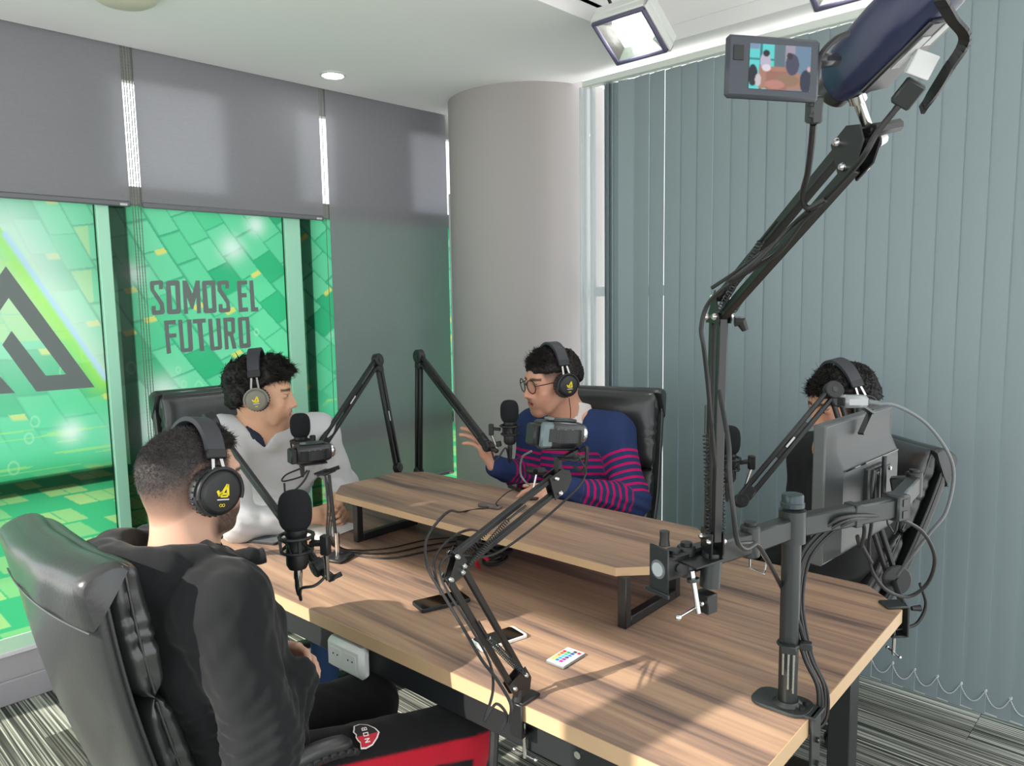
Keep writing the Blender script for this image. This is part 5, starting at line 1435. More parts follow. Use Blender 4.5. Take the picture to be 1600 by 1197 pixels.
def big_mesh(name, V, F, m, parent=None, cols=None, attrs=None):
    me = bpy.data.meshes.new(name)
    F = np.asarray(F); k = F.shape[1]
    me.vertices.add(len(V)); me.vertices.foreach_set('co', np.asarray(V, np.float32).ravel())
    me.loops.add(F.size); me.loops.foreach_set('vertex_index', F.astype(np.int32).ravel())
    me.polygons.add(len(F)); me.polygons.foreach_set('loop_start', np.arange(0, F.size, k, dtype=np.int32))
    me.polygons.foreach_set('use_smooth', np.ones(len(F), bool))
    me.update(calc_edges=True); me.validate()
    if cols is not None: col_attr(me, cols)
    for kx, vx in (attrs or {}).items():
        at = me.attributes.new(kx, 'FLOAT', 'POINT'); at.data.foreach_set('value', np.asarray(vx, np.float32))
    me.materials.append(m)
    o = bpy.data.objects.new(name, me); C.objects.link(o)
    if parent is not None: attach(o, parent)
    return o
_sr = np.random.default_rng(11)
_SK = [(_sr.normal(size=3), _sr.uniform(0, 6.28)) for _ in range(10)]
def fold(x, y, z, f, amp, sq=(1, 1, 1)):
    r = 0
    for i, (kv, ph) in enumerate(_SK):
        r = r + np.sin(f * (0.7 + 0.12 * i) * (kv[0] * x * sq[0] + kv[1] * y * sq[1] + kv[2] * z * sq[2]) + ph + 1.5 * np.sin(f * 0.5 * (kv[1] * x + kv[2] * y + kv[0] * z)))
    return amp * r / 4
def vn(P, f, seed=0):
    return vnoise(P[:, 0] * f + 31.7 + P[:, 2] * f * 0.83, P[:, 1] * f + 17.3 + P[:, 2] * f * 0.61, seed)

M_skin = attr_mat('skin', 0.5, 0.35, (260, 0.06, 0.002), 0.12)
M_hair = attr_mat('hair', 0.55, 0.3)
M_eye = attr_mat('eye', 0.1, 0.5)

class Head:
    def __init__(s, c, yaw, pitch=0.0, roll=0.0, k=1.0):
        s.c, s.k = np.asarray(c, float), k
        s.R = rotz(math.radians(yaw)) @ roty(math.radians(pitch)) @ rotx(math.radians(roll))
    def w(s, *p): return s.c + s.R @ (s.k * V3(*p))
    def loc(s, V): return ((V - s.c) @ s.R) / s.k
    def add(s, f, mouth=0.0, jaw=0.0):
        K = s.k
        E = lambda c, r, k=0.02, op='add', R=I3: f.ell(s.w(*c), K * np.asarray(r, float), s.R @ R, k * K, op)
        Cp = lambda a, b, ra, rb=None, k=0.01, op='add': f.cap(s.w(*a), s.w(*b), ra * K, None if rb is None else rb * K, k * K, op)
        E((-.014, 0, .036), (.097, .0755, .080), 0)
        E((-.045, 0, .000), (.058, .066, .062), .03)
        E((.026, 0, -.012), (.062, .0635, .080), .03)
        E((.030, 0, -.066), (.052, .0525, .046), .025)
        E((.064, 0, -.094), (.026, .030, .021), .02)
        for sy in (-1, 1):
            Cp((.0, .060 * sy, -.045), (.050, .042 * sy, -.088), .016, .014, .02)     # jaw line
            E((.060, .047 * sy, -.028), (.020, .020, .018), .022)                       # cheekbone
        Cp((.077, -.034, .026), (.077, .034, .026), .011, None, .018)                   # brow ridge
        for sy in (-1, 1):
            E((.093, .036 * sy, .004), (.013, .016, .011), .012, 'sub')
            E((.055, .036 * sy, -.055), (.025, .022, .026), .02)                        # cheek
        Cp((.078, 0, .022), (.088, 0, -.034), .011, .016, .010)                         # root of the nose
        Cp((.086, 0, .016), (.107, 0, -.027), .0068, .0095, .010)                       # nose bridge
        E((.107, 0, -.033), (.013, .0105, .010), .006)
        for sy in (-1, 1): E((.098, .0125 * sy, -.037), (.010, .0075, .007), .005)
        E((.078, 0, -.064), (.020, .036, .026), .02)                                    # muzzle
        E((.070, 0, -.100), (.022, .028, .018), .016)                                   # chin
        for sy in (-1, 1):
            E((.0775, .0335 * sy, .0042), (.0136, .0160, .0122), .004)                  # lids over the eyeball
            E((.0945, .0330 * sy, .0040), (.0095, .0128, .0046), .0015, 'sub')          # opening between them
            Cp((.0895, .023 * sy, .0098), (.083, .047 * sy, .0082), .0034, .0030, .003)
        if mouth: E((.098, 0, -.066), (.020, .016, .007 + mouth), .004, 'sub')
        d = mouth * 0.8
        Cp((.0935, -.011, -.0585 + d * .4), (.0935, .011, -.0585 + d * .4), .0046, None, .004)
        Cp((.0925, -.010, -.0690 - d), (.0925, .010, -.0690 - d), .0052, None, .004)
        for sy in (-1, 1):
            Cp((.085, .023 * sy, -.0625), (.0935, .010 * sy, -.0585 + d * .4), .0030, .0044, .003); Cp((.085, .022 * sy, -.0640), (.0925, .009 * sy, -.069 - d), .0030, .0050, .003)
        E((.099, 0, -.0637), (.009, .020, .0014), .002, 'sub')
        for sy in (-1, 1):
            E((-.006, .078 * sy, -.004), (.019, .007, .031), .008, 'add', rotz(-.35 * sy) @ roty(-.15))
            E((.000, .085 * sy, -.004), (.010, .005, .018), .006, 'sub')
    def neck(s, f, base, r=0.056):
        K = s.k
        f.cap(s.w(-.030, 0, -.045), base, r * K, r * 1.10 * K, 0.03)
        f.cap(s.w(.010, 0, -.080), base + s.R @ V3(.035, 0, 0.02), 0.034 * K, 0.042 * K, 0.03)
    def paint(s, V, skin, beard=0.0, hairc=(28, 24, 22), fade=None, brow=1.0, lip=(168, 98, 88)):
        p = s.loc(V); x, y, z = p[:, 0], p[:, 1], p[:, 2]; ay = np.abs(y)
        c = np.tile(L3(*skin), (len(V), 1))
        inh = (np.abs(x) < .13) & (ay < .1) & (z > -.15) & (z < .13)
        def blend(w, col):
            nonlocal c
            w = np.clip(w * inh, 0, 1)[:, None]; c = c * (1 - w) + L3(*col) * w
        blend(0.35 * np.exp(-((x - .07) ** 2 + (ay - .045) ** 2 + (z + .03) ** 2) / .0006), (206, 130, 112))
        blend(0.4 * np.exp(-((x - .108) ** 2 + y ** 2 + (z + .034) ** 2) / .0002), (200, 128, 110))
        if lip: blend(1.0 * ((x > .082) & (ay < .0225 - 0.5 * np.abs(z + .064))) * np.exp(-((z + .064) / .0085) ** 4), lip)
        # brows
        t = np.clip((ay - .012) / .038, 0, 1); bz = .0225 + .006 * np.sin(t * 2.2) - .004 * t
        blend(brow * 0.92 * np.exp(-((z - bz) / (.0064 - .002 * t)) ** 4) * (ay > .010) * (ay < .052) * (x > .05), hairc)
        blend(0.75 * np.exp(-((z - .0095) / .0024) ** 2) * (ay > .020) * (ay < .048) * (x > .068), (40, 30, 28))   # lash line
        blend(0.30 * np.exp(-((z + .004) / .006) ** 2) * (ay > .018) * (ay < .048) * (x > .068), (150, 100, 86))
        if beard:
            w = np.clip((x - .000 - .25 * np.clip(-.07 - z, 0, .1)) / .022, 0, 1) * np.clip((-.042 - z + .45 * np.clip(.050 - x, 0, .05)) / .016, 0, 1) * np.clip((z + .128) / .02, 0, 1)
            mou = np.exp(-((z + .048) / .006) ** 2) * (x > .075) * (ay < .03)
            blend(beard * np.clip(w * (1 - .9 * np.exp(-((z + .064) / .008) ** 2) * (x > .085) * (ay < .024)) + mou, 0, 1) * (.80 + .20 * vn(p, 420, 2)), hairc)
        if fade is not None:
            w = fade(x, y, z) * (.97 + .10 * (vn(V, 700, 5) - .5))
            blend(w, hairc)
        return c
    def eyes(s, parent, gaze=(1, 0, 0), iris=(52, 34, 24)):
        for sy in (-1, 1):
            mb = MB().sph(s.w(.0778, .0335 * sy, .0042), 0.0122 * s.k, s.R, 20, 14)
            me = mb.mesh('eye', M_eye, ang=180)
            V = np.array(mb.v); d = (V - s.w(.0778, .0335 * sy, .0042)) / (0.0122 * s.k) @ s.R
            a = np.arccos(np.clip(d @ norm(gaze), -1, 1))
            c = np.where((a < .22)[:, None], L3(6, 5, 5), np.where((a < .52)[:, None], L3(*iris), L3(222, 212, 206)))
            col_attr(me, c)
            o = bpy.data.objects.new('eye', me); C.objects.link(o); attach(o, parent)

def hand(f, wrist, fwd, back, thumb, curls, splay=0.10, k=0.95, tcurl=(0.2, 0.3), tdir=1.0):
    """palm, four fingers and a thumb; back = normal of the back of the hand, thumb = +1/-1 side along back x fwd"""
    x = norm(fwd); z = norm(np.asarray(back, float) - x * (np.asarray(back, float) @ x)); y = np.cross(z, x) * thumb
    L = lambda a, b, c: np.asarray(wrist) + k * (a * x + b * y + c * z)
    ys = (.030, .010, -.010, -.028); mx = (.088, .092, .088, .080)
    for i in range(4):
        f.cap(L(.004, ys[i] * .62, 0), L(mx[i], ys[i], 0), .0150 * k, .0118 * k, .012)
    f.cap(L(.03, .022, -.006), L(.06, -.02, -.006), .014 * k, .013 * k, .012)
    LN = ((.043, .026, .021), (.048, .029, .022), (.044, .027, .021), (.034, .021, .018))
    tips = []
    for i in range(4):
        sp = splay * (1.4, .4, -.5, -1.5)[i]
        p = L(mx[i], ys[i], 0.001); a = 0.0
        d0 = math.cos(sp) * x + math.sin(sp) * y
        r = (.0092, .0094, .0090, .0080)[i]
        for j in range(3):
            a += curls[i][j]
            d = math.cos(a) * d0 - math.sin(a) * z
            q = p + k * LN[i][j] * d
            f.cap(p, q, r * k * (1, .93, .86)[j], r * k * (.93, .86, .74)[j], .0045 if j == 0 else .002)
            p = q
        tips.append(p)
    p = L(.018, .022, -.006); q = L(.046, .048, -.014 * tdir)
    f.cap(p, q, .0145 * k, .0125 * k, .010)
    dd = norm(q - p); e = norm(math.cos(tcurl[0]) * dd + math.sin(tcurl[0]) * x)
    q2 = q + k * .034 * e; f.cap(q, q2, .0112 * k, .0098 * k, .004)
    e2 = norm(math.cos(tcurl[1]) * e + math.sin(tcurl[1]) * (x - .3 * z)); q3 = q2 + k * .027 * e2
    f.cap(q2, q3, .0098 * k, .0078 * k, .002)
    return tips

def strands(roots, dirs, length, width, bend, rg, name, parent, cols, segs=3):
    """tapered three-sided hair locks as one mesh"""
    n = len(roots); ring = segs + 1
    side = np.cross(dirs, rg.normal(size=(n, 3))); side /= np.linalg.norm(side, axis=1)[:, None]
    up = np.cross(side, dirs)
    V = np.zeros((n, ring, 3, 3))
    for i in range(ring):
        t = i / segs
        ctr = roots + dirs * (length * t)[:, None] + bend * (length * t * t)[:, None]
        w = width * (1 - 0.85 * t)
        for k in range(3):
            a = 2 * math.pi * k / 3
            V[:, i, k] = ctr + (math.cos(a) * side + math.sin(a) * up) * w[:, None]
    base = (np.arange(n) * ring * 3)[:, None]
    F = []
    for i in range(segs):
        for k in range(3):
            l = (k + 1) % 3
            F.append(base + np.array([[i * 3 + k, i * 3 + l, (i + 1) * 3 + l, (i + 1) * 3 + k]]))
    F = np.concatenate(F)
    return V.reshape(-1, 3), F, np.repeat(cols, ring * 3, 0)

def hair_piece(hd, parent, region, thick, nst, length, width, flow, seed, col=(26, 23, 22), res=0.004, lump=0.0, band=None, base=.006, jit=.28, shell=True):
    """cap of hair over the skull plus loose locks; region(p) > 0 keeps hair"""
    e = 0.15 * hd.k
    f = Field(hd.c - e, hd.c + e, res)
    K = hd.k
    f.ell(hd.w(-.014, 0, .036), K * (V3(.097, .0755, .080) + 0.5 * thick), hd.R, 0)
    f.ell(hd.w(-.045, 0, .0), K * (V3(.058, .066, .062) + 0.5 * thick), hd.R, .03)
    V, F = f.nets()
    p = hd.loc(V)
    keep = region(p)
    nr = p - np.array([-.02, 0, .02]); nr /= np.linalg.norm(nr, axis=1)[:, None]
    th = thick(p) if callable(thick) else thick
    rg = np.random.default_rng(seed)
    # shell displaced by the local thickness
    disp = np.clip(keep, 0, 1)
    dd = lump * (vn(p, 55, 3) - .45) + lump * .6 * (vn(p, 120, 4) - .5)
    damp = 1.0 if band is None else 1 - .85 * np.exp(-((p[:, 0] + .008 - band * (p[:, 2] - .02)) / .026) ** 4)
    dd = dd * damp; bs = .003 + (base - .003) * damp
    if shell: ps = p + nr * (disp * (bs + dd) - 0.012 * (1 - disp))[:, None]
    else: ps = p + nr * .004
    fm = (keep[F] > -0.1).all(1)
    used = np.unique(F[fm]); remap = np.full(len(V), -1); remap[used] = np.arange(len(used))
    Vs = hd.c + (ps[used] * K) @ hd.R.T; Fs = remap[F[fm]]
    c1 = L3(*col) * (0.75 + 0.5 * vn(p[used] * 1.0, 200, 8))[:, None]
    o = None
    cand = np.nonzero(keep > 0.05)[0]
    pr_ = np.clip(keep[cand], 0, 1) ** 1.3; pick = rg.choice(cand, nst, replace=True, p=pr_ / pr_.sum())
    rp = ps[pick] + nr[pick] * -0.002 + rg.normal(size=(len(pick), 3)) * .0012
    fl = flow(rp, nr[pick], rg)
    fl /= np.linalg.norm(fl, axis=1)[:, None]
    ln = length(rp) * rg.uniform(.65, 1.15, len(pick)) * np.clip(keep[pick], .25, 1)
    if band is not None: ln = ln * (.25 + .75 * damp[pick])
    bd = rg.normal(size=fl.shape) * jit - nr[pick] * 0.45
    S, SF, SC = strands(rp, fl, ln, np.full(len(pick), width) * rg.uniform(.7, 1.2, len(pick)), bd, rg, 'hair', parent, L3(*col) * rg.uniform(.55, 1.7, (len(pick), 1)))
    S = hd.c + (S * K) @ hd.R.T
    if not shell: return big_mesh('hair', S, SF, M_hair, parent, SC)
    Va = np.concatenate([Vs, S]); Fa = np.concatenate([Fs, SF + len(Vs)]); Ca = np.concatenate([c1, SC])
    return big_mesh('hair', Va, Fa, M_hair, parent, Ca)

def torso(f, N, chest, pelvis, SL, SR, sc=1.0, add=0.0, k=0.06):
    lat = norm(SL - SR)
    for s in (-1, 1):
        f.cap(pelvis + lat * s * .085, chest + lat * s * .085, (.112 + add) * sc, (.112 + add) * sc, k)
        f.cap(chest + lat * s * .085, (chest + N) / 2 + lat * s * .075 + (SL + SR - 2 * N) * .1, (.108 + add) * sc, (.088 + add) * sc, k)
    f.cap(SR * .93 + SL * .07, SL * .93 + SR * .07, (.060 + add), (.060 + add), k)
    for S in (SL, SR):
        f.cap(N + (S - N) * .12 + V3(0, 0, .012), S, (.046 + add), (.056 + add), k)
def sleeve(f, S, E, W, r, add=0.0, k=0.03):
    f.cap(S, E, r[0] + add, r[1] + add, k); f.cap(E, W, r[1] + add, r[2] + add, k * .8)
def seg_param(V, a, b):
    d = b - a; t = np.clip(((V - a) @ d) / (d @ d), 0, 1)
    return t, np.linalg.norm(V - (a + t[:, None] * d), axis=1)
def legs(parent, hipL, hipR, kneeL, kneeR, ankL, ankR, m, shoe, rad=(.088, .062, .046), res=0.008, cols=None, wr=0.0):
    allp = np.array([hipL, hipR, kneeL, kneeR, ankL, ankR])
    f = Field(allp.min(0) - .14, allp.max(0) + .14, res)
    f.cap(hipL, hipR, .11, .11, .05)
    for h, kn, a in ((hipL, kneeL, ankL), (hipR, kneeR, ankR)):
        f.cap(h, kn, rad[0], rad[1], .05); f.cap(kn, a, rad[1], rad[2], .03)
    if wr: f.wrinkle(lambda x, y, z: fold(x, y, z, 46, wr))
    V, F = f.nets(); V = relax(V, F, 1)
    o = big_mesh('trousers', V, F, m, parent, None if cols is None else cols(V))
    for a, kn in ((ankL, kneeL), (ankR, kneeR)):
        fw = norm(V3(*(kn - a)[:2], 0) + 1e-6) if np.linalg.norm((kn - a)[:2]) > .02 else norm(V3(*(kneeL - hipL)[:2], 0))
        q = V3(a[0], a[1], 0.035)
        g = Field(q - .26, q + .26, 0.007)
        g.cap(q - fw * .05 + V3(0, 0, .012), q + fw * .12, .042, .034, .02); g.cap(q - fw * .03, V3(a[0], a[1], .09), .042, .040, .02)
        g.half(V3(0, 0, 0.004), V3(0, 0, -1), .004)
        V, F = g.nets(); big_mesh('shoe', V, F, shoe, parent)
    return o
M_shoe = mat('dark_shoe', rgb(30, 30, 32), 0.6)

def person(name, label, loc, group=None):
    return thing(name, label, 'person', loc, 0, group)

# ------------------------------------------------------------------ 1. man in the black hoodie, seen from behind
h1 = Head(dep(301, 753, 1.60), 6, 4, 0, 1.0)
p1 = person('person', 'man in a black hoodie and black track trousers seated with his back to us', (0.7, 1.58, 0))
N1 = V3(0.632, 1.575, 1.055); CH1 = V3(0.665, 1.585, 0.90); PE1 = V3(0.73, 1.585, 0.57)
SL1, SR1 = V3(0.645, 1.755, 1.005), V3(0.640, 1.395, 1.005)
ER1, WR1 = V3(0.660, 1.315, 0.735), dep(467, 1048, 1.66)
EL1, WL1 = V3(0.69, 1.83, 0.74), V3(0.86, 1.60, 0.77)
f = Field((0.45, 1.20, 0.45), (1.06, 1.95, 1.37), 0.0035)
h1.add(f); h1.neck(f, N1)
torso(f, N1, CH1, PE1, SL1, SR1, 0.86, -.012)
sleeve(f, SL1, EL1, WL1, (.044, .036, .026)); sleeve(f, SR1, ER1, WR1, (.044, .036, .026))
cu = ((.25, .35, .25),) * 4
hand(f, WR1, norm(V3(-.25, .75, .40)), norm(V3(.69, -.60, .2)), 1, cu, .03, .95, (.1, .15))
hand(f, WL1, norm(V3(.15, -.9, .10)), norm(V3(.8, .2, .45)), -1, cu, .03, .95)
V, F = f.nets(); V = relax(V, F, 1, .4)
def fade1(x, y, z):
    w = np.clip((z + .034 + .66 * np.clip(-.01 - x, 0, .1)) / .10, 0, 1) ** .55 * np.where(np.abs(y) > .074, .8, 1)
    face = (x > .060 - .18 * np.clip(z - .03, 0, .1)) & (z < .085)
    side = np.clip((.052 - x) / .012, 0, 1)
    return np.where(z > .07, 1, w) * np.where(face, 0, 1) * np.where(z < .075, side, 1)
big_mesh('body', V, F, M_skin, p1, h1.paint(V, (206, 164, 142), 0.95, (34, 33, 34), fade1))
h1.eyes(p1, (1, 0, -.1))
reg1 = lambda p: np.where(p[:, 0] > .078 - .12 * np.clip(p[:, 2] - .05, 0, 1), -1, np.minimum(np.clip((p[:, 0] + .015) / .02, -1, 1), np.clip((p[:, 2] - .062) / .02, -1, 1)))
hair_piece(h1, p1, reg1, 0.004, 5200, lambda p: .012 + .020 * np.clip((p[:, 0] + .02) / .08, 0, 1), .0012,
           lambda p, n, rg: n * .30 + np.array([.9, 0, .0]) + rg.normal(size=p.shape) * .22, 3, (34, 30, 29), 0.004, .008, .10, .008, .15)
# clipped short hair on the back and sides: fine stubble on the same head
reg1b = lambda p: np.where((p[:, 0] > .050) | ((p[:, 0] > -.005) & (p[:, 2] > .075)), -1, np.clip((p[:, 2] + .030 + .66 * np.clip(-.01 - p[:, 0], 0, .1)) / .085, -1, 1))
o_ = hair_piece(h1, p1, reg1b, -0.009, 26000, lambda p: .0040 + .0060 * np.clip((p[:, 2] + .02) / .09, 0, 1), .00055,
           lambda p, n, rg: n * .9 + np.array([-.2, 0, -.45]) + rg.normal(size=p.shape) * .3, 4, (66, 65, 65), 0.004, 0, shell=False, base=.001)
o_.name = 'clipped_hair'
# hoodie
f = Field((0.42, 1.17, 0.46), (1.0, 1.98, 1.17), 0.0055)
torso(f, N1 - V3(0, 0, .012), CH1, PE1, SL1, SR1, 1.0, .012)
f.cap(CH1 + V3(.07, 0, -.02), PE1 + V3(.07, 0, .1), .09, .10, .06)
sleeve(f, SR1, ER1, WR1 - (WR1 - ER1) * .12, (.070, .060, .040), .004, .05); sleeve(f, SL1, EL1, WL1 - (WL1 - EL1) * .12, (.070, .060, .040), .004, .05)
def hp(q):               # folded hood lying round the neck
    bk = max(0.0, -math.cos(q)); fr = max(0.0, math.cos(q))
    return N1 + V3(.100 * math.cos(q) - .012 - .030 * bk, .108 * math.sin(q) * (1 + .06 * bk), .030 - .085 * fr ** 1.5 + .006 * bk)
for k in range(28):
    a = 2 * math.pi * k / 28; b = 2 * math.pi * (k + 1) / 28
    r_ = .027 + .014 * max(0, -math.cos(a)) + .004 * math.sin(3 * a)
    f.cap(hp(a), hp(b), r_, r_, .010)
for k in range(9):
    a = math.pi * (.62 + .76 * k / 8)
    q0 = hp(a)
    f.cap(q0 + V3(-.020, 0, -.004), q0 + V3(-.030, -.012 * math.sin(a), -.085 - .03 * (1 - abs(k - 4) / 4)), .034, .022, .022)
f.cap(N1 + V3(-.165, 0, -.03), N1 + V3(-.16, 0, -.13), .030, .022, .03)
f.cap(h1.w(-.03, 0, -.06), N1 + V3(0.0, 0, .0), .060, .064, .012, 'sub')
def wr1(x, y, z):
    d = fold(x, y, z, 30, .0054, (1, 1, .55)) + fold(x, y, z, 62, .0022)
    s_, q_ = (z - .72), np.exp(-((z - .76) / .06) ** 2 - ((y - 1.34) / .09) ** 2)
    return d + q_ * .005 * np.sin((z - .35 * x) * 230 + 2 * np.sin(y * 40))
f.wrinkle(wr1)
V, F = f.nets(); V = relax(V, F, 1, .5)
M_hoodie = mat('black_fleece', rgb(25, 27, 29), 0.92, 0, 0.25, (700, 0.25, 0.001), sheen=0.08)
hood = big_mesh('hoodie', V, F, M_hoodie, p1)
MB().tube(spline([N1 + V3(.085, -.075, .005), N1 + V3(.120, -.105, -.055), N1 + V3(.150, -.085, -.14), N1 + V3(.165, -.06, -.22), N1 + V3(.175, -.04, -.30)]), .0035, 8).build('zip', M_cable, hood)
MB().tube(spline([N1 + V3(.062, -.088, .012), N1 + V3(.090, -.108, .018), N1 + V3(.112, -.112, .008), N1 + V3(.128, -.118, .010)]), [.014] * 9 + [.017] * 9 + [.017] * 6 + [.012], 10).build('hood_edge', M_hoodie, hood)
# track trousers with a red side stripe and the club crest
hR1, hL1 = V3(.73, 1.475, .545), V3(.73, 1.685, .545)
kR1, kL1 = V3(1.175, 1.305, .540), V3(1.105, 1.600, .540)
aR1, aL1 = V3(1.15, 1.31, .10), V3(1.12, 1.62, .10)
M_track = attr_mat('track_fabric', 0.85, 0.2, (500, 0.15, 0.001), sheen=0.1)
def ctrk(V):
    c = np.tile(L3(20, 20, 22), (len(V), 1))
    t, d = seg_param(V, hR1, kR1)
    ax_ = norm(kR1 - hR1); ctr = hR1 + t[:, None] * (kR1 - hR1)
    q = V - ctr; sd = norm(np.cross(ax_, EZ))
    ang = np.degrees(np.arctan2(q @ EZ, q @ sd))
    on = (d < .11) & (t > .15) & (V[:, 1] < 1.53)
    lim = 10 - 14 * (t - .5)
    wq = (on * np.clip((19 - np.abs(ang - lim)) / 4 + .5, 0, 1))[:, None]; c = c * (1 - wq) + L3(176, 24, 44) * wq
    t2, d2 = seg_param(V, kR1, aR1)
    q2 = V - (kR1 + t2[:, None] * (aR1 - kR1))
    an2 = np.degrees(np.arctan2(q2[:, 0], -q2[:, 1]))
    wq = (((t2 > .03) & (d2 < .09) & (V[:, 1] < 1.45)) * np.clip((20 - np.abs(an2 + 5)) / 4 + .5, 0, 1))[:, None]
    c = c * (1 - wq) + L3(176, 24, 44) * wq
    return c
tr1 = legs(p1, hL1, hR1, kL1, kR1, aL1, aR1, M_track, M_shoe, (.092, .072, .052), .006, ctrk, .0025)
# club crest on the right thigh: shield in red and black with the letters N O B
tC = hR1 + (kR1 - hR1) * .47; axl = norm(kR1 - hR1); sdv = norm(np.cross(axl, EZ)); upv = np.cross(sdv, axl)
def thigh(u, v, lift=0.0):
    """u along the leg towards the knee, v around it towards the outside"""
    t = .47 + u / np.linalg.norm(kR1 - hR1); r = .092 + (.072 - .092) * t + .0075 + lift
    a = math.radians(66) - v / .085
    return hR1 + (kR1 - hR1) * t + r * (math.cos(a) * sdv + math.sin(a) * upv)
def tdecal(polys, name, m, lift, n=3):
    mb = MB()
    for p in polys:
        tri = tessellate_polygon([[Vector((q[0], q[1], 0)) for q in p]])
        pts = list(p); tris = [tuple(t) for t in tri]
        for _ in range(n):
            new = []; mids = {}
            def mid(i, j):
                kk = (min(i, j), max(i, j))
                if kk not in mids: mids[kk] = len(pts); pts.append(((pts[i][0] + pts[j][0]) / 2, (pts[i][1] + pts[j][1]) / 2))
                return mids[kk]
            for a, b, c in tris:
                ab, bc, ca = mid(a, b), mid(b, c), mid(c, a)
                new += [(a, ab, ca), (ab, b, bc), (ca, bc, c), (ab, bc, ca)]
            tris = new
        mb.add([thigh(q[0], q[1], lift) for q in pts], tris)
    return mb.build(name, m, tr1, recalc=False)
sh = [(-.020, -.027), (-.006, -.030), (.012, -.022), (.026, -.008), (.032, 0.004), (.024, .016), (.010, .028), (-.006, .032), (-.018, .030), (-.0165, .018), (-.021, .012), (-.0235, .004), (-.0215, -.002), (-.026, -.010), (-.0225, -.018)]
M_crw = mat('crest_white', rgb(225, 215, 212), 0.7); M_crb = mat('crest_black', rgb(26, 22, 26), 0.7); M_crr = mat('crest_red', rgb(178, 28, 48), 0.7)
tdecal([sh], 'crest_border', M_crw, .0012)
ins = [(x * .88, y * .90) for x, y in sh]
tdecal([ins], 'crest_field', M_crb, .0020)
low = [p for p in ins if p[1] >= .004]
tdecal([[(.0285, .0035)] + low + [(-.0205, .0035)]] if False else [[(.0282, .0036), (.0211, .0144), (.0088, .0252), (-.0053, .0288), (-.0158, .0270), (-.0145, .0162), (-.0185, .0108), (-.0207, .0036)]], 'crest_half', M_crr, .0028)
def stroke(ps, w):
    out = []
    for (a, b) in zip(ps[:-1], ps[1:]):
        a, b = np.asarray(a, float), np.asarray(b, float); d = norm(b - a); n_ = np.array([-d[1], d[0]]) * w / 2; e = d * w * .3
        out.append([tuple(a - e + n_), tuple(a - e - n_), tuple(b + e - n_), tuple(b + e + n_)])
    return out
def glyph(ps, cu, cv, s=.0055):     # glyph coords: gx right, gy up of the letter; letters read along +v, upright towards the knee
    return [(cu - gy * s, cv - (gx - .5) * s * 1.2) for gx, gy in ps]
w_ = .0022
cr = []
cr += stroke(glyph([(0, -.9), (0, .9), (1, -.9), (1, .9)], 0.000, .0165), w_)
cr += stroke(glyph([(0, -.9), (0, .9), (1, .9), (1, -.9), (0, -.9)], 0.000, .0030), w_)
cr += stroke(glyph([(0, -.9), (0, .9), (.8, .9), (1, .5), (.8, 0), (0, 0)], 0.000, -.0105), w_) + stroke(glyph([(.8, 0), (1, -.5), (.8, -.9), (0, -.9)], 0.000, -.0105), w_)
tdecal(cr, 'crest_letters', M_crw, .0036, 1)
# ------------------------------------------------------------------ 2. man in the grey V-neck sweater at the far left end
h2 = Head(dep(411, 615, 2.80), -38, 6, 2, 1.05)
p2 = person('person', 'man in a light grey V-neck sweater leaning on the far end of the table', (1.46, 2.95, 0))
N2 = V3(1.418, 2.635, 1.115); CH2 = V3(1.45, 2.735, .97); PE2 = V3(1.46, 2.99, .56)
SL2, SR2 = V3(1.595, 2.575, 1.080), V3(1.250, 2.660, 1.105)
EL2, WL2 = V3(1.700, 2.585, .845), V3(1.605, 2.500, .815)
ER2, WR2 = V3(1.215, 2.515, .815), V3(1.490, 2.455, .795)
f = Field((1.08, 2.32, .50), (1.82, 3.12, 1.42), 0.0038)
h2.add(f); h2.neck(f, N2, .054)
torso(f, N2, CH2, PE2, SL2, SR2, .84, -.012)
sleeve(f, SL2, EL2, WL2, (.044, .040, .029)); sleeve(f, SR2, ER2, WR2, (.044, .040, .029))
cu2 = ((.75, 1.0, .6), (.8, 1.05, .6), (.85, 1.05, .6), (.9, 1.0, .6))
hand(f, WL2, norm(V3(-.15, -.75, -.15)), norm(V3(.85, -.25, .35)), 1, cu2, .02, .95)
hand(f, WR2, norm(V3(.85, .0, .0)), norm(V3(.1, -.8, .5)), -1, cu2, .02, .95)
V, F = f.nets(); V = relax(V, F, 1, .35)
big_mesh('body', V, F, M_skin, p2, h2.paint(V, (214, 170, 140), .16, (34, 28, 25), lambda x, y, z: np.clip((z - .045 + .5 * np.clip(-.0 - x, 0, .1) + .4 * np.clip(-.01 - x, 0, .1)) / .02, 0, 1) * np.where(x > .060 - .15 * np.clip(z - .05, 0, .1), 0, 1), 1.0, (178, 108, 98)))
h2.eyes(p2, norm((1, -.15, -.12)))
reg2 = lambda p: np.where(p[:, 0] > .084 - .02 * (np.abs(p[:, 1]) > .05), np.where(p[:, 2] > .075, 1, -1), np.clip((p[:, 2] - .050 + .95 * np.clip(.035 - p[:, 0], 0, .15)) / .02, -1, 1))
hair_piece(h2, p2, reg2, .010, 9000, lambda p: .026 + .016 * np.clip((p[:, 2] - .04) / .05, 0, 1), .0017,
           lambda p, n, rg: n * .22 + np.array([.60, 0, -.05]) + np.stack([vn(p, 60, 31) - .5, vn(p, 60, 32) - .5, vn(p, 60, 33) - .5], 1) * 1.5 + rg.normal(size=p.shape) * .14, 8, (24, 22, 21), .005, .020, -.20, .016, .16)
f = Field((1.06, 2.30, .50), (1.86, 3.16, 1.22), 0.006)
torso(f, N2 - V3(0, 0, .012), CH2, PE2, SL2, SR2, .98, .006)
f.cap(CH2 + V3(0, -.05, 0), PE2 + V3(0, -.05, .08), .10, .11, .06)
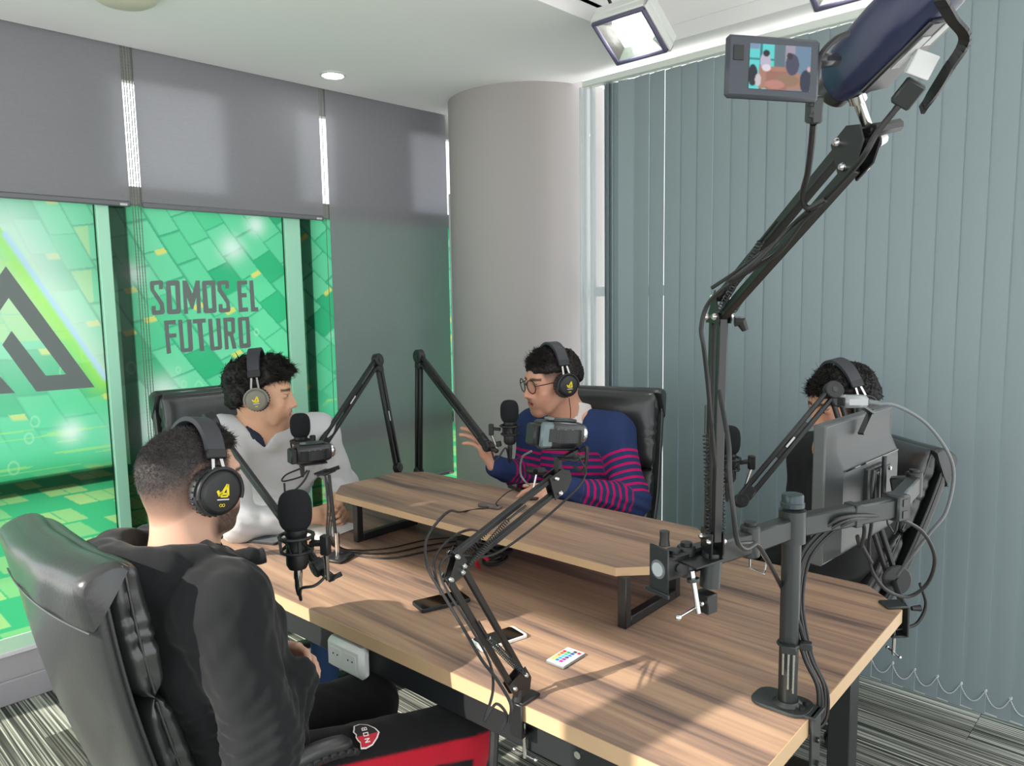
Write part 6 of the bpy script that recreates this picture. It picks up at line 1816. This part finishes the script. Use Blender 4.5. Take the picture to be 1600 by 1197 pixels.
sleeve(f, SL2, EL2, EL2 + (WL2 - EL2) * .45, (.064, .056, .052), .004, .04); sleeve(f, SR2, ER2, ER2 + (WR2 - ER2) * .60, (.064, .056, .046), .004, .04)
v0 = N2 + V3(-.040, -.085, -.130)            # V opening
nk = h2.w(-.03, 0, -.06)
f.cap(nk, N2 + V3(0, -.01, -.010), .060, .066, .010, 'sub')
def wedge(f, N, lat, l0, zv, tan, deep=-.02):
    """cut a V-shaped opening into the front of a garment"""
    lat = norm(V3(lat[0], lat[1], 0)); fw = V3(lat[1], -lat[0], 0)
    x, y, z = f.ax[0][:, None, None] - N[0], f.ax[1][None, :, None] - N[1], f.ax[2][None, None, :] - zv
    c, s_ = 1 / math.hypot(1, tan), tan / math.hypot(1, tan)
    d = np.maximum(np.abs(x * lat[0] + y * lat[1] - l0) * c - z * s_, -(x * fw[0] + y * fw[1] - deep))
    f.D = np.maximum(f.D, -d.astype(np.float32))
LAT2 = SL2 - SR2
wedge(f, N2, LAT2, -.040, 1.055, .72)
f.wrinkle(lambda x, y, z: fold(x, y, z, 34, .0034, (1, 1, .7)) + fold(x, y, z, 90, .0004) + .0022 * np.exp(-((z - .84) / .06) ** 2) * np.sin(160 * (z - .3 * y + .4 * x)))
V, F = f.nets(); V = relax(V, F, 1, .5)
M_knit = mat('grey_knit', rgb(196, 198, 200), .95, 0, .15, (420, .5, .0015), sheen=.1)
sw2 = big_mesh('sweater', V, F, M_knit, p2)
f = Field(N2 + V3(-.22, -.22, -.24), N2 + V3(.22, .20, .10), .006)      # dark tee under the V neck
torso(f, N2 - V3(0, 0, .020), CH2, PE2, SL2, SR2, .93, .003)
f.cap(CH2 + V3(0, -.045, 0), PE2 + V3(0, -.045, .08), .095, .105, .06)
f.cap(nk, N2 + V3(-.006, -.022, -.022), .058, .062, .006, 'sub'); f.cap(N2 + V3(-.02, -.06, .03), N2 + V3(-.02, -.075, -.035), .05, .034, .01, 'sub')
f.half(N2 + V3(0, 0, -.20), V3(0, 0, -1)); f.half(CH2 + V3(.13, 0, 0), V3(1, 0, 0)); f.half(CH2 + V3(-.15, 0, 0), V3(-1, 0, 0))
V, F = f.nets(); V = relax(V, F, 2, .5); big_mesh('tee_shirt', V, F, mat('navy_tee', rgb(34, 42, 60), .9), sw2)
legs(p2, V3(1.56, 2.99, .53), V3(1.36, 2.99, .53), V3(1.56, 2.52, .535), V3(1.30, 2.52, .535), V3(1.56, 2.55, .1), V3(1.30, 2.55, .1), mat('blue_jeans', rgb(48, 70, 108), .9, 0, .2, (300, .2, .001)), M_shoe, (.085, .066, .052), .008, None, .003)

# ------------------------------------------------------------------ 3. man in glasses and striped sweater
h3 = Head(dep(862, 596, 2.86), 160, 7, 0, 1.04)
p3 = person('person', 'man in glasses and a navy sweater with magenta stripes speaking with a raised hand', (2.5, 1.84, 0))
N3 = V3(2.268, 1.850, 1.120); CH3 = V3(2.335, 1.855, .95); PE3 = V3(2.545, 1.83, .55)
SL3, SR3 = V3(2.330, 1.685, 1.075), V3(2.245, 2.025, 1.075)
EL3, WL3 = V3(2.265, 1.560, .850), dep(872, 776, 2.66)
WL3 = V3(WL3[0], WL3[1], max(WL3[2], .930))
ER3, WR3 = V3(2.215, 2.040, .865), dep(772, 728, 2.90)
f = Field((1.80, 1.42, .50), (2.70, 2.26, 1.44), 0.0038)
h3.add(f, .006); h3.neck(f, N3, .055)
torso(f, N3, CH3, PE3, SL3, SR3, .84, -.012)
sleeve(f, SL3, EL3, WL3, (.044, .038, .027)); sleeve(f, SR3, ER3, WR3, (.044, .038, .027))
hand(f, WL3, norm(V3(-.8, .30, -.05)), norm(V3(-.2, -.35, .9)), -1, ((.35, .5, .3), (.4, .55, .3), (.45, .55, .3), (.5, .55, .3)), .05, .95)
hand(f, WR3, norm(-_rt * .45 + _up * .85 - _fw * .10), norm(-_fw * .35 + _rt * .8 + _up * .35), -1, ((.25, .35, .25), (.30, .40, .25), (.40, .40, .3), (.50, .45, .3)), .10, 1.06, (.0, .1))
V, F = f.nets(); V = relax(V, F, 1, .35)
big_mesh('body', V, F, M_skin, p3, h3.paint(V, (202, 152, 128), .22, (34, 28, 26), lambda x, y, z: np.clip((z + .002 + .6 * np.clip(.0 - x, 0, .1)) / .04, 0, 1) * .88 * np.clip((.070 - .3 * np.clip(.05 - z, 0, .1) - x) / .010, 0, 1), 1.0, (176, 98, 92)))
h3.eyes(p3, norm((1, .10, -.08)))
reg3 = lambda p: np.where(p[:, 0] > .084 - .014 * np.clip((np.abs(p[:, 1]) - .04) / .02, 0, 1) - .25 * np.clip(.06 - p[:, 2], 0, .1), np.where(p[:, 2] > .082, 1, -1), np.clip((p[:, 2] - .022 + .60 * np.clip(.00 - p[:, 0], 0, .15)) / .03, -1, 1))
hair_piece(h3, p3, reg3, .005, 8000, lambda p: .007 + .030 * np.clip((p[:, 0] + .03) / .09, 0, 1) * np.clip((p[:, 2] - .055) / .03, 0, 1), .0014,
           lambda p, n, rg: n * .45 + np.array([.45, 0, .45]) + rg.normal(size=p.shape) * .18, 9, (28, 24, 23), .005, .010, -.10, .006, .2)
f = Field((1.90, 1.40, .50), (2.72, 2.24, 1.20), 0.005)
torso(f, N3 - V3(0, 0, .014), CH3, PE3, SL3, SR3, .98, .006)
f.cap(CH3 + V3(-.04, 0, -.02), PE3 + V3(-.05, 0, .08), .10, .11, .06)
sleeve(f, SL3, EL3, WL3 - (WL3 - EL3) * .06, (.064, .056, .042), .004, .04); sleeve(f, SR3, ER3, WR3 - (WR3 - ER3) * .06, (.064, .054, .040), .004, .04)
nk = h3.w(-.03, 0, -.06)
f.cap(nk, N3 + V3(-.005, 0, -.01), .066, .080, .008, 'sub'); f.cap(N3 + V3(-.03, 0, .05), N3 + V3(-.065, 0, -.012), .066, .052, .008, 'sub')
f.wrinkle(lambda x, y, z: fold(x, y, z, 34, .0032, (1, 1, .7)) + .003 * np.exp(-((z - .86) / .06) ** 2) * np.sin(150 * (z - .3 * y + .4 * x)))
V, F = f.nets(); V = relax(V, F, 1, .5)
sc = np.zeros(len(V)); best = np.full(len(V), 9.0)
for (a, b, off, rr) in ((SL3, EL3, 0, .066), (EL3, WL3, 1, .055), (SR3, ER3, 0, .066), (ER3, WR3, 1, .055)):
    t, d = seg_param(V, a, b); d = d - rr
    L_ = np.linalg.norm(b - a)
    val = (t * L_ - .085) if off == 0 else (.20 + t * L_)
    val = np.where((off == 1) & (t * L_ > L_ - .075), -1.0, val)
    m = d < best; best[m] = d[m]; sc[m] = val[m]
ax_ = norm(PE3 - CH3)
body_s = (V - (CH3 + V3(0, 0, .075))) @ norm(ax_ * .35 + V3(0, 0, -.9))
dt = np.minimum(seg_param(V, PE3 + V3(0, .085, 0), CH3 + V3(0, .085, 0))[1], seg_param(V, PE3 - V3(0, .085, 0), CH3 - V3(0, .085, 0))[1]) - .118
dt = np.minimum(dt, seg_param(V, CH3 + V3(-.04, 0, -.02), PE3 + V3(-.05, 0, .08))[1] - .10)
m = dt < best - .004; sc[m] = body_s[m]
M_stripe = mat('striped_knit', rgb(40, 50, 88), .95, 0, .15, (420, .4, .0012))
nt = M_stripe.node_tree; pb = nt.nodes['Principled BSDF']
at = nt.nodes.new('ShaderNodeAttribute'); at.attribute_name = 'stripe'
md = nt.nodes.new('ShaderNodeMath'); md.operation = 'FRACT'
mu = nt.nodes.new('ShaderNodeMath'); mu.operation = 'MULTIPLY'; mu.inputs[1].default_value = 1 / .026
lt = nt.nodes.new('ShaderNodeMath'); lt.operation = 'LESS_THAN'; lt.inputs[1].default_value = .36
gt = nt.nodes.new('ShaderNodeMath'); gt.operation = 'GREATER_THAN'; gt.inputs[1].default_value = 0.0
an = nt.nodes.new('ShaderNodeMath'); an.operation = 'MULTIPLY'
mx = nt.nodes.new('ShaderNodeMix'); mx.data_type = 'RGBA'; mx.inputs['A'].default_value = rgb(44, 58, 96); mx.inputs['B'].default_value = rgb(184, 24, 96)
nt.links.new(at.outputs['Fac'], mu.inputs[0]); nt.links.new(mu.outputs[0], md.inputs[0]); nt.links.new(md.outputs[0], lt.inputs[0]); nt.links.new(at.outputs['Fac'], gt.inputs[0])
nt.links.new(lt.outputs[0], an.inputs[0]); nt.links.new(gt.outputs[0], an.inputs[1]); nt.links.new(an.outputs[0], mx.inputs['Factor']); nt.links.new(mx.outputs['Result'], pb.inputs['Base Color'])
sw3 = big_mesh('sweater', V, F, M_stripe, p3, None, {'stripe': sc})
# shirt collar
f = Field(N3 - V3(.17, .17, .10), N3 + V3(.15, .17, .14), .004)
torso(f, N3 - V3(0, 0, .020), CH3, PE3, SL3, SR3, .93, -.001)
f.half(N3 - V3(0, 0, .06), V3(0, 0, -1)); f.half(N3 + V3(0, .13, 0), V3(0, 1, 0)); f.half(N3 - V3(0, .13, 0), V3(0, -1, 0))
f.cap(N3 + V3(.008, 0, .0), N3 + V3(.002, 0, .070), .083, .070, 0)
f.cap(N3 + V3(-.035, 0, -.02), N3 + V3(-.026, 0, .050), .072, .062, .02)
f.cap(nk, N3 + V3(-.008, 0, -.02), .0585, .061, .004, 'sub'); f.cap(N3 + V3(-.02, 0, .075), N3 + V3(-.105, 0, -.03), .030, .012, .004, 'sub')
f.half(N3 + V3(0, 0, .072), V3(.25, 0, 1), .004)
V, F = f.nets(); V = relax(V, F, 1, .4)
big_mesh('shirt_collar', V, F, mat('pale_shirt', rgb(214, 204, 200), .9), sw3)
legs(p3, V3(2.53, 1.73, .53), V3(2.55, 1.94, .53), V3(2.06, 1.68, .54), V3(2.08, 2.02, .54), V3(2.10, 1.68, .1), V3(2.12, 2.02, .1), mat('dark_trousers', rgb(34, 36, 44), .9), M_shoe, (.085, .066, .052), .009)
gl = thing('eyeglasses', 'round dark-framed eyeglasses on the speaking man', 'eyeglasses', h3.w(.1, 0, 0))
for sy in (-1, 1):
    ctr = h3.w(.102, .0335 * sy, .002); Rg = h3.R @ rotz(.16 * sy) @ roty(math.pi / 2 + .06)
    MB().torus(ctr, Rg, .0245 * h3.k, .0019, 26, 8).build('rim', M_black, gl)
    MB().cyl(ctr - Rg[:, 2] * .0004, ctr + Rg[:, 2] * .0004, .024 * h3.k, n=24).build('lens', M_glass if False else glass_mat('spectacle_glass_%d' % (sy + 1), (1, 1, 1, 1), .07), gl)
    MB().tube(spline([h3.w(.099, .058 * sy, .006), h3.w(.070, .074 * sy, .008), h3.w(.0, .084 * sy, .010), h3.w(-.03, .082 * sy, .0)], 5), .0018, 6).build('temple', M_black, gl)
MB().tube(spline([h3.w(.106, .011, .006), h3.w(.110, 0, .010), h3.w(.106, -.011, .006)], 5), .0017, 6).build('bridge', M_black, gl)

# ------------------------------------------------------------------ 4. man in black behind the monitor
h4 = Head(dep(1314, 630, 2.50), 147, 14, 0, 1.04)
p4 = person('person', 'man in a black shirt mostly hidden behind the monitor', (2.62, .93, 0))
N4 = h4.c + V3(.050, .025, -.165); CH4 = N4 + V3(.055, -.02, -.16); PE4 = V3(N4[0] + .09, N4[1] + .04, .55)
SL4, SR4 = N4 + V3(-.120, -.130, -.058), N4 + V3(.115, .135, -.055)
EL4, WL4 = SL4 + V3(.03, .05, -.27), SL4 + V3(-.06, .16, -.40)
ER4, WR4 = SR4 + V3(.03, .05, -.27), SR4 + V3(-.18, .06, -.40)
f = Field((2.15, .60, .50), (2.90, 1.28, 1.42), 0.0042)
h4.add(f); h4.neck(f, N4, .055); torso(f, N4, CH4, PE4, SL4, SR4, .84, -.012)
sleeve(f, SL4, EL4, WL4, (.044, .036, .027)); sleeve(f, SR4, ER4, WR4, (.044, .036, .027))
cu4 = ((.3, .5, .3),) * 4
hand(f, WL4, V3(-1, .15, -.05), V3(-.1, 0, 1), -1, cu4, .05, .93); hand(f, WR4, V3(-1, -.15, -.05), V3(-.1, 0, 1), 1, cu4, .05, .93)
V, F = f.nets(); V = relax(V, F, 1, .35)
big_mesh('body', V, F, M_skin, p4, h4.paint(V, (206, 158, 130), .12, (30, 26, 24), lambda x, y, z: np.clip((z - .02 + .6 * np.clip(.0 - x, 0, .1)) / .04, 0, 1) * np.where(x > .055, 0, 1), 1.0, (178, 110, 100)))
h4.eyes(p4, norm((1, 0, -.3)))
hair_piece(h4, p4, reg3, .005, 6000, lambda p: .012 + .016 * np.clip((p[:, 0] + .03) / .09, 0, 1), .0018,
           lambda p, n, rg: n * .4 + np.array([.4, 0, .1]) + np.stack([vn(p, 60, 31) - .5, vn(p, 60, 32) - .5, vn(p, 60, 33) - .5], 1) * 1.3 + rg.normal(size=p.shape) * .16, 12, (24, 22, 21), .005, .012, -.05, .010, .2)
f = Field((2.20, .58, .50), (2.92, 1.30, 1.20), 0.007)
torso(f, N4 - V3(0, 0, .014), CH4, PE4, SL4, SR4, .98, .006); f.cap(CH4 + V3(-.04, 0, -.02), PE4 + V3(-.05, 0, .08), .10, .11, .06)
sleeve(f, SL4, EL4, WL4 - (WL4 - EL4) * .1, (.064, .056, .040), .004, .04); sleeve(f, SR4, ER4, WR4 - (WR4 - ER4) * .1, (.064, .056, .040), .004, .04)
f.cap(h4.w(-.03, 0, -.06), N4 + V3(-.005, 0, -.015), .060, .066, .008, 'sub')
f.wrinkle(lambda x, y, z: fold(x, y, z, 34, .003, (1, 1, .7)))
V, F = f.nets(); V = relax(V, F, 1, .5)
big_mesh('shirt', V, F, mat('black_shirt', rgb(26, 26, 29), .92), p4)
legs(p4, V3(2.61, .96, .53), V3(2.73, 1.09, .53), V3(2.30, 1.18, .54), V3(2.42, 1.34, .54), V3(2.30, 1.17, .1), V3(2.42, 1.32, .1), MATS['dark_trousers'], M_shoe, (.085, .066, .052), .009)
# ================================================================== HEADPHONES AND CHAIRS
def headphones(h, label, back=0.0, cup=.047, mark=True, lift=.012, metal=None):
    t = thing('headphones', label, 'headphones', h.w(0, 0, .12), 0, 'over-ear headphones')
    K = h.k; ca, sa = math.cos(back), math.sin(back)
    W = lambda x, y, z: h.w(x * ca - z * sa - .004, y, x * sa + z * ca)
    RB = h.R @ roty(-back)
    def arc(a, r=0.0): return W(0, (.093 + r) * math.cos(a), .012 + (.112 + lift + r) * math.sin(a) ** .9 if math.sin(a) > 0 else .012)
    n = 28; vs, fs = [], []
    for i in range(n + 1):
        a = math.radians(22) + math.radians(136) * i / n
        wd = (.020 + .002 * math.sin(a)) * K
        for (dx, dr) in ((-1, -.005), (-.92, .004), (.92, .004), (1, -.005), (0.8, -.008), (-.8, -.008)):
            vs.append(arc(a, dr) + RB[:, 0] * dx * wd)
    for i in range(n):
        for k in range(6): fs.append((i * 6 + k, i * 6 + (k + 1) % 6, (i + 1) * 6 + (k + 1) % 6, (i + 1) * 6 + k))
    fs += [tuple(range(6))[::-1], tuple(n * 6 + k for k in range(6))]
    MB().add(vs, fs).build('headband', mat('headband_vinyl', rgb(48, 50, 56), .5) if 'headband_vinyl' not in MATS else MATS['headband_vinyl'], t, ang=60)
    for s in (-1, 1):
        e0 = arc(math.radians(22) if s > 0 else math.radians(158)); e1 = W(0, .100 * s, .030)
        MB().bar(e0 - (e0 - e1) * .0 + (e0 - e1) * .5, e0 - (e0 - e1) * .1, .044 * K, .012, RB[:, 1], .003).build('band_cap', M_black, t)
        sl = MB()
        for dx in (-.008, .008): sl.bar(e0 + RB[:, 0] * dx + (e0 - e1) * .2, W(dx * 1.6, .102 * s, .030), .007, .003, RB[:, 1])
        sl.build('slider', M_chrome, t)
        Rc = np.column_stack([RB[:, 0], RB[:, 2], RB[:, 1] * s])
        if np.linalg.det(Rc) < 0: Rc[:, 0] *= -1
        c0 = W(0, .080 * s, -.006)
        MB().lathe([(.030, -.004), (cup, .000), (cup * 1.04, .009), (cup, .018), (cup * .8, .021)], c0, Rc, 32).build('ear_cushion', M_leather, t)
        pl = MB()
        for q in range(26):
            a = 2 * math.pi * q / 26; pl.bar(c0 + Rc @ V3(cup * 1.035 * math.cos(a), cup * 1.035 * math.sin(a), .002), c0 + Rc @ V3(cup * 1.035 * math.cos(a), cup * 1.035 * math.sin(a), .017), .004, .002, Rc @ V3(math.cos(a), math.sin(a), 0), .0008)
        pl.build('cushion_pleats', M_black, t)
        cp = MB().lathe([(cup * .82, .018), (cup * .92, .024), (cup * .92, .034), (cup * .80, .041), (cup * .70, .0425), (.001, .0425)], c0, Rc, 36).build('ear_cup', metal or M_black, t)
        yk = [c0 + Rc @ V3(cup * .98 * math.cos(a), cup * .98 * math.sin(a), .034) for a in np.linspace(-.25, math.pi + .25, 22)]
        if (yk[11] - c0) @ RB[:, 2] < 0: yk = [c0 + Rc @ V3(cup * .98 * math.cos(a), -cup * .98 * math.sin(a), .034) for a in np.linspace(-.25, math.pi + .25, 22)]
        MB().tube(yk, .0042, 8).build('yoke', metal or M_black, t)
        if mark:
            mk = MB()
            # small yellow monogram on the cup: a tick and a peaked letter with a bar, a short word line beneath
            up2, rt2 = RB[:, 2], RB[:, 0] * (1 if s < 0 else -1)
            def L2(a, b): return c0 + Rc[:, 2] * .0432 + rt2 * a * cup + up2 * b * cup
            def ln(a, b, w=.11):
                A, B_ = L2(*a), L2(*b); mk.bar(A, B_, w * cup, .0006, Rc[:, 2])
            ln((-.26, .12), (-.14, -.10)); ln((-.14, -.10), (-.06, .06)); ln((-.10, -.08), (.16, .36)); ln((.16, .36), (.22, -.10)); ln((-.02, -.02), (.20, -.02), .08); ln((-.10, -.13), (.22, -.13), .06)
            mk.build('mark', M_yellow, cp)
            m2_ = MB(); m2_.bar(L2(-.24, -.25), L2(.28, -.25), .045 * cup, .0006, Rc[:, 2]); m2_.build('word_line', M_label, cp)
            m3_ = MB(); m3_.torus(L2(-.06, -.48), Rc, .055 * cup, .0006, 12, 5); m3_.torus(L2(.06, -.48), Rc, .055 * cup, .0006, 12, 5); m3_.build('mark', M_yellow, cp)
    return t
headphones(h1, 'black headphones on the man in the hoodie, cup with a yellow monogram', -.10, .050, True, .010)
headphones(h2, 'worn grey-black headphones on the man in the grey sweater', .20, .042, True, .034, mat('worn_grey_plastic', rgb(118, 116, 104), .5))
headphones(h3, 'black headphones on the man in glasses', .10, .044, True, .016)
headphones(h4, 'black headphones on the man behind the monitor', .05, .044, False, .016)
MB().tube(spline([h3.w(-.004, .105, -.05), h3.w(.0, .112, -.10), h3.w(.01, .105, -.16), h3.w(.03, .10, -.22)], 6), .0016, 6).build('cable', M_cable, bpy.data.objects['headphones.002'])

def loft(rings, cap=True):
    n = len(rings[0]); mb = MB(); vs = [p for r in rings for p in r]
    fs = [(i * n + j, i * n + (j + 1) % n, (i + 1) * n + (j + 1) % n, (i + 1) * n + j) for i in range(len(rings) - 1) for j in range(n)]
    if cap: fs += [tuple(range(n))[::-1], tuple((len(rings) - 1) * n + j for j in range(n))]
    return mb.add(vs, fs)
def chair(top, yaw, label, width=.50, recline=15, seat_z=.47, floor_c=None, pads=True):
    yaw = math.radians(yaw); r = math.radians(recline)
    fw, lf = V3(math.cos(yaw), math.sin(yaw), 0), V3(-math.sin(yaw), math.cos(yaw), 0)
    upv = math.cos(r) * EZ - math.sin(r) * fw; nf = math.cos(r) * fw + math.sin(r) * EZ
    H = (top[2] - seat_z + .06) / math.cos(r)
    bot = np.asarray(top, float) - upv * H
    base = V3(*(bot + fw * .24)[:2], 0)
    t = thing('office_chair', label, 'chair', base, yaw, 'black leather office chairs')
    hw = width / 2
    def P(u, v, d):      # u across, v 0..1 up, d forward of the shell centre
        dd = d + .030 * (v - .45) ** 2 * 4 - .010 + .018 * (u / hw) ** 2
        return bot + lf * u + upv * v * H + nf * dd
    N = 44
    def ring(v, wd, th, off, e=.35, amp=0.0, ph=0.0):
        out = []
        for k in range(N):
            a = 2 * math.pi * k / N; c, s = math.cos(a), math.sin(a)
            x = math.copysign(abs(c) ** e, c); y = math.copysign(abs(s) ** (e * 1.5), s)
            w = (amp * abs(x) ** 6 * math.sin(v * 83 + ph + 3 * math.sin(v * 31 + y)) * (.4 + .6 * math.sin(v * 23 + ph) ** 2) - .012 * abs(x) ** 8 * math.exp(-(y / .22) ** 2)) if amp else 0
            out.append(P(x * (wd + w), v, off + y * (th + w * .6)))
        return out
    vv = np.linspace(0, 1, 30)
    def wd(v): return hw * (.90 + .10 * min(1, v / .5)) * (1 if v < .96 else 1 - .02 * (v - .96) / .04)
    sh = [ring(v, wd(v) * (1 - .10 * max(0, .03 - v) / .03), .016 * math.sqrt(max(.05, min(1, v / .03, (1.0005 - v) / .02))), 0, .30) for v in vv]
    loft(sh).build('back_shell', M_leather, t, ang=50)
    vs_ = .62
    def cush(v0, v1, th, nm, amp):
        rg = []
        q = np.linspace(0, 1, 34)
        for s in q:
            e = min(1.0, math.sqrt(max(0.0, 1 - abs(2 * s - 1) ** 5)))
            v = v0 + (v1 - v0) * s
            rg.append(ring(v, wd(v) * (.955 - .03 * (1 - e)), th * max(.12, e), .016 + th * .98, .40, amp, v0 * 40))
        return loft(rg).build(nm, M_leather, t, ang=70)
    cush(.02, vs_, .042, 'back_cushion', .0045); cush(vs_ + .004, .990, .044, 'head_cushion', .0050)
    # the head cushion's cover is turned over the top edge and stitched down the back
    prof = [(p[0], p[1]) for p in spline([V3(a, b, 0) for a, b in [(.872, -.0205), (.93, -.0240), (.982, -.0262), (1.004, -.020), (1.014, .002), (1.014, .028), (1.004, .050), (.985, .064)]], 4)]
    inner = [(.955, .045), (.90, .005), (.875, -.0165)]
    pv = np.array(prof + inner); cen = np.array([.95, .01])
    rings_ = []
    for u in np.concatenate([[-1.0, -.992, -.975, -.94], np.linspace(-.88, .88, 17), [.94, .975, .992, 1.0]]):
        sc_ = 1 - .16 * max(0, (abs(u) - .94) / .06) ** 2
        rings_.append([P(u * (wd(.97) + .004), cen[0] + (v - cen[0]) * sc_, cen[1] + (d - cen[1]) * sc_ + .0015 * math.sin(u * 9 + v * 20)) for v, d in pv])
    loft(rings_).build('head_cover', M_leather, t, ang=45)
    st2 = MB().tube([P(u * (wd(.9) + .002), .878, -.0225) for u in np.linspace(-.98, .98, 30)], .0022, 6)
    st2.build('seam', M_leather, t)
    for s in (-1, 1):
        pp = MB()
        pp.tube([P(s * wd(v) * .975, v, .014) for v in np.linspace(.02, .99, 24)], .0045, 7)
        pp.tube([P(s * (wd(v) * .955 - .010), v, .016 + .042 + .0 * math.sqrt(max(0, 1 - abs(2 * (v - .02) / (vs_ - .02) - 1) ** 5))) for v in np.linspace(.03, vs_ - .01, 20)], .0030, 6)
        pp.tube([P(s * (wd(v) * .955 - .010), v, .016 + .044 + .0 * math.sqrt(max(0, 1 - abs(2 * (v - vs_) / (.985 - vs_) - 1) ** 5))) for v in np.linspace(vs_ + .014, .965, 16)], .0030, 6)
        pp.build('piping', M_leather, t)
    # seat
    so_ = bot + fw * .03 + EZ * .02
    rg = []
    for s in np.linspace(0, 1, 24):
        e = math.sqrt(max(.02, 1 - abs(2 * s - 1) ** 6)); x0 = s * .48
        rr = []
        for k in range(36):
            a = 2 * math.pi * k / 36; c, q = math.cos(a), math.sin(a)
            rr.append(V3(so_[0], so_[1], seat_z - .045) + fw * x0 + lf * math.copysign(abs(c) ** .4, c) * hw * (.96 + .02 * e) + EZ * (math.copysign(abs(q) ** .6, q) * .050 * e - .018 * max(0, s - .8) / .2))
        rg.append(rr)
    loft(rg).build('seat', M_leather, t, ang=70)
    for s in (-1, 1) if pads else (-1,):
        o = lf * s * (hw + .022)
        b0 = V3(so_[0], so_[1], 0)
        path = spline([b0 + o * .96 + fw * .34 + EZ * (seat_z - .07), b0 + o * 1.04 + fw * .36 + EZ * (seat_z + .06), b0 + o * 1.04 + fw * .33 + EZ * (seat_z + .120), b0 + o * 1.04 + fw * .22 + EZ * (seat_z + .155), b0 + o * 1.04 + fw * .08 + EZ * (seat_z + .150), b0 + o * 1.0 - fw * .02 + EZ * (seat_z + .10), bot + o * .96 + upv * .12 * H], 6)
        ar = MB()
        for i in range(len(path) - 1): ar.bar(path[i], path[i + 1] + norm(path[i + 1] - path[i]) * .004, .018, .046, lf, .004)
        a_ = ar.build('armrest', M_black, t)
        pd = [p + EZ * .013 for p in path[14:28]]
        MB().tube(pd, [.012] + [.021] * (len(pd) - 2) + [.012], 10).build('arm_pad', M_leather, a_)
    MB().cyl(base + EZ * .12, base + EZ * (seat_z - .09), .026, n=18).build('gas_lift', M_blackmetal, t)
    MB().box(base + EZ * (seat_z - .105), (.20, .16, .03), np.column_stack([fw, lf, EZ]), .006).build('seat_plate', M_blackmetal, t)
    for k in range(5):
        a = yaw + .3 + k * 2 * math.pi / 5; d = V3(math.cos(a), math.sin(a), 0)
        l_ = MB().bar(base + d * .02 + EZ * .115, base + d * .29 + EZ * .082, .045, .030, EZ, .006).build('base_leg', M_blackmetal, t)
        cw = base + d * .28
        q = V3(-d[1], d[0], 0)
        MB().cyl(cw + EZ * .0275 - q * .022, cw + EZ * .0275 - q * .006, .0270, n=16).cyl(cw + EZ * .0275 + q * .006, cw + EZ * .0275 + q * .022, .0270, n=16).cyl(cw + EZ * .03, cw + EZ * .085, .008, n=8).build('caster', M_black, l_)
    return t
chair((.362, 1.640, 1.118), 1, 'black leather office chair in the foreground holding the man in the hoodie', .50, 15)
chair((1.485, 3.31, 1.205), -90, 'black leather office chair before the lettered window', .51, 14)
ct = dep(1043, 618, 3.05) ; lv = norm(V3(-.30, .95, 0))
chair(V3(*(ct + lv * .265)[:2], ct[2] + .01), math.degrees(math.atan2(-lv[0] * -1, 0)) if False else 197, 'black leather office chair behind the man in the striped sweater', .53, 14)
chair((2.885, .800, 1.055), 140, 'black leather office chair partly hidden behind the monitor at the right', .52, 26, .42, None, False)
